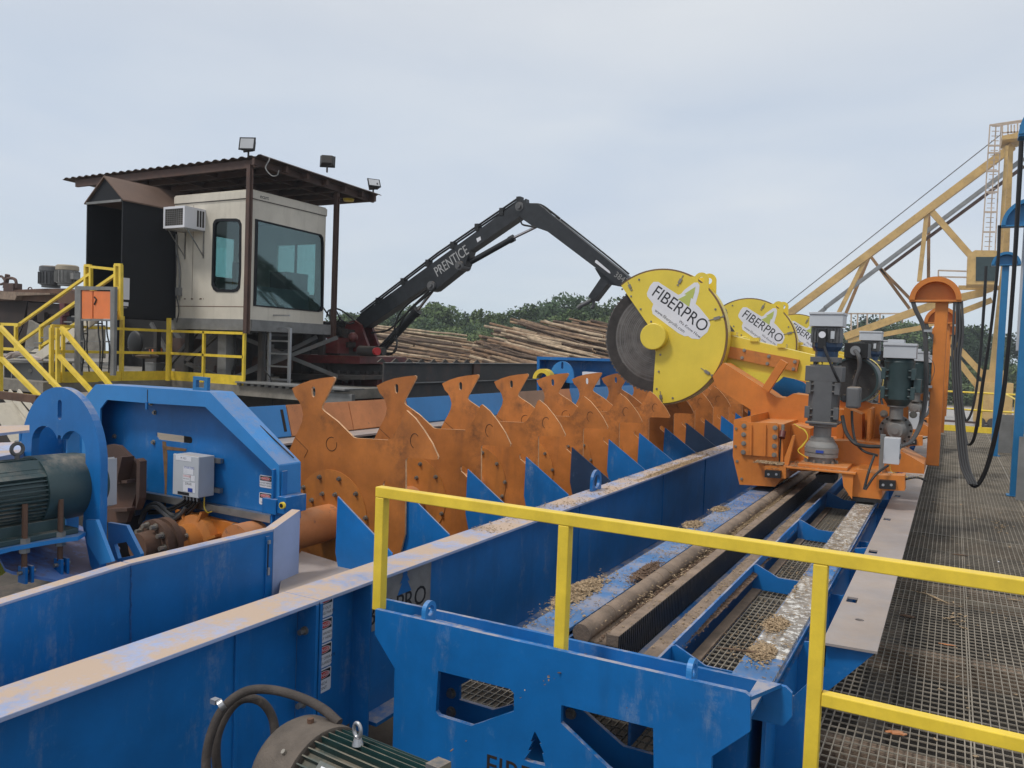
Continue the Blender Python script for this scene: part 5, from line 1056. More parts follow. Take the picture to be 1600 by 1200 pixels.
chipset('sawdust', -1.73, -1.55, 3.35, 8.0, .431, 420, 'stray chips scattered along the flat blue rail')
chipset('sawdust', -.735, -.585, 3.35, 8.0, .4385, 500, 'stray chips scattered along the worn wear strip')
chipset('sawdust', -1.50, -1.29, 3.45, 7.9, .4525, 500, 'bark crumbs along the guide bar and the top of the rack')
chipset('sawdust', -1.18, -1.06, 3.4, 7.9, .373, 420, 'chips lying in the side channel of the track')
chipset('sawdust', -2.76, -2.545, 4.5, 12, .5505, 700, 'chips and bark scattered on the far half of the trough beam flange')
chipset('sawdust', -1.0, -.76, 3.5, 8.0, .273, 260, 'chips caught on the grating between the rails')
chipset('sawdust', -.2, 2.2, 2.6, 12, .001, 420, 'bits of bark sprinkled over the walkway grating', .004, .016)

dustpile('sawdust', 1216, 731, at(1216, 731, Y=8.09).z, .16, .22, .03, 180, 'pale wood chip heap on the left bumper bracket of the nearest saw carriage')
chipset('sawdust', -.62, -.2, 8.0, 8.18, at(1395, 743, Y=8.05).z + .004, 90, 'chips on the right bumper bracket')
# ================================================================ operator cab on its tower
CX = -13.16; CYF = 12.2; CYB = 14.5; CZ0, CZ1 = 2.2, 4.9; CXL = at(270, 497, Y=CYF).x
ZA = (230, 200)
ct = thing('operator_cab', ((CX + CXL) / 2, 13.3, CZ0), 'cream steel operator cab with a small side window and a large front window', 'operator cab')
b = MB(CABW)
wf = pxy([(413,600),(420,582),(432,570),(470,566),(560,566),(580,575),(590,600),(587,900),(580,1000),(565,1020),(540,1027),(435,1024),(415,1010),(403,980)], CYF, ZA, 4)
b.prism([(CXL, CZ0), (CX, CZ0), (CX, CZ1), (CXL, CZ1)], 'y', CYF, CYF + .06, [wf])
wr = pxx([(640,560),(1085,665),(1098,685),(1102,720),(1100,1120),(1092,1143),(1070,1150),(640,1110)], CX, ZA, 4)
yw0 = at(392, 400, X=CX).y; wr = [(max(y, CYF + .12), z) for y, z in wr]
b.prism([(CYF + .0605, CZ0), (CYB, CZ0), (CYB, CZ1), (CYF + .0605, CZ1)], 'x', CX - .06, CX, [wr])
bw = [(12.45, 3.15), (13.35, 3.15), (13.35, 4.25), (12.45, 4.25)]
b.prism([(CYF + .0605, CZ0), (CYB, CZ0), (CYB, CZ1), (CYF + .0605, CZ1)], 'x', CXL, CXL + .06, [[(12.75, 3.25), (13.9, 3.25), (13.9, 4.2), (12.75, 4.2)]])
q0 = at(455, 455, Y=CYB); q1 = at(495, 410, Y=CYB)
b.prism([(CXL + .0605, CZ0), (CX - .0605, CZ0), (CX - .0605, CZ1), (CXL + .0605, CZ1)], 'y', CYB - .06, CYB, [[(CX - 1.5, 2.9), (CX - .25, 2.9), (CX - .25, 4.1), (CX - 1.5, 4.1)]])
b.build('wall', ct, .004)
b = MB(CABW); b.box(CXL - .01, CX + .02, CYF - .02, CYB + .02, CZ1 - .14, CZ1 + .02); b.box(CXL, CX, CYF, CYB, CZ1 + .021, CZ1 + .05); b.build('top_trim', ct, .01)
b = MB(INK)
b.box(CXL + .02, CX + .024, CYF - .0225, CYF - .0205, CZ1 - .155, CZ1 - .142); b.box(CX + .0205, CX + .0225, CYF, CYB, CZ1 - .155, CZ1 - .142)
b.text('ecart', (CX + .023, CYF + .22, CZ1 - .10), (0, 1, 0), (1, 0, 0), .12, 'LEFT', .001, 2)
b.use(RUST).box(CXL + .05, CX, CYF - .003, CYF - .0005, CZ0 + .26, CZ0 + .275); b.box(CXL + .62, CXL + .63, CYF - .003, CYF - .0005, CZ0 + .4, CZ1 - .2)
for k in range(9): x = rnd.uniform(CXL + .2, CXL + 1.0); b.box(x, x + rnd.uniform(.01, .05), CYF - .0045, CYF - .0032, CZ0 + .42, CZ0 + .42 + rnd.uniform(.01, .03))
b.build('trim_lines', ct)
b = MB(CABIN); b.box(CXL + .07, CX - .07, CYF + .07, CYB - .07, CZ0 + .01, CZ0 + .08); b.box(CXL + .07, CX - .07, CYF + .07, CYB - .07, CZ1 - .3, CZ1 - .22); b.box(CXL + .065, CXL + .3, CYF + .07, CYF + .5, CZ0 + .1, CZ1 - .3)
b.build('cab_floor', ct)
b = MB(CABIN); b.box(-14.6, -14.1, 13.1, 13.7, CZ0 + .1, CZ0 + .55); b.box(-14.75, -14.6, 13.15, 13.65, CZ0 + .5, CZ0 + 1.35); b.sphere((-14.62, 13.4, CZ0 + 1.5), .16); b.box(-13.8, -13.35, 12.5, 14.2, CZ0 + .1, CZ0 + .75)
b.use(mat('console_grey', (.10, .11, .11), .6)).box(-13.9, -13.4, 13.5, 14.2, CZ0 + .76, CZ0 + 1.15); b.cone((-14.0, 13.0, CZ0 + .6), (-14.0, 13.02, CZ0 + 1.2), .03); b.build('seat_and_console', ct)
b = MB(BLKP)
def frame(mb, poly, ax, a, c, wd, cx_, cy_):
    inn_ = [(cx_ + (p[0] - cx_) * (1 - wd), cy_ + (p[1] - cy_) * (1 - wd * .6)) for p in poly]; mb.prism(poly, ax, a, c, [inn_]); return inn_
cxx = sum(p[0] for p in wf) / len(wf); czz = sum(p[1] for p in wf) / len(wf)
wi = frame(b, wf, 'y', CYF - .015, CYF + .05, .12, cxx, czz); fw = b.build('side_window', ct)
b = MB(GLASS); b.prism(wi, 'y', CYF + .02, CYF + .03); b.build('window_glass', fw)
b = MB(BLKP); cyy = sum(p[0] for p in wr) / len(wr); czz = sum(p[1] for p in wr) / len(wr)
wi = frame(b, wr, 'x', CX - .05, CX + .015, .05, cyy, czz); fw = b.build('front_window', ct)
b = MB(GLASS); b.prism(wi, 'x', CX - .03, CX - .02); b.build('window_glass', fw)
b = MB(GLASS); b.prism([(CX - 1.5, 2.9), (CX - .25, 2.9), (CX - .25, 4.1), (CX - 1.5, 4.1)], 'y', CYB - .04, CYB - .03); b.box(CXL + .02, CXL + .03, 12.75, 13.9, 3.25, 4.2); b.build('back_glass', ct)
b = MB(BLKP); b.box(CX - .9, CX - .86, CYB - .07, CYB - .02, 2.9, 4.1); b.build('window_bar', ct)
b = MB(GRST); b.box(CXL - .1, CX + .15, CYF - .05, CYB + .1, CZ0 - .24, CZ0 - .002); b.build('cab_base', ct)
# air conditioner
p = at(255, 355, Y=CYF - .5); q = at(285, 322, Y=CYF - .5); AYf = CYF - .55
x0 = at(255, 355, Y=AYf).x; x1 = at(288, 355, Y=AYf).x; z0 = at(288, 355, Y=AYf).z; z1 = at(288, 321, Y=AYf).z
ac = thing('air_conditioner', (x0, AYf, z0), 'white window air conditioner on brackets on the cab wall', 'air conditioner')
b = MB(WHT); b.box(x0, x1, AYf + .02, CYF - .001, z0, z1); b.prism([(x0, z0), (x1, z0), (x1, z1), (x0, z1)], 'y', AYf, AYf + .0195, [[(x0 + .05, z0 + .05), (x1 - .05, z0 + .05), (x1 - .05, z1 - .05), (x0 + .05, z1 - .05)]]); b.build('casing', ac, .003)
b = MB(DARKS); b.box(x0 + .05, x1 - .05, AYf + .016, AYf + .0199, z0 + .05, z1 - .05); b.use(GRST)
for k in range(9): x = lerp(x0 + .06, x1 - .06, k / 8); b.box(x - .004, x + .004, AYf + .006, AYf + .012, z0 + .05, z1 - .05)
for k in range(9): z = lerp(z0 + .06, z1 - .06, k / 8); b.box(x0 + .05, x1 - .05, AYf + .012, AYf + .0155, z - .004, z + .004)
for k in range(3): y = AYf + .32 + k * .07; b.use(DARKS).box(x1 + .0005, x1 + .002, y, y + .05, z0 + .06, z1 - .05)
b.build('grille', ac)
b = MB(STL)
for x in (x0 + .05, x1 - .03): b.bar((x, AYf + .02, z0 - .02), (x, CYF, z0 - .02), .02); b.bar((x, AYf + .1, z0 - .03), (x, CYF - .02, z0 - .55), .02); b.bar((x, CYF - .02, z0 - .6), (x, CYF - .02, z0), .02)
b.build('bracket', ac)
cd = thing('wall_conduit', (CXL + .15, CYF - .05, CZ0), 'grey conduit and cable running down the cab wall below the air conditioner', 'conduit')
b = MB(GRST); b.tube(smoothpts([(CXL + .12, CYF - .04, z0 - .05), (CXL + .13, CYF - .04, z0 - .4), (CXL + .24, CYF - .04, z0 - .8), (CXL + .24, CYF - .04, CZ0 + .4)], 5), .018, 8); b.box(CXL + .18, CXL + .30, CYF - .09, CYF - .001, CZ0 + .5, CZ0 + .68); b.build('conduit_pipe', cd)
b = MB(BLK); b.tube(smoothpts([(CXL + .10, CYF - .04, z0 - .3), (CXL + .16, CYF - .06, z0 - .9), (CXL + .14, CYF - .06, z0 - 1.3), (CXL + .26, CYF - .05, CZ0 + .2), (CXL + .2, CYF - .05, CZ0 - .1)], 6), .012, 6); b.build('cable', cd)
# black stair enclosure
ex1 = at(191, 495, Y=10.9).x; EY = 10.85; ex0 = at(133, 495, Y=EY).x; ex1 = at(191, 400, Y=EY).x; ez0 = 2.15; ez1 = at(191, 313, Y=EY).z; ezt = at(163, 276, Y=EY).z
en = thing('stair_enclosure', (ex0, EY, ez0), 'black stair enclosure with a brown gabled top joined to the cab', 'stair enclosure')
b = MB(BLKP); b.box(ex1 - .04, ex1, EY, CYF + .8, ez0, ez1); b.box(ex0, ex0 + .04, EY, CYF + .8, ez0, ez1); b.box(ex0 + .0405, ex1 - .0405, CYF + .7, CYF + .78, ez0, ez1)
b.prism([(ex0, ez1 + .001), (ex1, ez1 + .001), ((ex0 + ex1) / 2, ezt - .02)], 'y', EY + .02, EY + .05); b.build('black_wall', en)
b = MB(ROOFB); t_ = .03
for s_ in (-1, 1):
    xe = ex0 if s_ < 0 else ex1; xm = (ex0 + ex1) / 2
    b.prism([(xe + s_ * .05, ez1 - .02), (xe + s_ * .05, ez1 + .01), (xm, ezt + .02), (xm, ezt - .015)], 'y', EY - .03, CYF + .8)
b.build('gable_roof', en)
b = MB(GRST); b.box(ex0 + .02, ex1 - .02, EY - .035, EY - .001, ez1 - .03, ez1 + .02); b.build('lintel', en)
b = MB(WHT); p = at(193, 450, X=ex1 + .002); b.box(ex1 + .001, ex1 + .004, p.y - .02, p.y + .14, at(195, 468, X=ex1).z, at(195, 434, X=ex1).z); b.box(ex1 + .001, ex1 + .004, p.y, p.y + .12, at(195, 478, X=ex1).z, at(195, 472, X=ex1).z); b.build('paper_notice', en)
# roof
rf = thing('cab_roof', (-15, 12, 5.4), 'rusty brown corrugated shed roof on brown posts over the cab', 'shed roof')
rc = at(397, 246, X=CX + .25); ra = Vector((at(100, 281, Y=rc.y).x, rc.y, at(100, 281, Y=rc.y).z)); rb = at(592, 306, X=CX + .45)
slope_y = (rb.z - rc.z) / (rb.y - rc.y); slope_x = (ra.z - rc.z) / (ra.x - rc.x)
xr = rb.x
def rz_(x, y): return rc.z + (x - rc.x) * slope_x + (y - rc.y) * slope_y
b = MB(ROOFM); nx_ = 104; X0, X1_ = ra.x, rc.x + .05; Yr0, Yr1 = rc.y - .05, rb.y
vs = []; prof = [0, 0, .035, .035]
for i in range(nx_ + 1):
    x = lerp(X0, X1_ + .25, i / nx_); dz = prof[i % 4]
    for y in (Yr0, Yr1): vs.append((x, y, rz_(x, y) + dz))
fs = [(2*i, 2*i+1, 2*i+3, 2*i+2) for i in range(nx_)]; n_ = len(vs)
b.add(vs, fs); b.add([(v[0], v[1], v[2] - .012) for v in vs], fs); b.build('corrugated_sheet', rf)
b = MB(RUSTR)
def rbeam(x0, y0, x1, y1, h=.16, w_=.07): b.bar((x0, y0, rz_(x0, y0) - .02 - h / 2), (x1, y1, rz_(x1, y1) - .02 - h / 2), w_, h)
rbeam(X0 + .4, Yr0 + .12, X1_, Yr0 + .12, .17); rbeam(X0 + .4, Yr1 - .2, X1_ + .2, Yr1 - .2); rbeam(X1_ - .02, Yr0, X1_ - .02, Yr1, .14)
for k in range(5): y = lerp(Yr0 + .8, Yr1 - .6, k / 4); rbeam(X0 + .5, y, X1_ + .15, y, .12)
for k in range(5): x = lerp(X0 + 1, X1_ - .8, k / 4); rbeam(x, Yr0 + .2, x, Yr1 - .2, .10)
b.build('rafter', rf)
for (px, yy) in ((397, CYF - .18), (None, CYB + .2)):
    b = MB(RUSTR); x = CX + .14; ztop = rz_(x, yy) - .15
    zb_ = CZ0 - .3 if px else 0.8
    b.box(x - .05, x + .05, yy - .05, yy + .05, zb_, ztop); b.box(x - .09, x + .09, yy - .005, yy + .005, zb_, ztop - .1) ; b.build('roof_post', rf)
b = MB(YEL); c = Vector((CX - .1, CYB + .9, rz_(CX, CYB + .9) - .2)); b.lathe(c, (0, 0, 1), [(0, .12), (.06, .14)], 16); b.build('yellow_lamp', rf)
def floodlight(px, py, X=None, Y=None, az=0, el=-20, label='', s=1.0):
    base = at(px, py, X=X) if X is not None else at(px, py, Y=Y)
    t = thing('floodlight', base, label, 'floodlight', 'floodlights on the cab roof')
    Rm = Matrix.Rotation(R(az), 3, 'Z') @ Matrix.Rotation(R(el), 3, 'X')
    def loc(x, y, z): return base + Vector((0, 0, .26 * s)) + Rm @ Vector((x, y, z)) * s
    def bx(mb, x0, x1, y0, y1, z0, z1, k=1.0):
        vs = [loc(x * (k if y == y1 else 1), y, z * (k if y == y1 else 1)) for x, y, z in [(x0,y0,z0),(x1,y0,z0),(x1,y1,z0),(x0,y1,z0),(x0,y0,z1),(x1,y0,z1),(x1,y1,z1),(x0,y1,z1)]]
        mb.add(vs, [(0,3,2,1),(4,5,6,7),(0,1,5,4),(1,2,6,5),(2,3,7,6),(3,0,4,7)])
    b = MB(DARKS); bx(b, -.19, .19, -.07, .09, -.15, .15, .72); b.build('housing', t, .008)
    b = MB(BLKP); bx(b, -.20, .20, -.10, -.0702, -.16, .16); b.build('rim', t, .006)
    b = MB(LENS); bx(b, -.165, .165, -.104, -.1002, -.125, .125); b.build('lens', t)
    b = MB(DARKS); b.cone(base - Vector((0, 0, .05)), base + Vector((0, 0, .12)), .02); b.bar(base + Vector((-.16 * s, 0, .1)), base + Vector((.16 * s, 0, .1)), .025)
    for sx in (-1, 1): b.bar(base + Vector((sx * .15 * s, 0, .1)), base + Vector((sx * .15 * s, 0, .25)), .02)
    b.build('bracket', t); return t
floodlight(388, 244, Y=rc.y, az=24, el=-12, label='grey floodlight at the front corner of the cab roof facing the camera', s=.86)
floodlight(511, 266, X=xr - .1, az=215, el=12, label='dark floodlight in the middle of the roof edge seen from behind', s=.86)
floodlight(583, 302, X=xr - .1, az=55, el=-35, label='grey floodlight at the far right end of the cab roof edge', s=.80)
b = MB(GRST); c0_ = at(390, 245, Y=rc.y); b.tube(smoothpts([c0_, c0_ + Vector((.45, .1, -.03)), at(415, 262, Y=rc.y), at(424, 274, Y=rc.y), at(433, 274, Y=rc.y), at(436, 266, Y=rc.y)], 6), .012, 6); tag(b.build('lamp_cable'), 'grey cable curling under the roof corner from the floodlight', 'cable')
# tower below the cab and the concrete deck
DZ = .80
dk = thing('cab_deck', (-15, 12.3, DZ), 'weathered concrete deck carrying the yellow railing and the cab tower', 'concrete deck')
b = MB(CONC); b.prism([(-40, 9.2), (-15.45, 9.2), (-15.45, 12.1), (-11.2, 12.1), (-11.2, 20), (-40, 20)], 'z', DZ - .22, DZ - .005); b.build('deck_slab', dk)
b = MB(DARKS); b.box(-40, -15.6, 9.6, 9.8, -3, DZ - .221); b.box(-15.6, -11.4, 12.6, 12.8, -3, DZ - .221); b.box(-11.6, -10.6, 13, 20, -3, .3); b.build('under_wall', dk)
b = MB(GRST)
for k in range(14): x = -13.3 + k * .2; b.box(x, x + .10, 12.05, 12.5, DZ + .0, DZ + .05)
b.box(-13.3, -10.3, 12.0, 12.6, DZ + .05, DZ + .08); b.box(-11.2, -10.2, 12.1, 12.2, .45, .78); b.build('ribbed_sheet', dk)
tw = thing('cab_tower', (-14.5, 13, DZ), 'grey braced steel tower with a ladder holding up the cab', 'steel tower')
def colm(x, y, m=GRST, w_=.14, z1=CZ0 - .241): b = MB(m); b.box(x - w_ / 2, x + w_ / 2, y - w_ / 2, y + w_ / 2, DZ, z1); b.build('tower_column', tw)
c1 = at(353, 590, Y=12.45).x; colm(c1, 12.45, GRST, .26); colm(CXL + .2, 12.5, DARKS); colm(CX, 12.6, DARKS, .12); colm(CX + .02, 14.5, DARKS, .16); colm(CXL + .2, 14.5, DARKS); colm(-13.9, 14.6, DARKS, .3); colm(-17.0, 12.9, DARKS, .12); colm(-16.2, 11.2, DARKS, .10)
for a_, c_ in (((c1 - .1, 12.4, 1.95), (CXL + .2, 12.4, 1.2)), ((CXL + .2, 12.4, 1.2), (c1 - .1, 12.4, DZ + .1)), ((c1 + .1, 12.5, DZ + .1), (CX + .9, 14, 1.9)), ((c1 + .1, 12.5, 1.9), (CX + .9, 14.4, DZ + .1)), ((CX, 14.3, 1.9), (CX - 1.1, 12.6, DZ)), ((-17.9, 13.4, 2.1), (-17.2, 13.4, 1.3)), ((-17.2, 13.4, 2.1), (-16.4, 13.4, 1.3)), ((-17, 13, DZ), (-15.6, 13, 2))):
    b = MB(BRC); b.bar(a_, c_, .07, .09); b.build('diagonal_brace', tw)
b = MB(DARKS); b.box(-17.5, -13.0, 16.0, 16.3, DZ, 1.55); b.box(-18, -15.8, 14.2, 14.6, DZ, 2.1); b.box(-15.1, -14.7, 13.6, 14.3, DZ, 1.9); b.box(-13.4, -12.7, 14.6, 15.4, DZ, 1.7); b.build('dark_machinery', tw)
b = MB(mat('near_black_backing', (.012, .011, .010), .9, grime=.5)); b.box(-24, -14.3, 16.6, 16.8, DZ, 2.35); b.build('dark_back_sheet', tw)  # near-black sheet added so the space under the cab stays dark
b = MB(BRC, 1)
for k in range(9): x = -19.2 + k * .62; b.box(x, x + rnd.uniform(.04, .12), 15.6, 15.75, DZ, rnd.uniform(1.3, 2.2))
for k in range(5): z = rnd.uniform(1.0, 2.1); x = rnd.uniform(-19.5, -16); b.box(x, x + rnd.uniform(.8, 1.8), 15.45, 15.55, z, z + .05)
b.build('back_frame', tw)
b = MB(RUSTR, 1)
for k in range(6): x = rnd.uniform(-19, -15); z = rnd.uniform(DZ, 1.5); b.box(x, x + rnd.uniform(.1, .3), 15.0, 15.3, z, z + rnd.uniform(.1, .35))
b.build('stored_part', tw)
b = MB(RUSTR, 1); b.box(-16.9, -16.3, 13.2, 13.7, 1.4, 1.75); b.box(-15.0, -14.6, 12.9, 13.4, DZ, 1.15); b.cone((-14.4, 13.6, 1.2), (-13.6, 13.9, 1.2), .2); b.build('rusty_machinery', tw)
ld = thing('ladder', at(435, 590, Y=13.2), 'aluminium ladder standing beneath the front window of the cab', 'ladder')
xl0, xl1 = at(419, 590, Y=12.9).x, at(451, 590, Y=12.9).x; zt_ = at(435, 512, Y=12.9).z
for x in (xl0, xl1): b = MB(ALU); b.box(x - .025, x + .025, 12.88, 12.94, .2, zt_); b.build('rail', ld)
for k in range(8): b = MB(ALU); z = .35 + k * .28; b.box(xl0 + .0255, xl1 - .0255, 12.895, 12.925, z, z + .035); b.build('rung', ld)
b = MB(BLK); b.tube(smoothpts([(xl0 + .2, 12.6, CZ0 - .2), (xl0 + .3, 12.5, 1.2), (xl0 + .5, 12.5, .9), (xl0 + .6, 12.5, .1)], 6), .015, 6); b.tube(smoothpts([(-13.9, 12.5, 1.9), (-13.85, 12.5, 1.3), (-14.0, 12.5, .9)], 6), .03, 8); tag(b.build('loose_cable'), 'black cable drooping beside the ladder', 'cable')
# ================================================================ yellow deck railing and stairs
def pipe(t, a, c, r=.028, name='rail'): b = MB(YEL); b.bar(a, c, r * 2); return b.build(name, t)
dr = thing('deck_railing', (-15.5, 12.1, DZ), 'yellow two-rail railing with kick plates round the edge of the cab deck', 'railing')
K = Vector((-15.52, 12.12, DZ)); E_ = Vector((-13.18, 12.12, DZ)); Nn = Vector((-15.42, 9.35, DZ))
for a_, c_ in ((K, E_), (Nn, K)):
    for h_r in (1.10, .60): pipe(dr, a_ + Vector((0, 0, h_r)), c_ + Vector((0, 0, h_r)))
    b = MB(YEL); b.bar(a_ + Vector((0, 0, .09)), c_ + Vector((0, 0, .09)), .012, .22); b.build('kick_plate', dr)
for p in (K, lerp(K, E_, .47), E_, Nn, Nn + Vector((0, .22, 0))): pipe(dr, p, p + Vector((0, 0, 1.12)), name='post')
cr_ = thing('corner_railing', (-17, 9.3, DZ), 'yellow railing at the far left edge of the deck beside the down stairs', 'railing')
for h_r in (1.10, .60): pipe(cr_, Vector((-19.5, 9.3, DZ + h_r)), Vector((-16.45, 9.3, DZ + h_r)))
q = at(2, 512, Y=9.3)
for x in (-19.5, q.x): pipe(cr_, Vector((x, 9.3, DZ - .3)), Vector((x, 9.3, DZ + 1.12)), name='post')
b = MB(YEL); a_, c_ = at(5, 613, Y=9.28), at(82, 606, Y=9.28); b.bar(a_, Vector((c_.x, 9.28, a_.z)), .02, .05); b.build('kick_plate', cr_)
# stairs going down to the right
sdn = thing('down_stairs', at(60, 600, Y=8.6), 'yellow handrails of the stairs going down from the deck behind the blue arch', 'stairs')
def S(px, py, Y): return at(px, py, Y=Y)
for (q0, q1, Y_) in (((0, 511), (90, 605), 8.3), ((0, 558), (62, 620), 8.3), ((96, 512), (170, 600), 9.25), ((92, 556), (140, 608), 9.25)):
    a_, c_ = S(*q0, Y_), S(*q1, Y_); d = c_ - a_; pipe(sdn, a_, a_ + d * 1.8, .035, 'handrail')
for (q0, q1, Y_) in (((80, 512), (80, 600), 9.25), ((90, 512), (90, 598), 9.25), ((1, 511), (1, 612), 8.3)): pipe(sdn, S(*q0, Y_), S(*q1, Y_), .03, 'post')
b = MB(CABW)
for (q0, q1) in (((0, 610), (40, 660)), ((14, 612), (52, 660)), ((28, 612), (64, 655))): b.bar(S(*q0, 8.9), S(*q1, 8.9), .03, .12)
b.bar(S(5, 630, 8.7), S(40, 690, 8.7), .5, .03); b.build('stringer', sdn)
b = MB(RUST); b.bar(S(-10, 616, 8.0), S(60, 624, 8.0), .1, .13); b.build('rusty_beam', sdn)
# stairs going up to the enclosure
sup = thing('up_stairs', at(100, 560, Y=10.6), 'grey steel stairs with yellow handrails climbing to the black enclosure', 'stairs')
for (q0, q1, Y_) in (((26, 510), (141, 428), 10.75), ((30, 536), (115, 476), 10.75), ((63, 511), (180, 430), 10.2), ((66, 540), (178, 468), 10.2)): pipe(sup, S(*q0, Y_), S(*q1, Y_), .03, 'handrail')
for (q0, q1, Y_) in (((25, 509), (25, 560), 10.75), ((64, 511), (64, 564), 10.2), ((134, 415), (134, 450), 10.75), ((142, 415), (142, 448), 10.75), ((181, 414), (181, 500), 10.2), ((189, 414), (189, 500), 10.2)): pipe(sup, S(*q0, Y_), S(*q1, Y_), .032, 'post')
for (q0, q1, Y_) in (((133, 415), (142, 415), 10.75), ((180, 414), (190, 414), 10.2), ((180, 450), (190, 450), 10.2), ((143, 417), (180, 421), 10.6)): pipe(sup, S(*q0, Y_), S(*q1, Y_), .028, 'top_rail')
b = MB(YEL); a_ = S(181, 486, 10.2); c_ = S(190, 498, 10.2); b.box(a_.x, c_.x, 10.2, 10.23, c_.z, a_.z); b.build('landing_plate', sup)
b = MB(CABW)
for Y_, dx in ((10.8, 0), (10.1, 12)): b.bar(S(45 + dx, 560, Y_), S(165 + dx, 478, Y_), .04, .20)
b.build('stringer', sup)
b = MB(GRST); a_, c_ = S(50, 560, 10.5), S(168, 480, 10.5)
for k in range(11): p = lerp(a_, c_, k / 10); b.box(p.x - .14, p.x + .14, 10.15, 10.85, p.z, p.z + .03)
b.build('treads', sup)
for (q0, q1) in (((191, 494), (191, 583)), ((264, 497), (264, 583))):
    b = MB(YEL); a_ = S(*q0, 11.8 if q0[0] > 200 else 10.9); c_ = at(q1[0], q1[1], Y=a_.y); b.box(a_.x - .055, a_.x + .055, a_.y - .02, a_.y + .02, DZ, a_.z); b.build('landing_post', sup)
# ================================================================ things on the deck
oc = thing('junction_cabinet', at(148, 590, Y=9.8), 'orange junction panel in a grey frame with black cables below', 'electrical panel')
f = lambda pts: pxy(pts, 9.8, (0, 400), 7.5)
b = MB(GRST); b.prism(f([(888, 352), (1355, 362), (1350, 820), (1340, 1400), (1300, 1400), (1302, 400), (955, 398), (952, 1400), (880, 1400)]), 'y', 9.78, 9.84)
b.prism(f([(955, 738), (1305, 742), (1305, 765), (955, 760)]), 'y', 9.785, 9.82); b.prism(f([(955, 990), (1305, 995), (1305, 1012), (955, 1008)]), 'y', 9.785, 9.82); b.prism(f([(955, 1240), (1305, 1245), (1305, 1262), (955, 1258)]), 'y', 9.785, 9.82); b.build('panel_frame', oc)
PNL = mat('bright_orange_panel', (.78, .20, .05), .45, grime=.15)
b = MB(PNL); b.prism(f([(960, 402), (1082, 405), (1080, 735), (960, 735)]), 'y', 9.80, 9.83); b.build('left_door', oc)
b = MB(PNL); b.prism(f([(1098, 410), (1300, 415), (1300, 738), (1098, 735)]), 'y', 9.80, 9.83); b.build('right_door', oc)
b = MB(RUSTR); b.prism(f([(830, 420), (885, 400), (885, 730), (860, 725), (855, 600), (870, 540)]), 'y', 9.86, 9.9); b.use(HOLE); b.tube([at(x/7.5, 400 + y/7.5, Y=9.79) for x, y in ((1105, 480), (1130, 510), (1105, 570))], .015, 6); b.build('hinge_side', oc)
b = MB(BLK)
for x in (970, 1020, 1150, 1195, 1250): 
    a_ = at(x/7.5, 400 + 760/7.5, Y=9.77); b.tube(smoothpts([a_, a_ + Vector((.02, 0, -.25)), a_ + Vector((rnd.uniform(-.05, .12), 0, -.5)), a_ + Vector((rnd.uniform(-.02, .1), 0, -1.0))], 6), .014, 6)
b.build('cables', oc)
CHY = 12.35; ch = thing('office_chair', (at(218, 588, Y=CHY).x, CHY, DZ), 'black office chair with chrome star base standing behind the deck railing', 'office chair')
bc = at(216, 536, Y=CHY); cx2 = ch.location.x; sz2 = at(218, 556, Y=CHY).z
b = MB(BLK); b.sphere((bc.x, CHY - .08, bc.z), .27, 20, 14, (.98, .28, 1.08)); b.build('backrest', ch)
b = MB(mat('worn_seat', (.16, .12, .08), .9)); b.sphere((cx2 + .05, CHY + .15, sz2), .29, 20, 10, (1, .9, .22)); b.build('seat', ch)
b = MB(BLK); b.cone((cx2, CHY + .1, DZ + .08), (cx2, CHY + .1, sz2), .03); b.build('column', ch)
for sx in (-.30, .33): b = MB(GRY); b.box(cx2 + sx - .03, cx2 + sx + .03, CHY - .1, CHY + .2, sz2 + .17, sz2 + .20); b.box(cx2 + sx - .015, cx2 + sx + .015, CHY + .02, CHY + .06, sz2 - .02, sz2 + .17); b.build('armrest', ch, .01)
for k in range(5): a = R(72 * k + 10); b = MB(ALU); b.bar((cx2, CHY + .1, DZ + .12), (cx2 + math.cos(a) * .36, CHY + .1 + math.sin(a) * .36, DZ + .04), .035, .025); b.build('base_leg', ch)
b = MB(GRST); p = at(237, 585, Y=12.8); b.box(p.x - .25, p.x + .16, 12.8, 13.1, DZ, DZ + .30); b.box(p.x - .26, p.x + .17, 12.79, 13.11, DZ + .301, DZ + .33); tag(b.build('grey_bin'), 'grey plastic tote box on the deck beside the office chair', 'storage box')
b = MB(PNL); p = at(238, 548, Y=13.3); b.box(p.x - .12, p.x + .12, 13.3, 13.5, p.z - .07, p.z + .07); b.use(DARKS).box(p.x - .3, p.x + .3, 13.3, 13.6, DZ, p.z - .071); tag(b.build('orange_case'), 'small orange tool case behind the office chair', 'tool case')
acu = thing('condenser_unit', at(45, 598, Y=9.5), 'dark grey air conditioning condenser piled with pale hoses at the left', 'condenser')
f = lambda pts: pxy(pts, 9.5, (0, 500), 6)
b = MB(mat('condenser_grey', (.075, .078, .08), .6, grime=.3)); b.prism(f([(120, 400), (405, 395), (405, 580), (120, 590)]), 'y', 9.5, 10.1); b.build('unit_casing', acu, .01)
b = MB(GRST); b.prism(f([(25, 395), (410, 385), (415, 400), (25, 410)]), 'y', 9.47, 10.15); b.prism(f([(112, 410), (122, 410), (122, 590), (112, 590)]), 'y', 9.48, 9.52); b.cone(at(47, 579, Y=9.5), at(47, 579, Y=9.47), .04, n=16); b.build('unit_lid', acu)
b = MB(BLKP); b.prism(f([(30, 412), (111, 412), (111, 580), (30, 575)]), 'y', 9.52, 10.0); b.build('side_grille', acu)
b = MB(mat('pale_hose', (.45, .38, .35), .7))
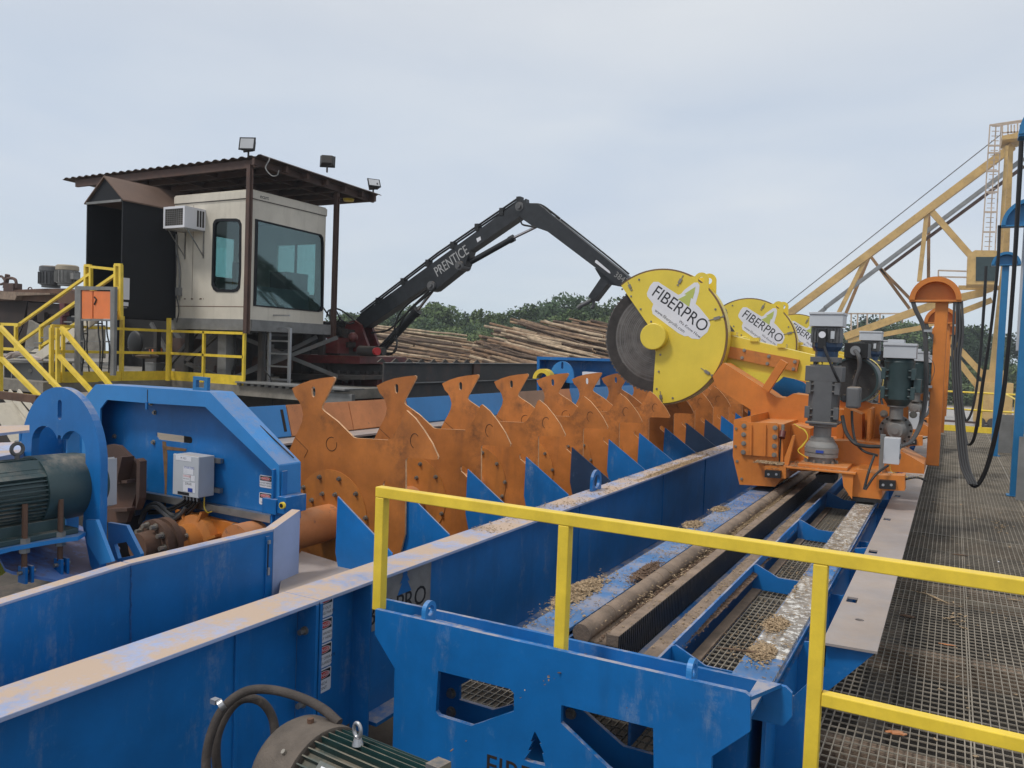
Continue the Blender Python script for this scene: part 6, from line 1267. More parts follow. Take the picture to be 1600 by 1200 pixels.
for k in range(5): b.tube(smoothpts([at(2 + rnd.uniform(0, 8), 560 + rnd.uniform(-4, 3), Y=9.6), at(15 + rnd.uniform(0, 9), 553 + rnd.uniform(-2, 5), Y=9.7), at(35, 554 + rnd.uniform(-2, 6), Y=9.6), at(55, 558 + rnd.uniform(0, 5), Y=9.55), at(66, 562, Y=9.6)], 6), .03, 7)
b.build('pale_hoses', acu)
# ================================================================ old rusty machine at far left
om = thing('old_machine', at(60, 600, Y=15), 'dark rusty old chipping machine with two upright motors at the far left', 'old machine')
f = lambda pts: pxy(pts, 15, (0, 400), 7.5)
b = MB(RUST); b.prism(f([(-60, 400), (60, 440), (200, 395), (560, 380), (770, 380), (900, 420), (900, 560), (760, 560), (520, 540), (250, 520), (-60, 530)]), 'y', 15, 16.2); b.build('upper_deck', om)
b = MB(mat('sooty_steel', (.035, .022, .018), .9, grime=.5)); b.prism(f([(-60, 531), (300, 525), (245, 820), (120, 1100), (-60, 1130)]), 'y', 15.05, 15.9); b.prism(f([(310, 541), (760, 561), (740, 700), (560, 680), (465, 700), (400, 640), (320, 900), (250, 1000), (150, 1090), (300, 700)]), 'y', 15.05, 15.9); b.prism(f([(468, 660), (555, 660), (555, 775), (475, 775)]), 'y', 14.9, 15.0); b.build('lower_body', om)
b = MB(DUSTM); b.prism(f([(-60, 415), (660, 440), (660, 458), (270, 470), (250, 520), (-60, 500)]), 'y', 14.8, 15); b.build('edge_beam', om)
b = MB(RUSTR, 1); b.tube(smoothpts([at(x/7.5, 400 + y/7.5, Y=15.3) for x, y in ((60, 400), (70, 290), (110, 260), (180, 280), (195, 380))], 5), .05, 8); b.tube(smoothpts([at(x/7.5, 400 + y/7.5, Y=15.3) for x, y in ((-30, 250), (20, 240), (60, 300), (20, 330), (-30, 330))], 5), .04, 8)
b.box(at(10, 452, Y=15.3).x, at(25, 452, Y=15.3).x, 15.2, 15.5, at(10, 456, Y=15.3).z, at(10, 443, Y=15.3).z); b.tube([at(8, 450, Y=15.4), at(12, 429, Y=15.4)], .08, 8); b.tube([at(47 + math.cos(R(a)) * 3, 452 + math.sin(R(a)) * 3, Y=15.1) for a in range(0, 361, 40)], .02, 6); b.build('rusty_pipe', om)
b = MB(GRY); b.prism(f([(600, 700), (750, 700), (745, 830), (605, 830)]), 'y', 15, 15.4); b.use(RED).prism(f([(770, 560), (830, 560), (830, 700), (800, 720), (800, 820), (775, 820), (780, 720)]), 'y', 14.8, 14.95); b.build('lower_fittings', om)
for x0_, x1_, y0_, y1_, m_, m2_, nm in ((515, 680, 120, 370, GRY, GRY, 'dark upright motor'), (705, 870, 108, 350, GRYL, mat('cream_cap', (.36, .30, .22), .7), 'pale upright motor with cream cap')):
    p = at((x0_ + x1_) / 15, 400 + y1_ / 7.5, Y=15.2); r_ = abs(at(x1_ / 7.5, 450, Y=15.2).x - p.x) * .9; zt2 = at(p.x, 0, Y=15.2).z; ztp = at((x0_ + x1_) / 15, 400 + y0_ / 7.5, Y=15.2).z; hh = ztp - p.z
    b = MB(m_); b.lathe(p, (0, 0, 1), [(0, r_ * .8), (hh * .1, r_ * .8), (hh * .12, r_ * .95), (hh * .74, r_ * .95)], 24)
    for k in range(20): a = 2 * math.pi * k / 20; b.bar(p + Vector((math.cos(a) * r_, math.sin(a) * r_, hh * .15)), p + Vector((math.cos(a) * r_, math.sin(a) * r_, hh * .7)), .012, r_ * .2, up=(math.cos(a), math.sin(a), 0))
    b.box(p.x + r_ * .9, p.x + r_ * 1.5, p.y - .12, p.y + .1, p.z + hh * .3, p.z + hh * .6); b.box(p.x - r_ * 1.25, p.x - r_ * .95, p.y - .1, p.y + .1, p.z + hh * .25, p.z + hh * .65)
    b.use(m2_).lathe(p, (0, 0, 1), [(hh * .75, r_ * 1.02), (hh * .95, r_ * 1.0), (hh, r_ * .85)], 24); o = b.build('upright_motor', om); o['label'] = nm
b = MB(CONC); b.prism(pxy([(45, 500), (60, 508), (160, 508), (160, 560), (36, 560)], 14.2, (0, 0), 1), 'y', 14.2, 14.3); tag(b.build('sheet_panel'), 'pale grey steel sheet leaning behind the up stairs', 'sheet metal')
# ================================================================ knuckleboom loader
LY = 15.3; f = lambda pts: pxy(pts, LY, (540, 280), 3.478); f8 = lambda pts: pxy(pts, LY, (490, 440), 5.452)
def L5(a, c, Y=LY): return at(540 + a/3.478, 280 + c/3.478, Y=Y)
lo = thing('log_loader', L5(60, 1000), 'black knuckleboom log loader on a dark red turntable base', 'log loader')
b = MB(BOOM); b.prism(f([(60, 800), (85, 752), (935, 140), (985, 150), (968, 205), (690, 395), (668, 470), (640, 497), (500, 608), (480, 612), (455, 590), (130, 808)]), 'y', LY - .14, LY + .14); bm_ = b.build('main_boom', lo, .01)
b = MB(mat('faded_silver_letters', (.40, .40, .40), .6, grime=.2)); o = L5(497, 532, LY - .142); xd = L5(672, 402, LY - .142) - o; b.text('PRENTICE', o, xd, (0, -1, 0), .33, 'LEFT', .004, 3)
b.build('lettering', bm_)
me = bpy.data.objects['lettering'].data; xs = [(Vector(v.co) + OFF['lettering'] - o).dot(xd.normalized()) for v in me.vertices]; k_ = xd.length / max(xs); u_ = xd.normalized()
for v in me.vertices:
    s_ = (v.co + OFF['lettering'] - o).dot(u_); v.co += u_ * s_ * (k_ - 1)
b = MB(WHT); b.prism(f([(728, 328), (750, 316), (754, 334), (735, 348)]), 'y', LY - .143, LY - .141); b.build('small_sticker', bm_)
b = MB(BOOM); b.prism(f([(932, 165), (945, 130), (985, 130), (1003, 114), (1005, 136), (1070, 145), (1105, 170), (1130, 195), (1170, 225), (1545, 528), (1560, 600), (1490, 580), (1380, 488), (1120, 292), (1040, 264), (985, 225)]), 'y', LY - .20, LY - .05); b.prism(f([(1000, 150), (1130, 200), (1545, 535), (1560, 600), (1490, 575), (1120, 285), (1040, 255)]), 'y', LY - .0495, LY + .18); jb = b.build('jib_boom', lo, .008)
b = MB(WHT); b.prism(f([(1378, 448), (1385, 445), (1455, 505), (1460, 518), (1452, 516), (1376, 458)]), 'y', LY - .202, LY - .2005); b.use(GRYL).text('38470', L5(1455, 525, LY - .202), L5(1510, 565, LY) - L5(1455, 525, LY), (0, -1, 0), .17, 'LEFT', .001, 2); b.build('jib_label', jb)
b = MB(BLK)
for dz in (0, .06): b.tube([L5(80, 742, LY - .1) + Vector((0, 0, dz + .03)), L5(500, 425, LY - .1) + Vector((0, 0, dz + .04)), L5(945, 118, LY - .1) + Vector((0, 0, dz + .02))], .022, 6)
for q in ((180, 668), (315, 562), (450, 462), (585, 365), (718, 268), (852, 183), (945, 122)): p = L5(*q, LY - .1); b.box(p.x - .05, p.x + .05, LY - .16, LY, p.z - .06, p.z + .10)
b.tube(smoothpts([L5(945, 118), L5(985, 135), L5(1060, 140), L5(1120, 180), L5(1165, 215)], 5), .025, 6); b.tube(smoothpts([L5(950, 215, LY - .2), L5(960, 245, LY - .2), L5(1000, 255, LY - .2), L5(1035, 262, LY - .2)], 5), .02, 6); b.tube(smoothpts([L5(1170, 218, LY - .1), L5(1400, 400, LY - .1), L5(1540, 515, LY - .1)], 4), .02, 6)
b.build('hydraulic_pipes', bm_)
for nm, q0, q1, q2, rb_, rr_ in (('hoist_cylinder', (195, 925), (392, 712), (478, 600), .10, .035), ('jib_cylinder', (680, 450), (915, 318), (1035, 260), .065, .03)):
    a_, m_, c_ = L5(*q0), L5(*q1), L5(*q2); b = MB(BOOM); b.cone(a_, m_, rb_, n=20); b.cone(m_ - (m_ - a_).normalized() * .12, m_, rb_ * 1.2, n=20); cy = b.build(nm, lo); b = MB(mat('chrome_rod', (.65, .6, .6), .15, 1.0, grime=.1)); b.cone(m_, c_, rr_, n=14); b.build('chrome_rod', cy)
for q in ((968, 157), (642, 474), (490, 582)): b = MB(GRY); p = L5(*q); b.cone((p.x, LY - .26, p.z), (p.x, LY + .2, p.z), .055, n=16); b.cone((p.x, LY - .21, p.z), (p.x, LY + .16, p.z), .10, n=20); b.build('pivot_pin', bm_)
b = MB(BOOM); b.prism(f([(1365, 485), (1400, 500), (1452, 545), (1500, 585), (1435, 572), (1362, 665), (1330, 640), (1398, 540)]), 'y', LY - .12, LY + .12); b.build('heel_bracket', jb, .01)
b = MB(GRY); b.tube(smoothpts([L5(1350, 650), L5(1310, 672), L5(1275, 690), L5(1262, 702)], 5), [.05] * 4 + [.045] * 4 + [.04] * 4 + [.03] * 4 if 0 else .045, 8); b.tube([L5(1350, 650), L5(1345, 690), L5(1335, 700)], .035, 8); b.build('hook', jb)
b = MB(BLK)
for q in (((480, 600), (380, 680), (300, 760), (230, 820), (140, 835)), ((440, 600), (300, 720), (250, 860), (190, 905)), ((455, 605), (330, 730), (270, 840), (210, 940), (250, 950), (278, 900), (275, 850)), ((470, 610), (340, 720), (290, 800), (280, 840))): b.tube(smoothpts([L5(*k, LY - .25) for k in q], 6), .022, 6)
for q in (((80, 220), (140, 300), (200, 340), (230, 300)), ((150, 380), (140, 250), (190, 230), (260, 260), (350, 335)), ((110, 300), (130, 245), (190, 250), (230, 320), (300, 358), (345, 350)), ((180, 390), (210, 350), (245, 345), (235, 390)), ((120, 560), (200, 550), (250, 480), (240, 420)), ((100, 360), (150, 350), (160, 420), (300, 440)), ((610, 610), (690, 600), (710, 520), (690, 480))): b.tube(smoothpts([at(490 + a/5.452, 440 + c/5.452, Y=LY - .4) for a, c in q], 6), .02, 6)
b.build('hydraulic_hoses', lo)
b = MB(RED); b.prism(f8([(300, 600), (298, 430), (345, 352), (400, 330), (455, 372), (480, 450), (535, 595)]), 'y', LY - .24, LY - .16); b.prism(f8([(300, 600), (298, 430), (345, 352), (400, 330), (455, 372), (480, 450), (535, 595)]), 'y', LY + .16, LY + .24); b.build('pivot_tower', lo, .01)
b = MB(RED); b.prism(f8([(50, 620), (600, 640), (600, 702), (50, 690)]), 'y', LY - .9, LY + .9); b.build('red_frame', lo, .01)
b = MB(RED); b.prism(f8([(273, 482), (395, 485), (392, 615), (270, 612)]), 'y', LY - .8, LY - .4); b.sphere(at(490 + 335/5.452, 440 + 475/5.452, Y=LY - .6), .12); b.use(WHT).prism(f8([(277, 488), (305, 490), (303, 525), (277, 522)]), 'y', LY - .805, LY - .8005); b.build('red_tank', lo)
b = MB(DARKS); b.cone(at(562, 548, Y=LY - .6), at(588, 549, Y=LY - .6), .12, n=18); b.cone(at(590, 549, Y=LY - .6), at(600, 549, Y=LY - .6), .10, n=18); b.prism(f8([(110, 420), (200, 400), (280, 440), (280, 600), (110, 600)]), 'y', LY - .2, LY + .6)
for k in range(12): x, y = rnd.uniform(120, 280), rnd.uniform(400, 560); p = at(490 + x/5.452, 440 + y/5.452, Y=LY - .5); b.box(p.x - .08, p.x + .08, LY - .5, LY, p.z - .06, p.z + .06)
b.use(mat('bright_red_cap', (.5, .02, .02), .4)).cone(at(587, 549, Y=LY - .75), at(590, 549, Y=LY - .78), .09, n=16); b.build('pump_unit', lo)
b = MB(DARKS); p = at(550, 580, Y=LY); b.lathe((p.x, LY, at(550, 590, Y=LY).z), (0, 0, 1), [(0, 1.0), (.12, 1.0), (.121, .75), (.35, .75)], 32); b.prism(f8([(-20, 780), (690, 800), (690, 830), (-20, 828)]), 'y', LY - 1.1, LY + 1.0)
for k in range(26): a = 2 * math.pi * k / 26; b.cone((p.x + math.cos(a) * .9, LY + math.sin(a) * .9, at(550, 584, Y=LY).z), (p.x + math.cos(a) * .9, LY + math.sin(a) * .9, at(550, 578, Y=LY).z), .05, n=6)
b.build('turntable', lo)
b = MB(mat('dark_maroon', (.07, .012, .012), .7, grime=.4)); b.prism(f8([(100, 831), (680, 832), (600, 1300), (100, 1300)]), 'y', LY - .6, LY + .9)
for x in (170, 440, 530): b.prism(f8([(x, 832), (x + 10, 832), (x + 10, 1300), (x, 1300)]), 'y', LY - .85, LY - .6005)
b.build('pedestal', lo)
# ================================================================ dark steel wall of the infeed conveyor
WX = -9.2; y0 = at(600, 570, X=WX).y; y1 = at(840, 568, X=WX).y; z1w = at(700, 568, X=WX).z; z2w = at(720, 595, X=WX).z; z3w = at(720, 607, X=WX).z
iw = thing('infeed_wall', (WX, y0, 0), 'long dark grey steel side wall of the infeed conveyor below the logs', 'steel wall')
b = MB(mat('weathered_black_steel', (.045, .043, .042), .6, grime=.5, gscale=1.5, rust=.25, chip=.2, chipc=(.12, .11, .10))); b.box(WX - .03, WX, y0, 19.0, z2w, z1w); b.box(WX - .03, WX, y0, 19, -2, z2w - .02); b.build('wall_plate', iw)
b = MB(GRST); b.box(WX - .02, WX + .07, y0, 19, z1w + .0005, z1w + .015); b.box(WX - .02, WX + .09, y0, 19, z2w - .018, z2w - .002); b.build('rib', iw)
b = MB(DARKS)
for k in range(9): y = y0 - .2 + .42 * k; b.prism([(y, z1w + .016), (y + .25, z1w + .016), (y + .13, z1w + .09)], 'x', WX - .02, WX + .01)
b.build('edge_teeth', iw)
b = MB(RUSTR); ym = at(738, 580, X=WX).y; b.box(WX + .001, WX + .05, ym, ym + .25, z2w, z1w); b.build('splice_plate', iw)
# blue far drive box
FY = 14.6; f = lambda pts: pxy(pts, FY, (820, 540), 11.43)
fd = thing('far_drive', at(900, 620, Y=FY), 'blue far conveyor drive box with a yellow hoop and round arch behind the kickers', 'conveyor drive')
b = MB(BLUE); b.prism(f([(215, 195), (1900, 245), (1900, 1000), (215, 1000)]), 'y', FY + .3, FY + .34); b.prism(f([(215, 195), (1900, 245), (1900, 290), (262, 250), (262, 1000), (215, 1000)]), 'y', FY, FY + .2995); b.build('drive_box', fd)
b = MB(BLUEL); c = f([(775, 560)])[0]; rr2 = f([(985, 560)])[0][0] - c[0]; b.prism(arc(c[0], c[1], rr2, -20, 200, 24, rr2 * 1.22), 'y', FY - .3, FY - .26, [slot(c[0], f([(765, 355)])[0][1], .05, .14)]); b.build('round_arch', fd)
b = MB(YEL); c = f([(500, 590)])[0]; r3 = f([(660, 590)])[0][0] - c[0]; b.prism(arc(c[0], c[1], r3, 0, 180, 20) + arc(c[0], c[1], r3 * .6, 180, 0, 20), 'y', FY - .5, FY - .3); b.build('yellow_hoop', fd)
b = MB(BLKP); b.prism(f([(700, 500), (840, 560), (840, 780), (700, 780)]), 'y', FY - .45, FY - .1); b.use(WHT).prism(f([(1100, 465), (1345, 480), (1345, 700), (1100, 700)]), 'y', FY - .2, FY); b.build('motor_and_box', fd)
b = MB(BLUE); p = at(575, 618, Y=13); b.box(-9.0, -7.6, 13.2, 13.6, -1, .35); tag(b.build('blue_trough_part'), 'dark blue trough section under the grey infeed wall', 'steel trough')
# ================================================================ gantry crane
GY = 76.0
def C6(a, c, Y=GY): return at(1200 + a/4, 180 + c/4, Y=Y)
cr = thing('gantry_crane', C6(1470, 1750), 'tall tan lattice gantry crane with an operator cabin at the right', 'gantry crane')
def strut(q0, q1, wd, m=TAN, Y=GY, name='strut', Y2=None):
    b = MB(m); b.bar(C6(*q0, Y), C6(*q1, Y2 or Y), wd, wd); return b.build(name, cr)
strut((-60, 1385), (1530, 195), .62, name='top_chord')
strut((355, 1205), (1600, 270), .34, mat('crane_grey', (.30, .32, .34), .5), Y=GY + 1.5, name='walkway_beam')
strut((728, 968), (1600, 320), .26, mat('crane_brown', (.13, .07, .045), .7), Y=GY + 2, name='lower_chord')
strut((360, 1206), (230, 1310), .34, mat('crane_grey', (.30, .32, .34), .5), Y=GY + 1.5, name='walkway_beam')
for a, c in (((995, 590), (945, 1040)), ((620, 880), (430, 1260)), ((1012, 590), (1400, 1030))): strut(a, c, .34 if a[0] != 1012 else .48, name='web_strut')
for a, c in (((1005, 590), (1003, 1040)), ((635, 880), (470, 1280)), ((640, 880), (885, 1210)), ((705, 960), (910, 1170))): strut(a, c, .26, mat('rusted_tan', (.30, .17, .07), .7, rust=.5), Y=GY + 3, name='web_strut')
b = MB(TAN); b.prism(pxy([(1505, 200), (1532, 200), (1500, 1000), (1440, 1600), (1400, 1720), (1370, 1720), (1462, 900)], GY, (1200, 180), 4), 'y', GY - .5, GY + .5)
b.prism(pxy([(1480, 200), (1502, 200), (1462, 880), (1436, 880)], GY - 2, (1200, 180), 4), 'y', GY - 2.5, GY - 2); b.build('mast', cr)
b = MB(TAN); b.prism(pxy([(1455, 158), (1540, 140), (1580, 120), (1600, 120), (1600, 158), (1560, 172), (1460, 182)], GY, (1200, 180), 4), 'y', GY - 1.5, GY + 1.5); b.build('mast_head', cr)
RL = mat('crane_rail_paint', (.48, .38, .30), .6, grime=.2)
b = MB(RL)
for q0, q1 in (((1385, 62), (1600, 30)), ((1460, 60), (1600, 40)), ((1465, 110), (1560, 104)), ((1465, 65), (1465, 158)), ((1500, 60), (1500, 150)), ((1560, 50), (1560, 130)), ((1520, 60), (1520, 110)), ((1540, 60), (1540, 110))): b.bar(C6(*q0), C6(*q1), .10)
b.build('head_railing', cr)
b = MB(RL)
for dx in (0, 38, 70): b.bar(C6(1387 + dx, 60, GY - 3), C6(1335 + dx * 1.2, 860, GY - 3), .09)
for k in range(27): y = 70 + k * 30; x = 1387 - (y - 60) * .065; b.bar(C6(x + 14, y, GY - 3), C6(x + 62, y, GY - 3), .05)
for y in (62, 190, 235, 350, 480, 605, 730, 850): x = 1387 - (y - 60) * .065; b.bar(C6(x, y, GY - 3.4), C6(x + 76, y, GY - 3.4), .12)
b.build('caged_ladder', cr)
b = MB(TAN); b.prism(pxy([(1245, 895), (1290, 868), (1425, 872), (1425, 1075), (1238, 1075)], GY - 2, (1200, 180), 4), 'y', GY - 4.5, GY - 1.5); cbn = b.build('cabin', cr)
b = MB(mat('cabin_dark_glass', (.02, .04, .04), .15)); b.prism(pxy([(1300, 885), (1425, 885), (1425, 1035), (1298, 1035)], GY - 4.6, (1200, 180), 4), 'y', GY - 4.56, GY - 4.51); b.build('cabin_window', cbn)
b = MB(TAN)
for q0, q1, w_ in (((1190, 1078), (1440, 1080), .35), ((1215, 1145), (1400, 1082), .5), ((480, 1385), (1090, 1165), .62), ((1090, 1165), (1360, 1105), .6), ((500, 1410), (950, 1330), .4), ((950, 1330), (1400, 1155), .45), ((1130, 1390), (1360, 1640), .45), ((1130, 1460), (1330, 1720), .45), ((700, 1310), (500, 1385), .3)):
    b.bar(C6(*q0), C6(*q1), w_)
b.build('lower_boom', cr)
b = MB(RL)
for q0, q1 in (((500, 1240), (840, 1240)), ((1065, 970), (1300, 978)), ((1065, 1010), (1300, 1015)), ((1065, 970), (1065, 1060)), ((840, 1240), (840, 1300)), ((620, 1240), (620, 1330)), ((520, 1240), (520, 1350)), ((700, 1240), (700, 1310)), ((560, 1240), (560, 1340))): b.bar(C6(*q0), C6(*q1), .12)
b.build('gallery_railing', cr)
b = MB(mat('crane_cable', (.12, .12, .12), .6)); b.bar(C6(60, 1225), C6(1450, 125), .07); b.build('stay_cable', cr)
b = MB(TAN); p = at(1550, 640, Y=GY); b.box(p.x - 1.3, p.x + 1.3, GY - 1.5, GY + 1.5, -2.6, .6); b.box(p.x - .8, p.x + .6, GY - 1, GY + 1, .601, 1.6); b.use(DARKS)
for k in (-.8, 0, .8): b.cone((p.x + k, GY - 1.7, -2.6), (p.x + k, GY - 1.3, -2.6), .35)
b.build('bogie', cr)
for y in (70, 78):
    b = MB(RUSTR); b.box(-6, 90, y, y + .1, -2.985, -2.82); tag(b.build('crane_rail'), {70: 'rusty crane rail crossing the pale gravel nearest the walkway', 78: 'rusty crane rail crossing the pale gravel beneath the crane foot'}[y], 'rail')
# ================================================================ trees
LEAFS = []
for nm, c in (('leaf_green', (.10, .15, .055)), ('leaf_light_green', (.14, .19, .075)), ('leaf_dark_green', (.06, .10, .045))):
    m = mat(nm, c, .75, grime=.5, gscale=.6, spec=.2); LEAFS.append(m)
TRUNK = mat('tree_bark', (.09, .07, .05), .9)
def crown_mesh(seed, w_, h_, n=3000, s=.34, lumps=22):
    rr = random.Random(seed); cs = []
    for k in range(lumps):
        z = rr.uniform(0, 1); rad = (1 - abs(z - .42) ** 1.6 * 1.6) * w_ * .36; a = rr.uniform(0, 6.28); cs.append((math.cos(a) * rad * rr.uniform(.3, 1), math.sin(a) * rad * rr.uniform(.3, 1), z * h_ * .86, rr.uniform(.13, .24) * w_))
    vs, fs = [], []
    for k in range(n):
        c = rr.choice(cs); th = rr.uniform(0, 6.28); ph = math.acos(rr.uniform(-.7, 1)); r_ = c[3] * rr.uniform(.75, 1.12)
        p = Vector((c[0] + math.sin(ph) * math.cos(th) * r_, c[1] + math.sin(ph) * math.sin(th) * r_, c[2] + math.cos(ph) * r_ * .8))
        d = Vector((rr.gauss(0, 1), rr.gauss(0, 1), rr.gauss(0, .6))).normalized(); e_ = d.orthogonal().normalized(); e_ = (e_ + d.cross(e_) * rr.uniform(-1, 1)).normalized(); q = s * rr.uniform(.5, 1.2)
        i = len(vs); vs += [p - d * q, p + e_ * q * .6, p + d * q, p - e_ * q * .6]; fs.append((i, i + 1, i + 2, i + 3))
    me = bpy.data.meshes.new('crown'); me.from_pydata(vs, [], fs); me.update(); return me
CROWNS = []
for k in range(7):
    me = crown_mesh(50 + k, (7.5, 9, 6.5, 8, 10, 6, 8.5)[k], (8.5, 8, 10, 7, 9, 9.5, 7.5)[k], 6500, .22, 30); me.materials.append(LEAFS[(0, 2, 0, 1, 2, 0, 1)[k]]); CROWNS.append(me)
def trunk_mesh(seed, h_):
    b = MB(TRUNK); rr = random.Random(seed); b.tube([(0, 0, 0), (rr.uniform(-.1, .1), 0, h_ * .5), (rr.uniform(-.3, .3), .1, h_)], [.24, .18, .07], 8)
    for k in range(5): a = rr.uniform(0, 6.28); z = h_ * rr.uniform(.4, .8); b.tube([(0, 0, z), (math.cos(a) * 1.0, math.sin(a) * 1.0, z + 1.0), (math.cos(a) * 2.2, math.sin(a) * 2.2, z + 1.8)], [.10, .06, .03], 6)
    me = bpy.data.meshes.new('trunk'); me.from_pydata(b.v, [], b.f); me.materials.append(TRUNK); me.polygons.foreach_set('use_smooth', b.sm); return me
TRUNKS = [trunk_mesh(k, 7.0) for k in range(3)]
def tree(px, D, ytop, k, sw=1.0, label=None, group='trees in the far tree line'):
    top = at(px, ytop, D=D); gz = -3.0; H_ = top.z - gz; c = CROWNS[k]; ch_ = max(v.co.z for v in c.vertices) - 0.0
    t = thing('tree', (top.x, top.y, gz), label, 'tree', group)
    s = H_ / (ch_ + 1.3); o = bpy.data.objects.new('crown', c); col.objects.link(o); o.parent = t; o.location = (0, 0, 1.3 * s); o.scale = (s * sw, s * sw, s); o.rotation_euler = (0, 0, rnd.uniform(0, 6.28))
    u = bpy.data.objects.new('trunk', TRUNKS[k % 3]); col.objects.link(u); u.parent = t; u.scale = (s, s, s * .85); return t
LT = {0: 'leafy green tree of the far wood seen behind and below the operator cab', 1: 'leafy green tree of the far wood showing under the loader boom', 2: 'dense green tree of the far wood behind the dip between the log piles', 3: 'tall green tree of the far wood under the hanging loader grapple', 4: 'dark tree of the far wood behind the saw motors', 5: 'dark spreading tree at the right beyond the gravel, behind the cables'}
TL = [(-40,110,520,0),(20,112,515,1),(90,108,512,2),(330,112,508,4),(390,110,505,2),(440,112,500,0),
      (500,108,498,1),(525,104,488,2),(548,100,485,0),(575,98,486,3),(603,104,484,4),(628,102,478,1),(650,98,474,2),(672,100,470,5),(692,98,472,0),(715,104,484,4),
      (738,102,486,1),(758,98,482,3),(778,104,486,0),(800,100,478,4),(820,97,473,5),(838,104,482,2),(850,110,470,1),
      (872,100,456,4),(893,96,455,1),(915,98,462,6),(938,100,476,0),(955,104,470,4),(975,100,462,2),(1010,108,500,1),(1060,108,505,0),(1110,110,510,4),
      (705,86,508,3),(760,86,512,6),(790,85,510,0),(835,86,505,3),(880,84,500,6),(925,84,498,1),(640,88,500,6),(585,88,504,1),(900,92,480,0),(740,92,500,4),(812,92,498,1),(862,94,488,3),(665,94,492,4),(950,92,492,3)]
ORD = ['first', 'second', 'third', 'fourth', 'fifth', 'sixth', 'seventh', 'eighth', 'ninth', 'tenth', 'eleventh', 'twelfth', 'thirteenth', 'fourteenth', 'fifteenth', 'sixteenth', 'seventeenth', 'eighteenth', 'nineteenth', 'twentieth', 'twenty-first', 'twenty-second', 'twenty-third', 'twenty-fourth']
ZN = ['of the far wood under and behind the operator cab', 'of the far wood behind the loader boom foot', 'of the far wood over the left log pile', 'of the far wood over the right log pile and grapple', 'of the wood behind the saw motors', 'beyond the gravel behind the hanging cables']
allT = [(px, D, y, k, 0 if px < 480 else 1 if px < 640 else 2 if px < 780 else 3) for px, D, y, k in TL]
allT += [(px, D, y, k, 4) for px, D, y, k in ((1245,130,520,0),(1340,128,505,4),(1362,120,490,1),(1388,122,496,2),(1418,120,500,0),(1440,124,508,5))]
allT += [(px, D, y, k, 5) for px, D, y, k in ((1478,118,512,1),(1500,112,508,4),(1520,116,505,0),(1545,114,520,1),(1570,118,520,2),(1600,116,515,4),(1640,116,515,4))]
cntz = {}
for px, D, yt_, k, z in sorted(allT):
    n_ = cntz.get(z, 0); cntz[z] = n_ + 1
    tree(px, D, yt_, k, 1.0, '%s tree from the left %s' % (ORD[n_], ZN[z]))
bush = crown_mesh(91, 7, 4.2, 4500, .2, 18); bush.materials.append(LEAFS[1])
for px, D in ((1470, 104), (1492, 100), (1512, 102), (1533, 101), (1556, 104), (1590, 104), (1445, 106)):
    p = at(px, 560, D=D); o = bpy.data.objects.new('bush', bush); col.objects.link(o); o.location = (p.x, p.y, -3.2); o.rotation_euler = (0, 0, rnd.uniform(0, 6)); o.scale = (1, 1, 1.25)
    tag(o, {1470: 'light green bush just right of the orange cable posts', 1492: 'light green bush left of the crane leg struts', 1512: 'light green bush between the crane leg struts', 1533: 'light green bush left of the crane foot', 1556: 'light green bush behind the crane foot', 1590: 'light green bush behind the blue stands at the right edge', 1445: 'light green bush hidden behind the orange cable posts'}[px], 'bush', 'bushes beyond the gravel')
# ================================================================ log piles
LOGM = []
for k, c in enumerate(((.30, .20, .12), (.19, .12, .075), (.44, .33, .22), (.11, .07, .045), (.25, .15, .085))):
    LOGM.append(mat('log_bark_%s' % ('tan', 'brown', 'pale', 'dark', 'ruddy')[k], c, .9, grime=.6, gscale=2.2, chip=.75, chipc=(.08, .05, .035), streak=.3, streakc=(.10, .06, .04), bump=.5, bscale=30))
CUT = mat('cut_log_end', (.62, .47, .30), .85, grime=.25)
LM = []
for k in range(10):
    b = MB(LOGM[k % 5]); L_ = (6.5, 7.5, 5, 8, 7, 5, 6, 8, 5.5, 7)[k]; r0 = (.095, .08, .11, .09, .07, .085, .115, .08, .075, .10)[k]; rr = random.Random(k); pts = [(L_ * (i / 7 - .5), rr.uniform(-.025, .025), rr.uniform(-.025, .025)) for i in range(8)]
    b.tube(pts, [r0 * (1.1 - .035 * i) * rr.uniform(.93, 1.07) for i in range(8)], 9, caps=False)
    b.use(CUT).cone((pts[0][0] - .002, pts[0][1], pts[0][2]), (pts[0][0] - .012, pts[0][1], pts[0][2]), r0 * 1.08, n=9, smooth=False); b.cone((pts[-1][0] + .002, pts[-1][1], pts[-1][2]), (pts[-1][0] + .012, pts[-1][1], pts[-1][2]), r0 * .86, n=9, smooth=False)
    me = bpy.data.meshes.new('pine_log'); me.from_pydata(b.v, [], b.f)
    for m in b.mats: me.materials.append(m)
    me.polygons.foreach_set('material_index', b.mi); me.polygons.foreach_set('use_smooth', b.sm); me.update(); LM.append(me)
fw = Vector((-RW[0][2] * -1, RW[1][2], 0)).normalized(); rt_ = Vector((cr_v := cam.matrix_world.to_3x3() @ Vector((1, 0, 0))).to_tuple()) if 0 else (cam.matrix_world.to_3x3() @ Vector((1, 0, 0)))
fw = cam.matrix_world.to_3x3() @ Vector((0, 0, -1)); fw.z = 0; fw.normalize(); rt_.z = 0; rt_.normalize()
def interp(tab, x):
    for (x0, y0), (x1, y1) in zip(tab, tab[1:]):
        if x <= x1: return y0 + (y1 - y0) * (x - x0) / (x1 - x0)
    return tab[-1][1]
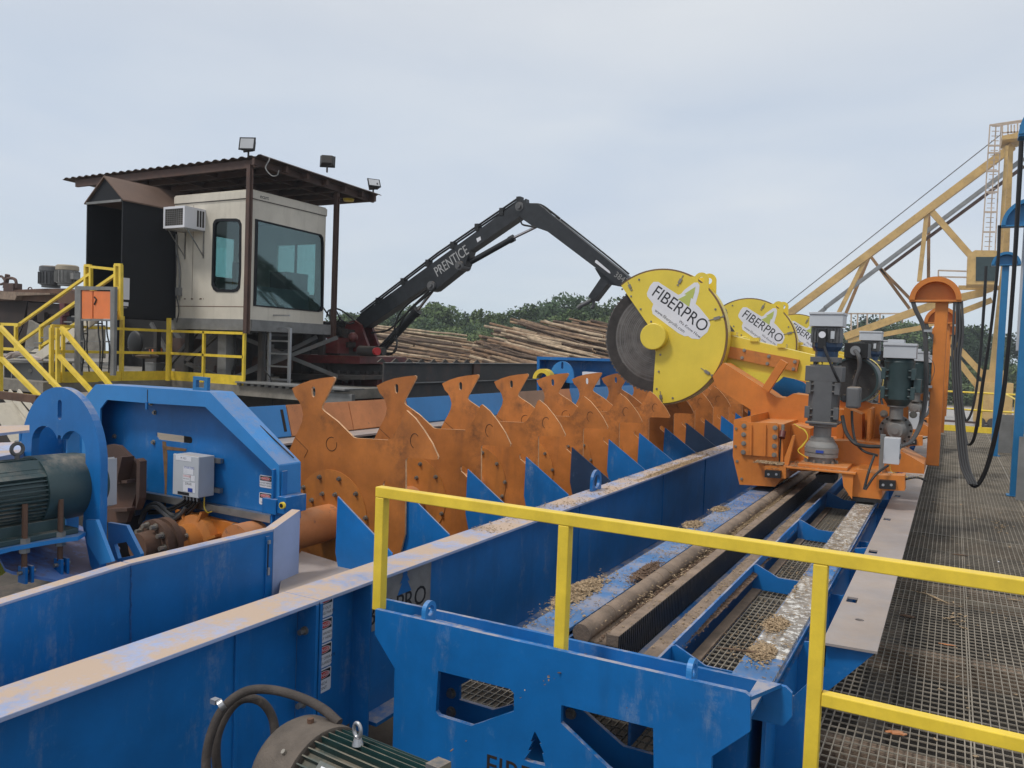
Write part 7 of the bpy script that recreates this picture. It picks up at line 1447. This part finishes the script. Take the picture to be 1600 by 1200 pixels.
def pile(tab, D0, rows, per, spin, tilt, label, group, core_label, x0, x1, tj=2.0):
    "tab: photo x -> crest y; rows climb away from the camera from D0"
    core = MB(LOGM[1]); cnt = 0
    for j in range(rows):
        D = D0 + j * .42; f_ = (j + 1) / rows
        for k in range(per):
            px = lerp(x0, x1, (k + rnd.uniform(.0, 1)) / per); crest = at(px, interp(tab, px), D=D0 + rows * .42).z
            base = -1.2; z = base + (crest - base) * (f_ ** .9) - rnd.uniform(.12, .24); p = at(px, 550, D=D); p.z = z
            me = LM[rnd.randrange(10)]; d = (rt_ * math.cos(R(spin)) - fw * math.sin(R(spin))); yaw = math.atan2(d.y, d.x) + R(rnd.gauss(0, tj))
            e_ = (0, R(tilt + rnd.gauss(0, tj * .8)), yaw)
            o = bpy.data.objects.new('pine_log', me); col.objects.link(o); o.location = p; o.rotation_euler = e_; o.rotation_mode = 'XYZ'; tag(o, label, 'log', group); cnt += 1
    # packed logs underneath
    n = 0
    for j in range(rows):
        D = D0 + j * .42 + .35; f_ = (j + 1) / rows
        for k in range(int(per * 1.6)):
            px = lerp(x0, x1, (k + rnd.uniform(0, 1)) / (per * 1.6)); crest = at(px, interp(tab, px), D=D0 + rows * .42).z; z = -1.2 + (crest + 1.2) * (f_ ** .9) - rnd.uniform(.28, .7)
            p = at(px, 550, D=D); p.z = z; d = rt_ * math.cos(R(spin + rnd.gauss(0, 3))) - fw * math.sin(R(spin)); d.z = -math.sin(R(tilt + rnd.gauss(0, 1.5))); L_ = rnd.uniform(5, 9); r0 = rnd.uniform(.08, .125)
            core.use(LOGM[rnd.randrange(5)]).tube([p - d * L_ / 2, p, p + d * L_ / 2], [r0, r0 * .95, r0 * .8], 7, caps=True); n += 1
    tag(core.build('packed_logs'), core_label, 'logs', None, 'stuff'); return cnt
T1 = [(250, 500), (420, 502), (520, 503), (575, 509), (640, 512), (700, 528), (750, 541), (778, 556), (800, 580)]
pile(T1, 47, 22, 7, 8, 6, 'weathered pine log in the left log pile behind the loader base', 'logs of the left pile', 'mass of pine logs inside the left pile', 330, 775, 1.8)
T2 = [(740, 570), (765, 548), (800, 532), (826, 514), (870, 512), (950, 509), (1010, 512), (1100, 530)]
pile(T2, 44, 22, 6, 40, 9, 'weathered pine log in the right log pile beside the saw blade', 'logs of the right pile', 'mass of pine logs inside the right pile', 800, 1010, 1.7)

# ================================================================ thin summer haze
hz = bpy.data.materials.new('haze_air'); hz.use_nodes = True; t_ = hz.node_tree; t_.nodes.clear()
o_ = t_.nodes.new('ShaderNodeOutputMaterial'); v_ = t_.nodes.new('ShaderNodeVolumePrincipled'); v_.inputs['Color'].default_value = (.80, .86, .95, 1); v_.inputs['Density'].default_value = .0009; v_.inputs['Anisotropy'].default_value = .2
t_.links.new(v_.outputs[0], o_.inputs['Volume'])
b = MB(hz); b.box(-215, 215, -62, 222, -4.0, 32.0); o = b.build('haze'); o['kind'] = 'stuff'; o['label'] = 'thin pale haze'
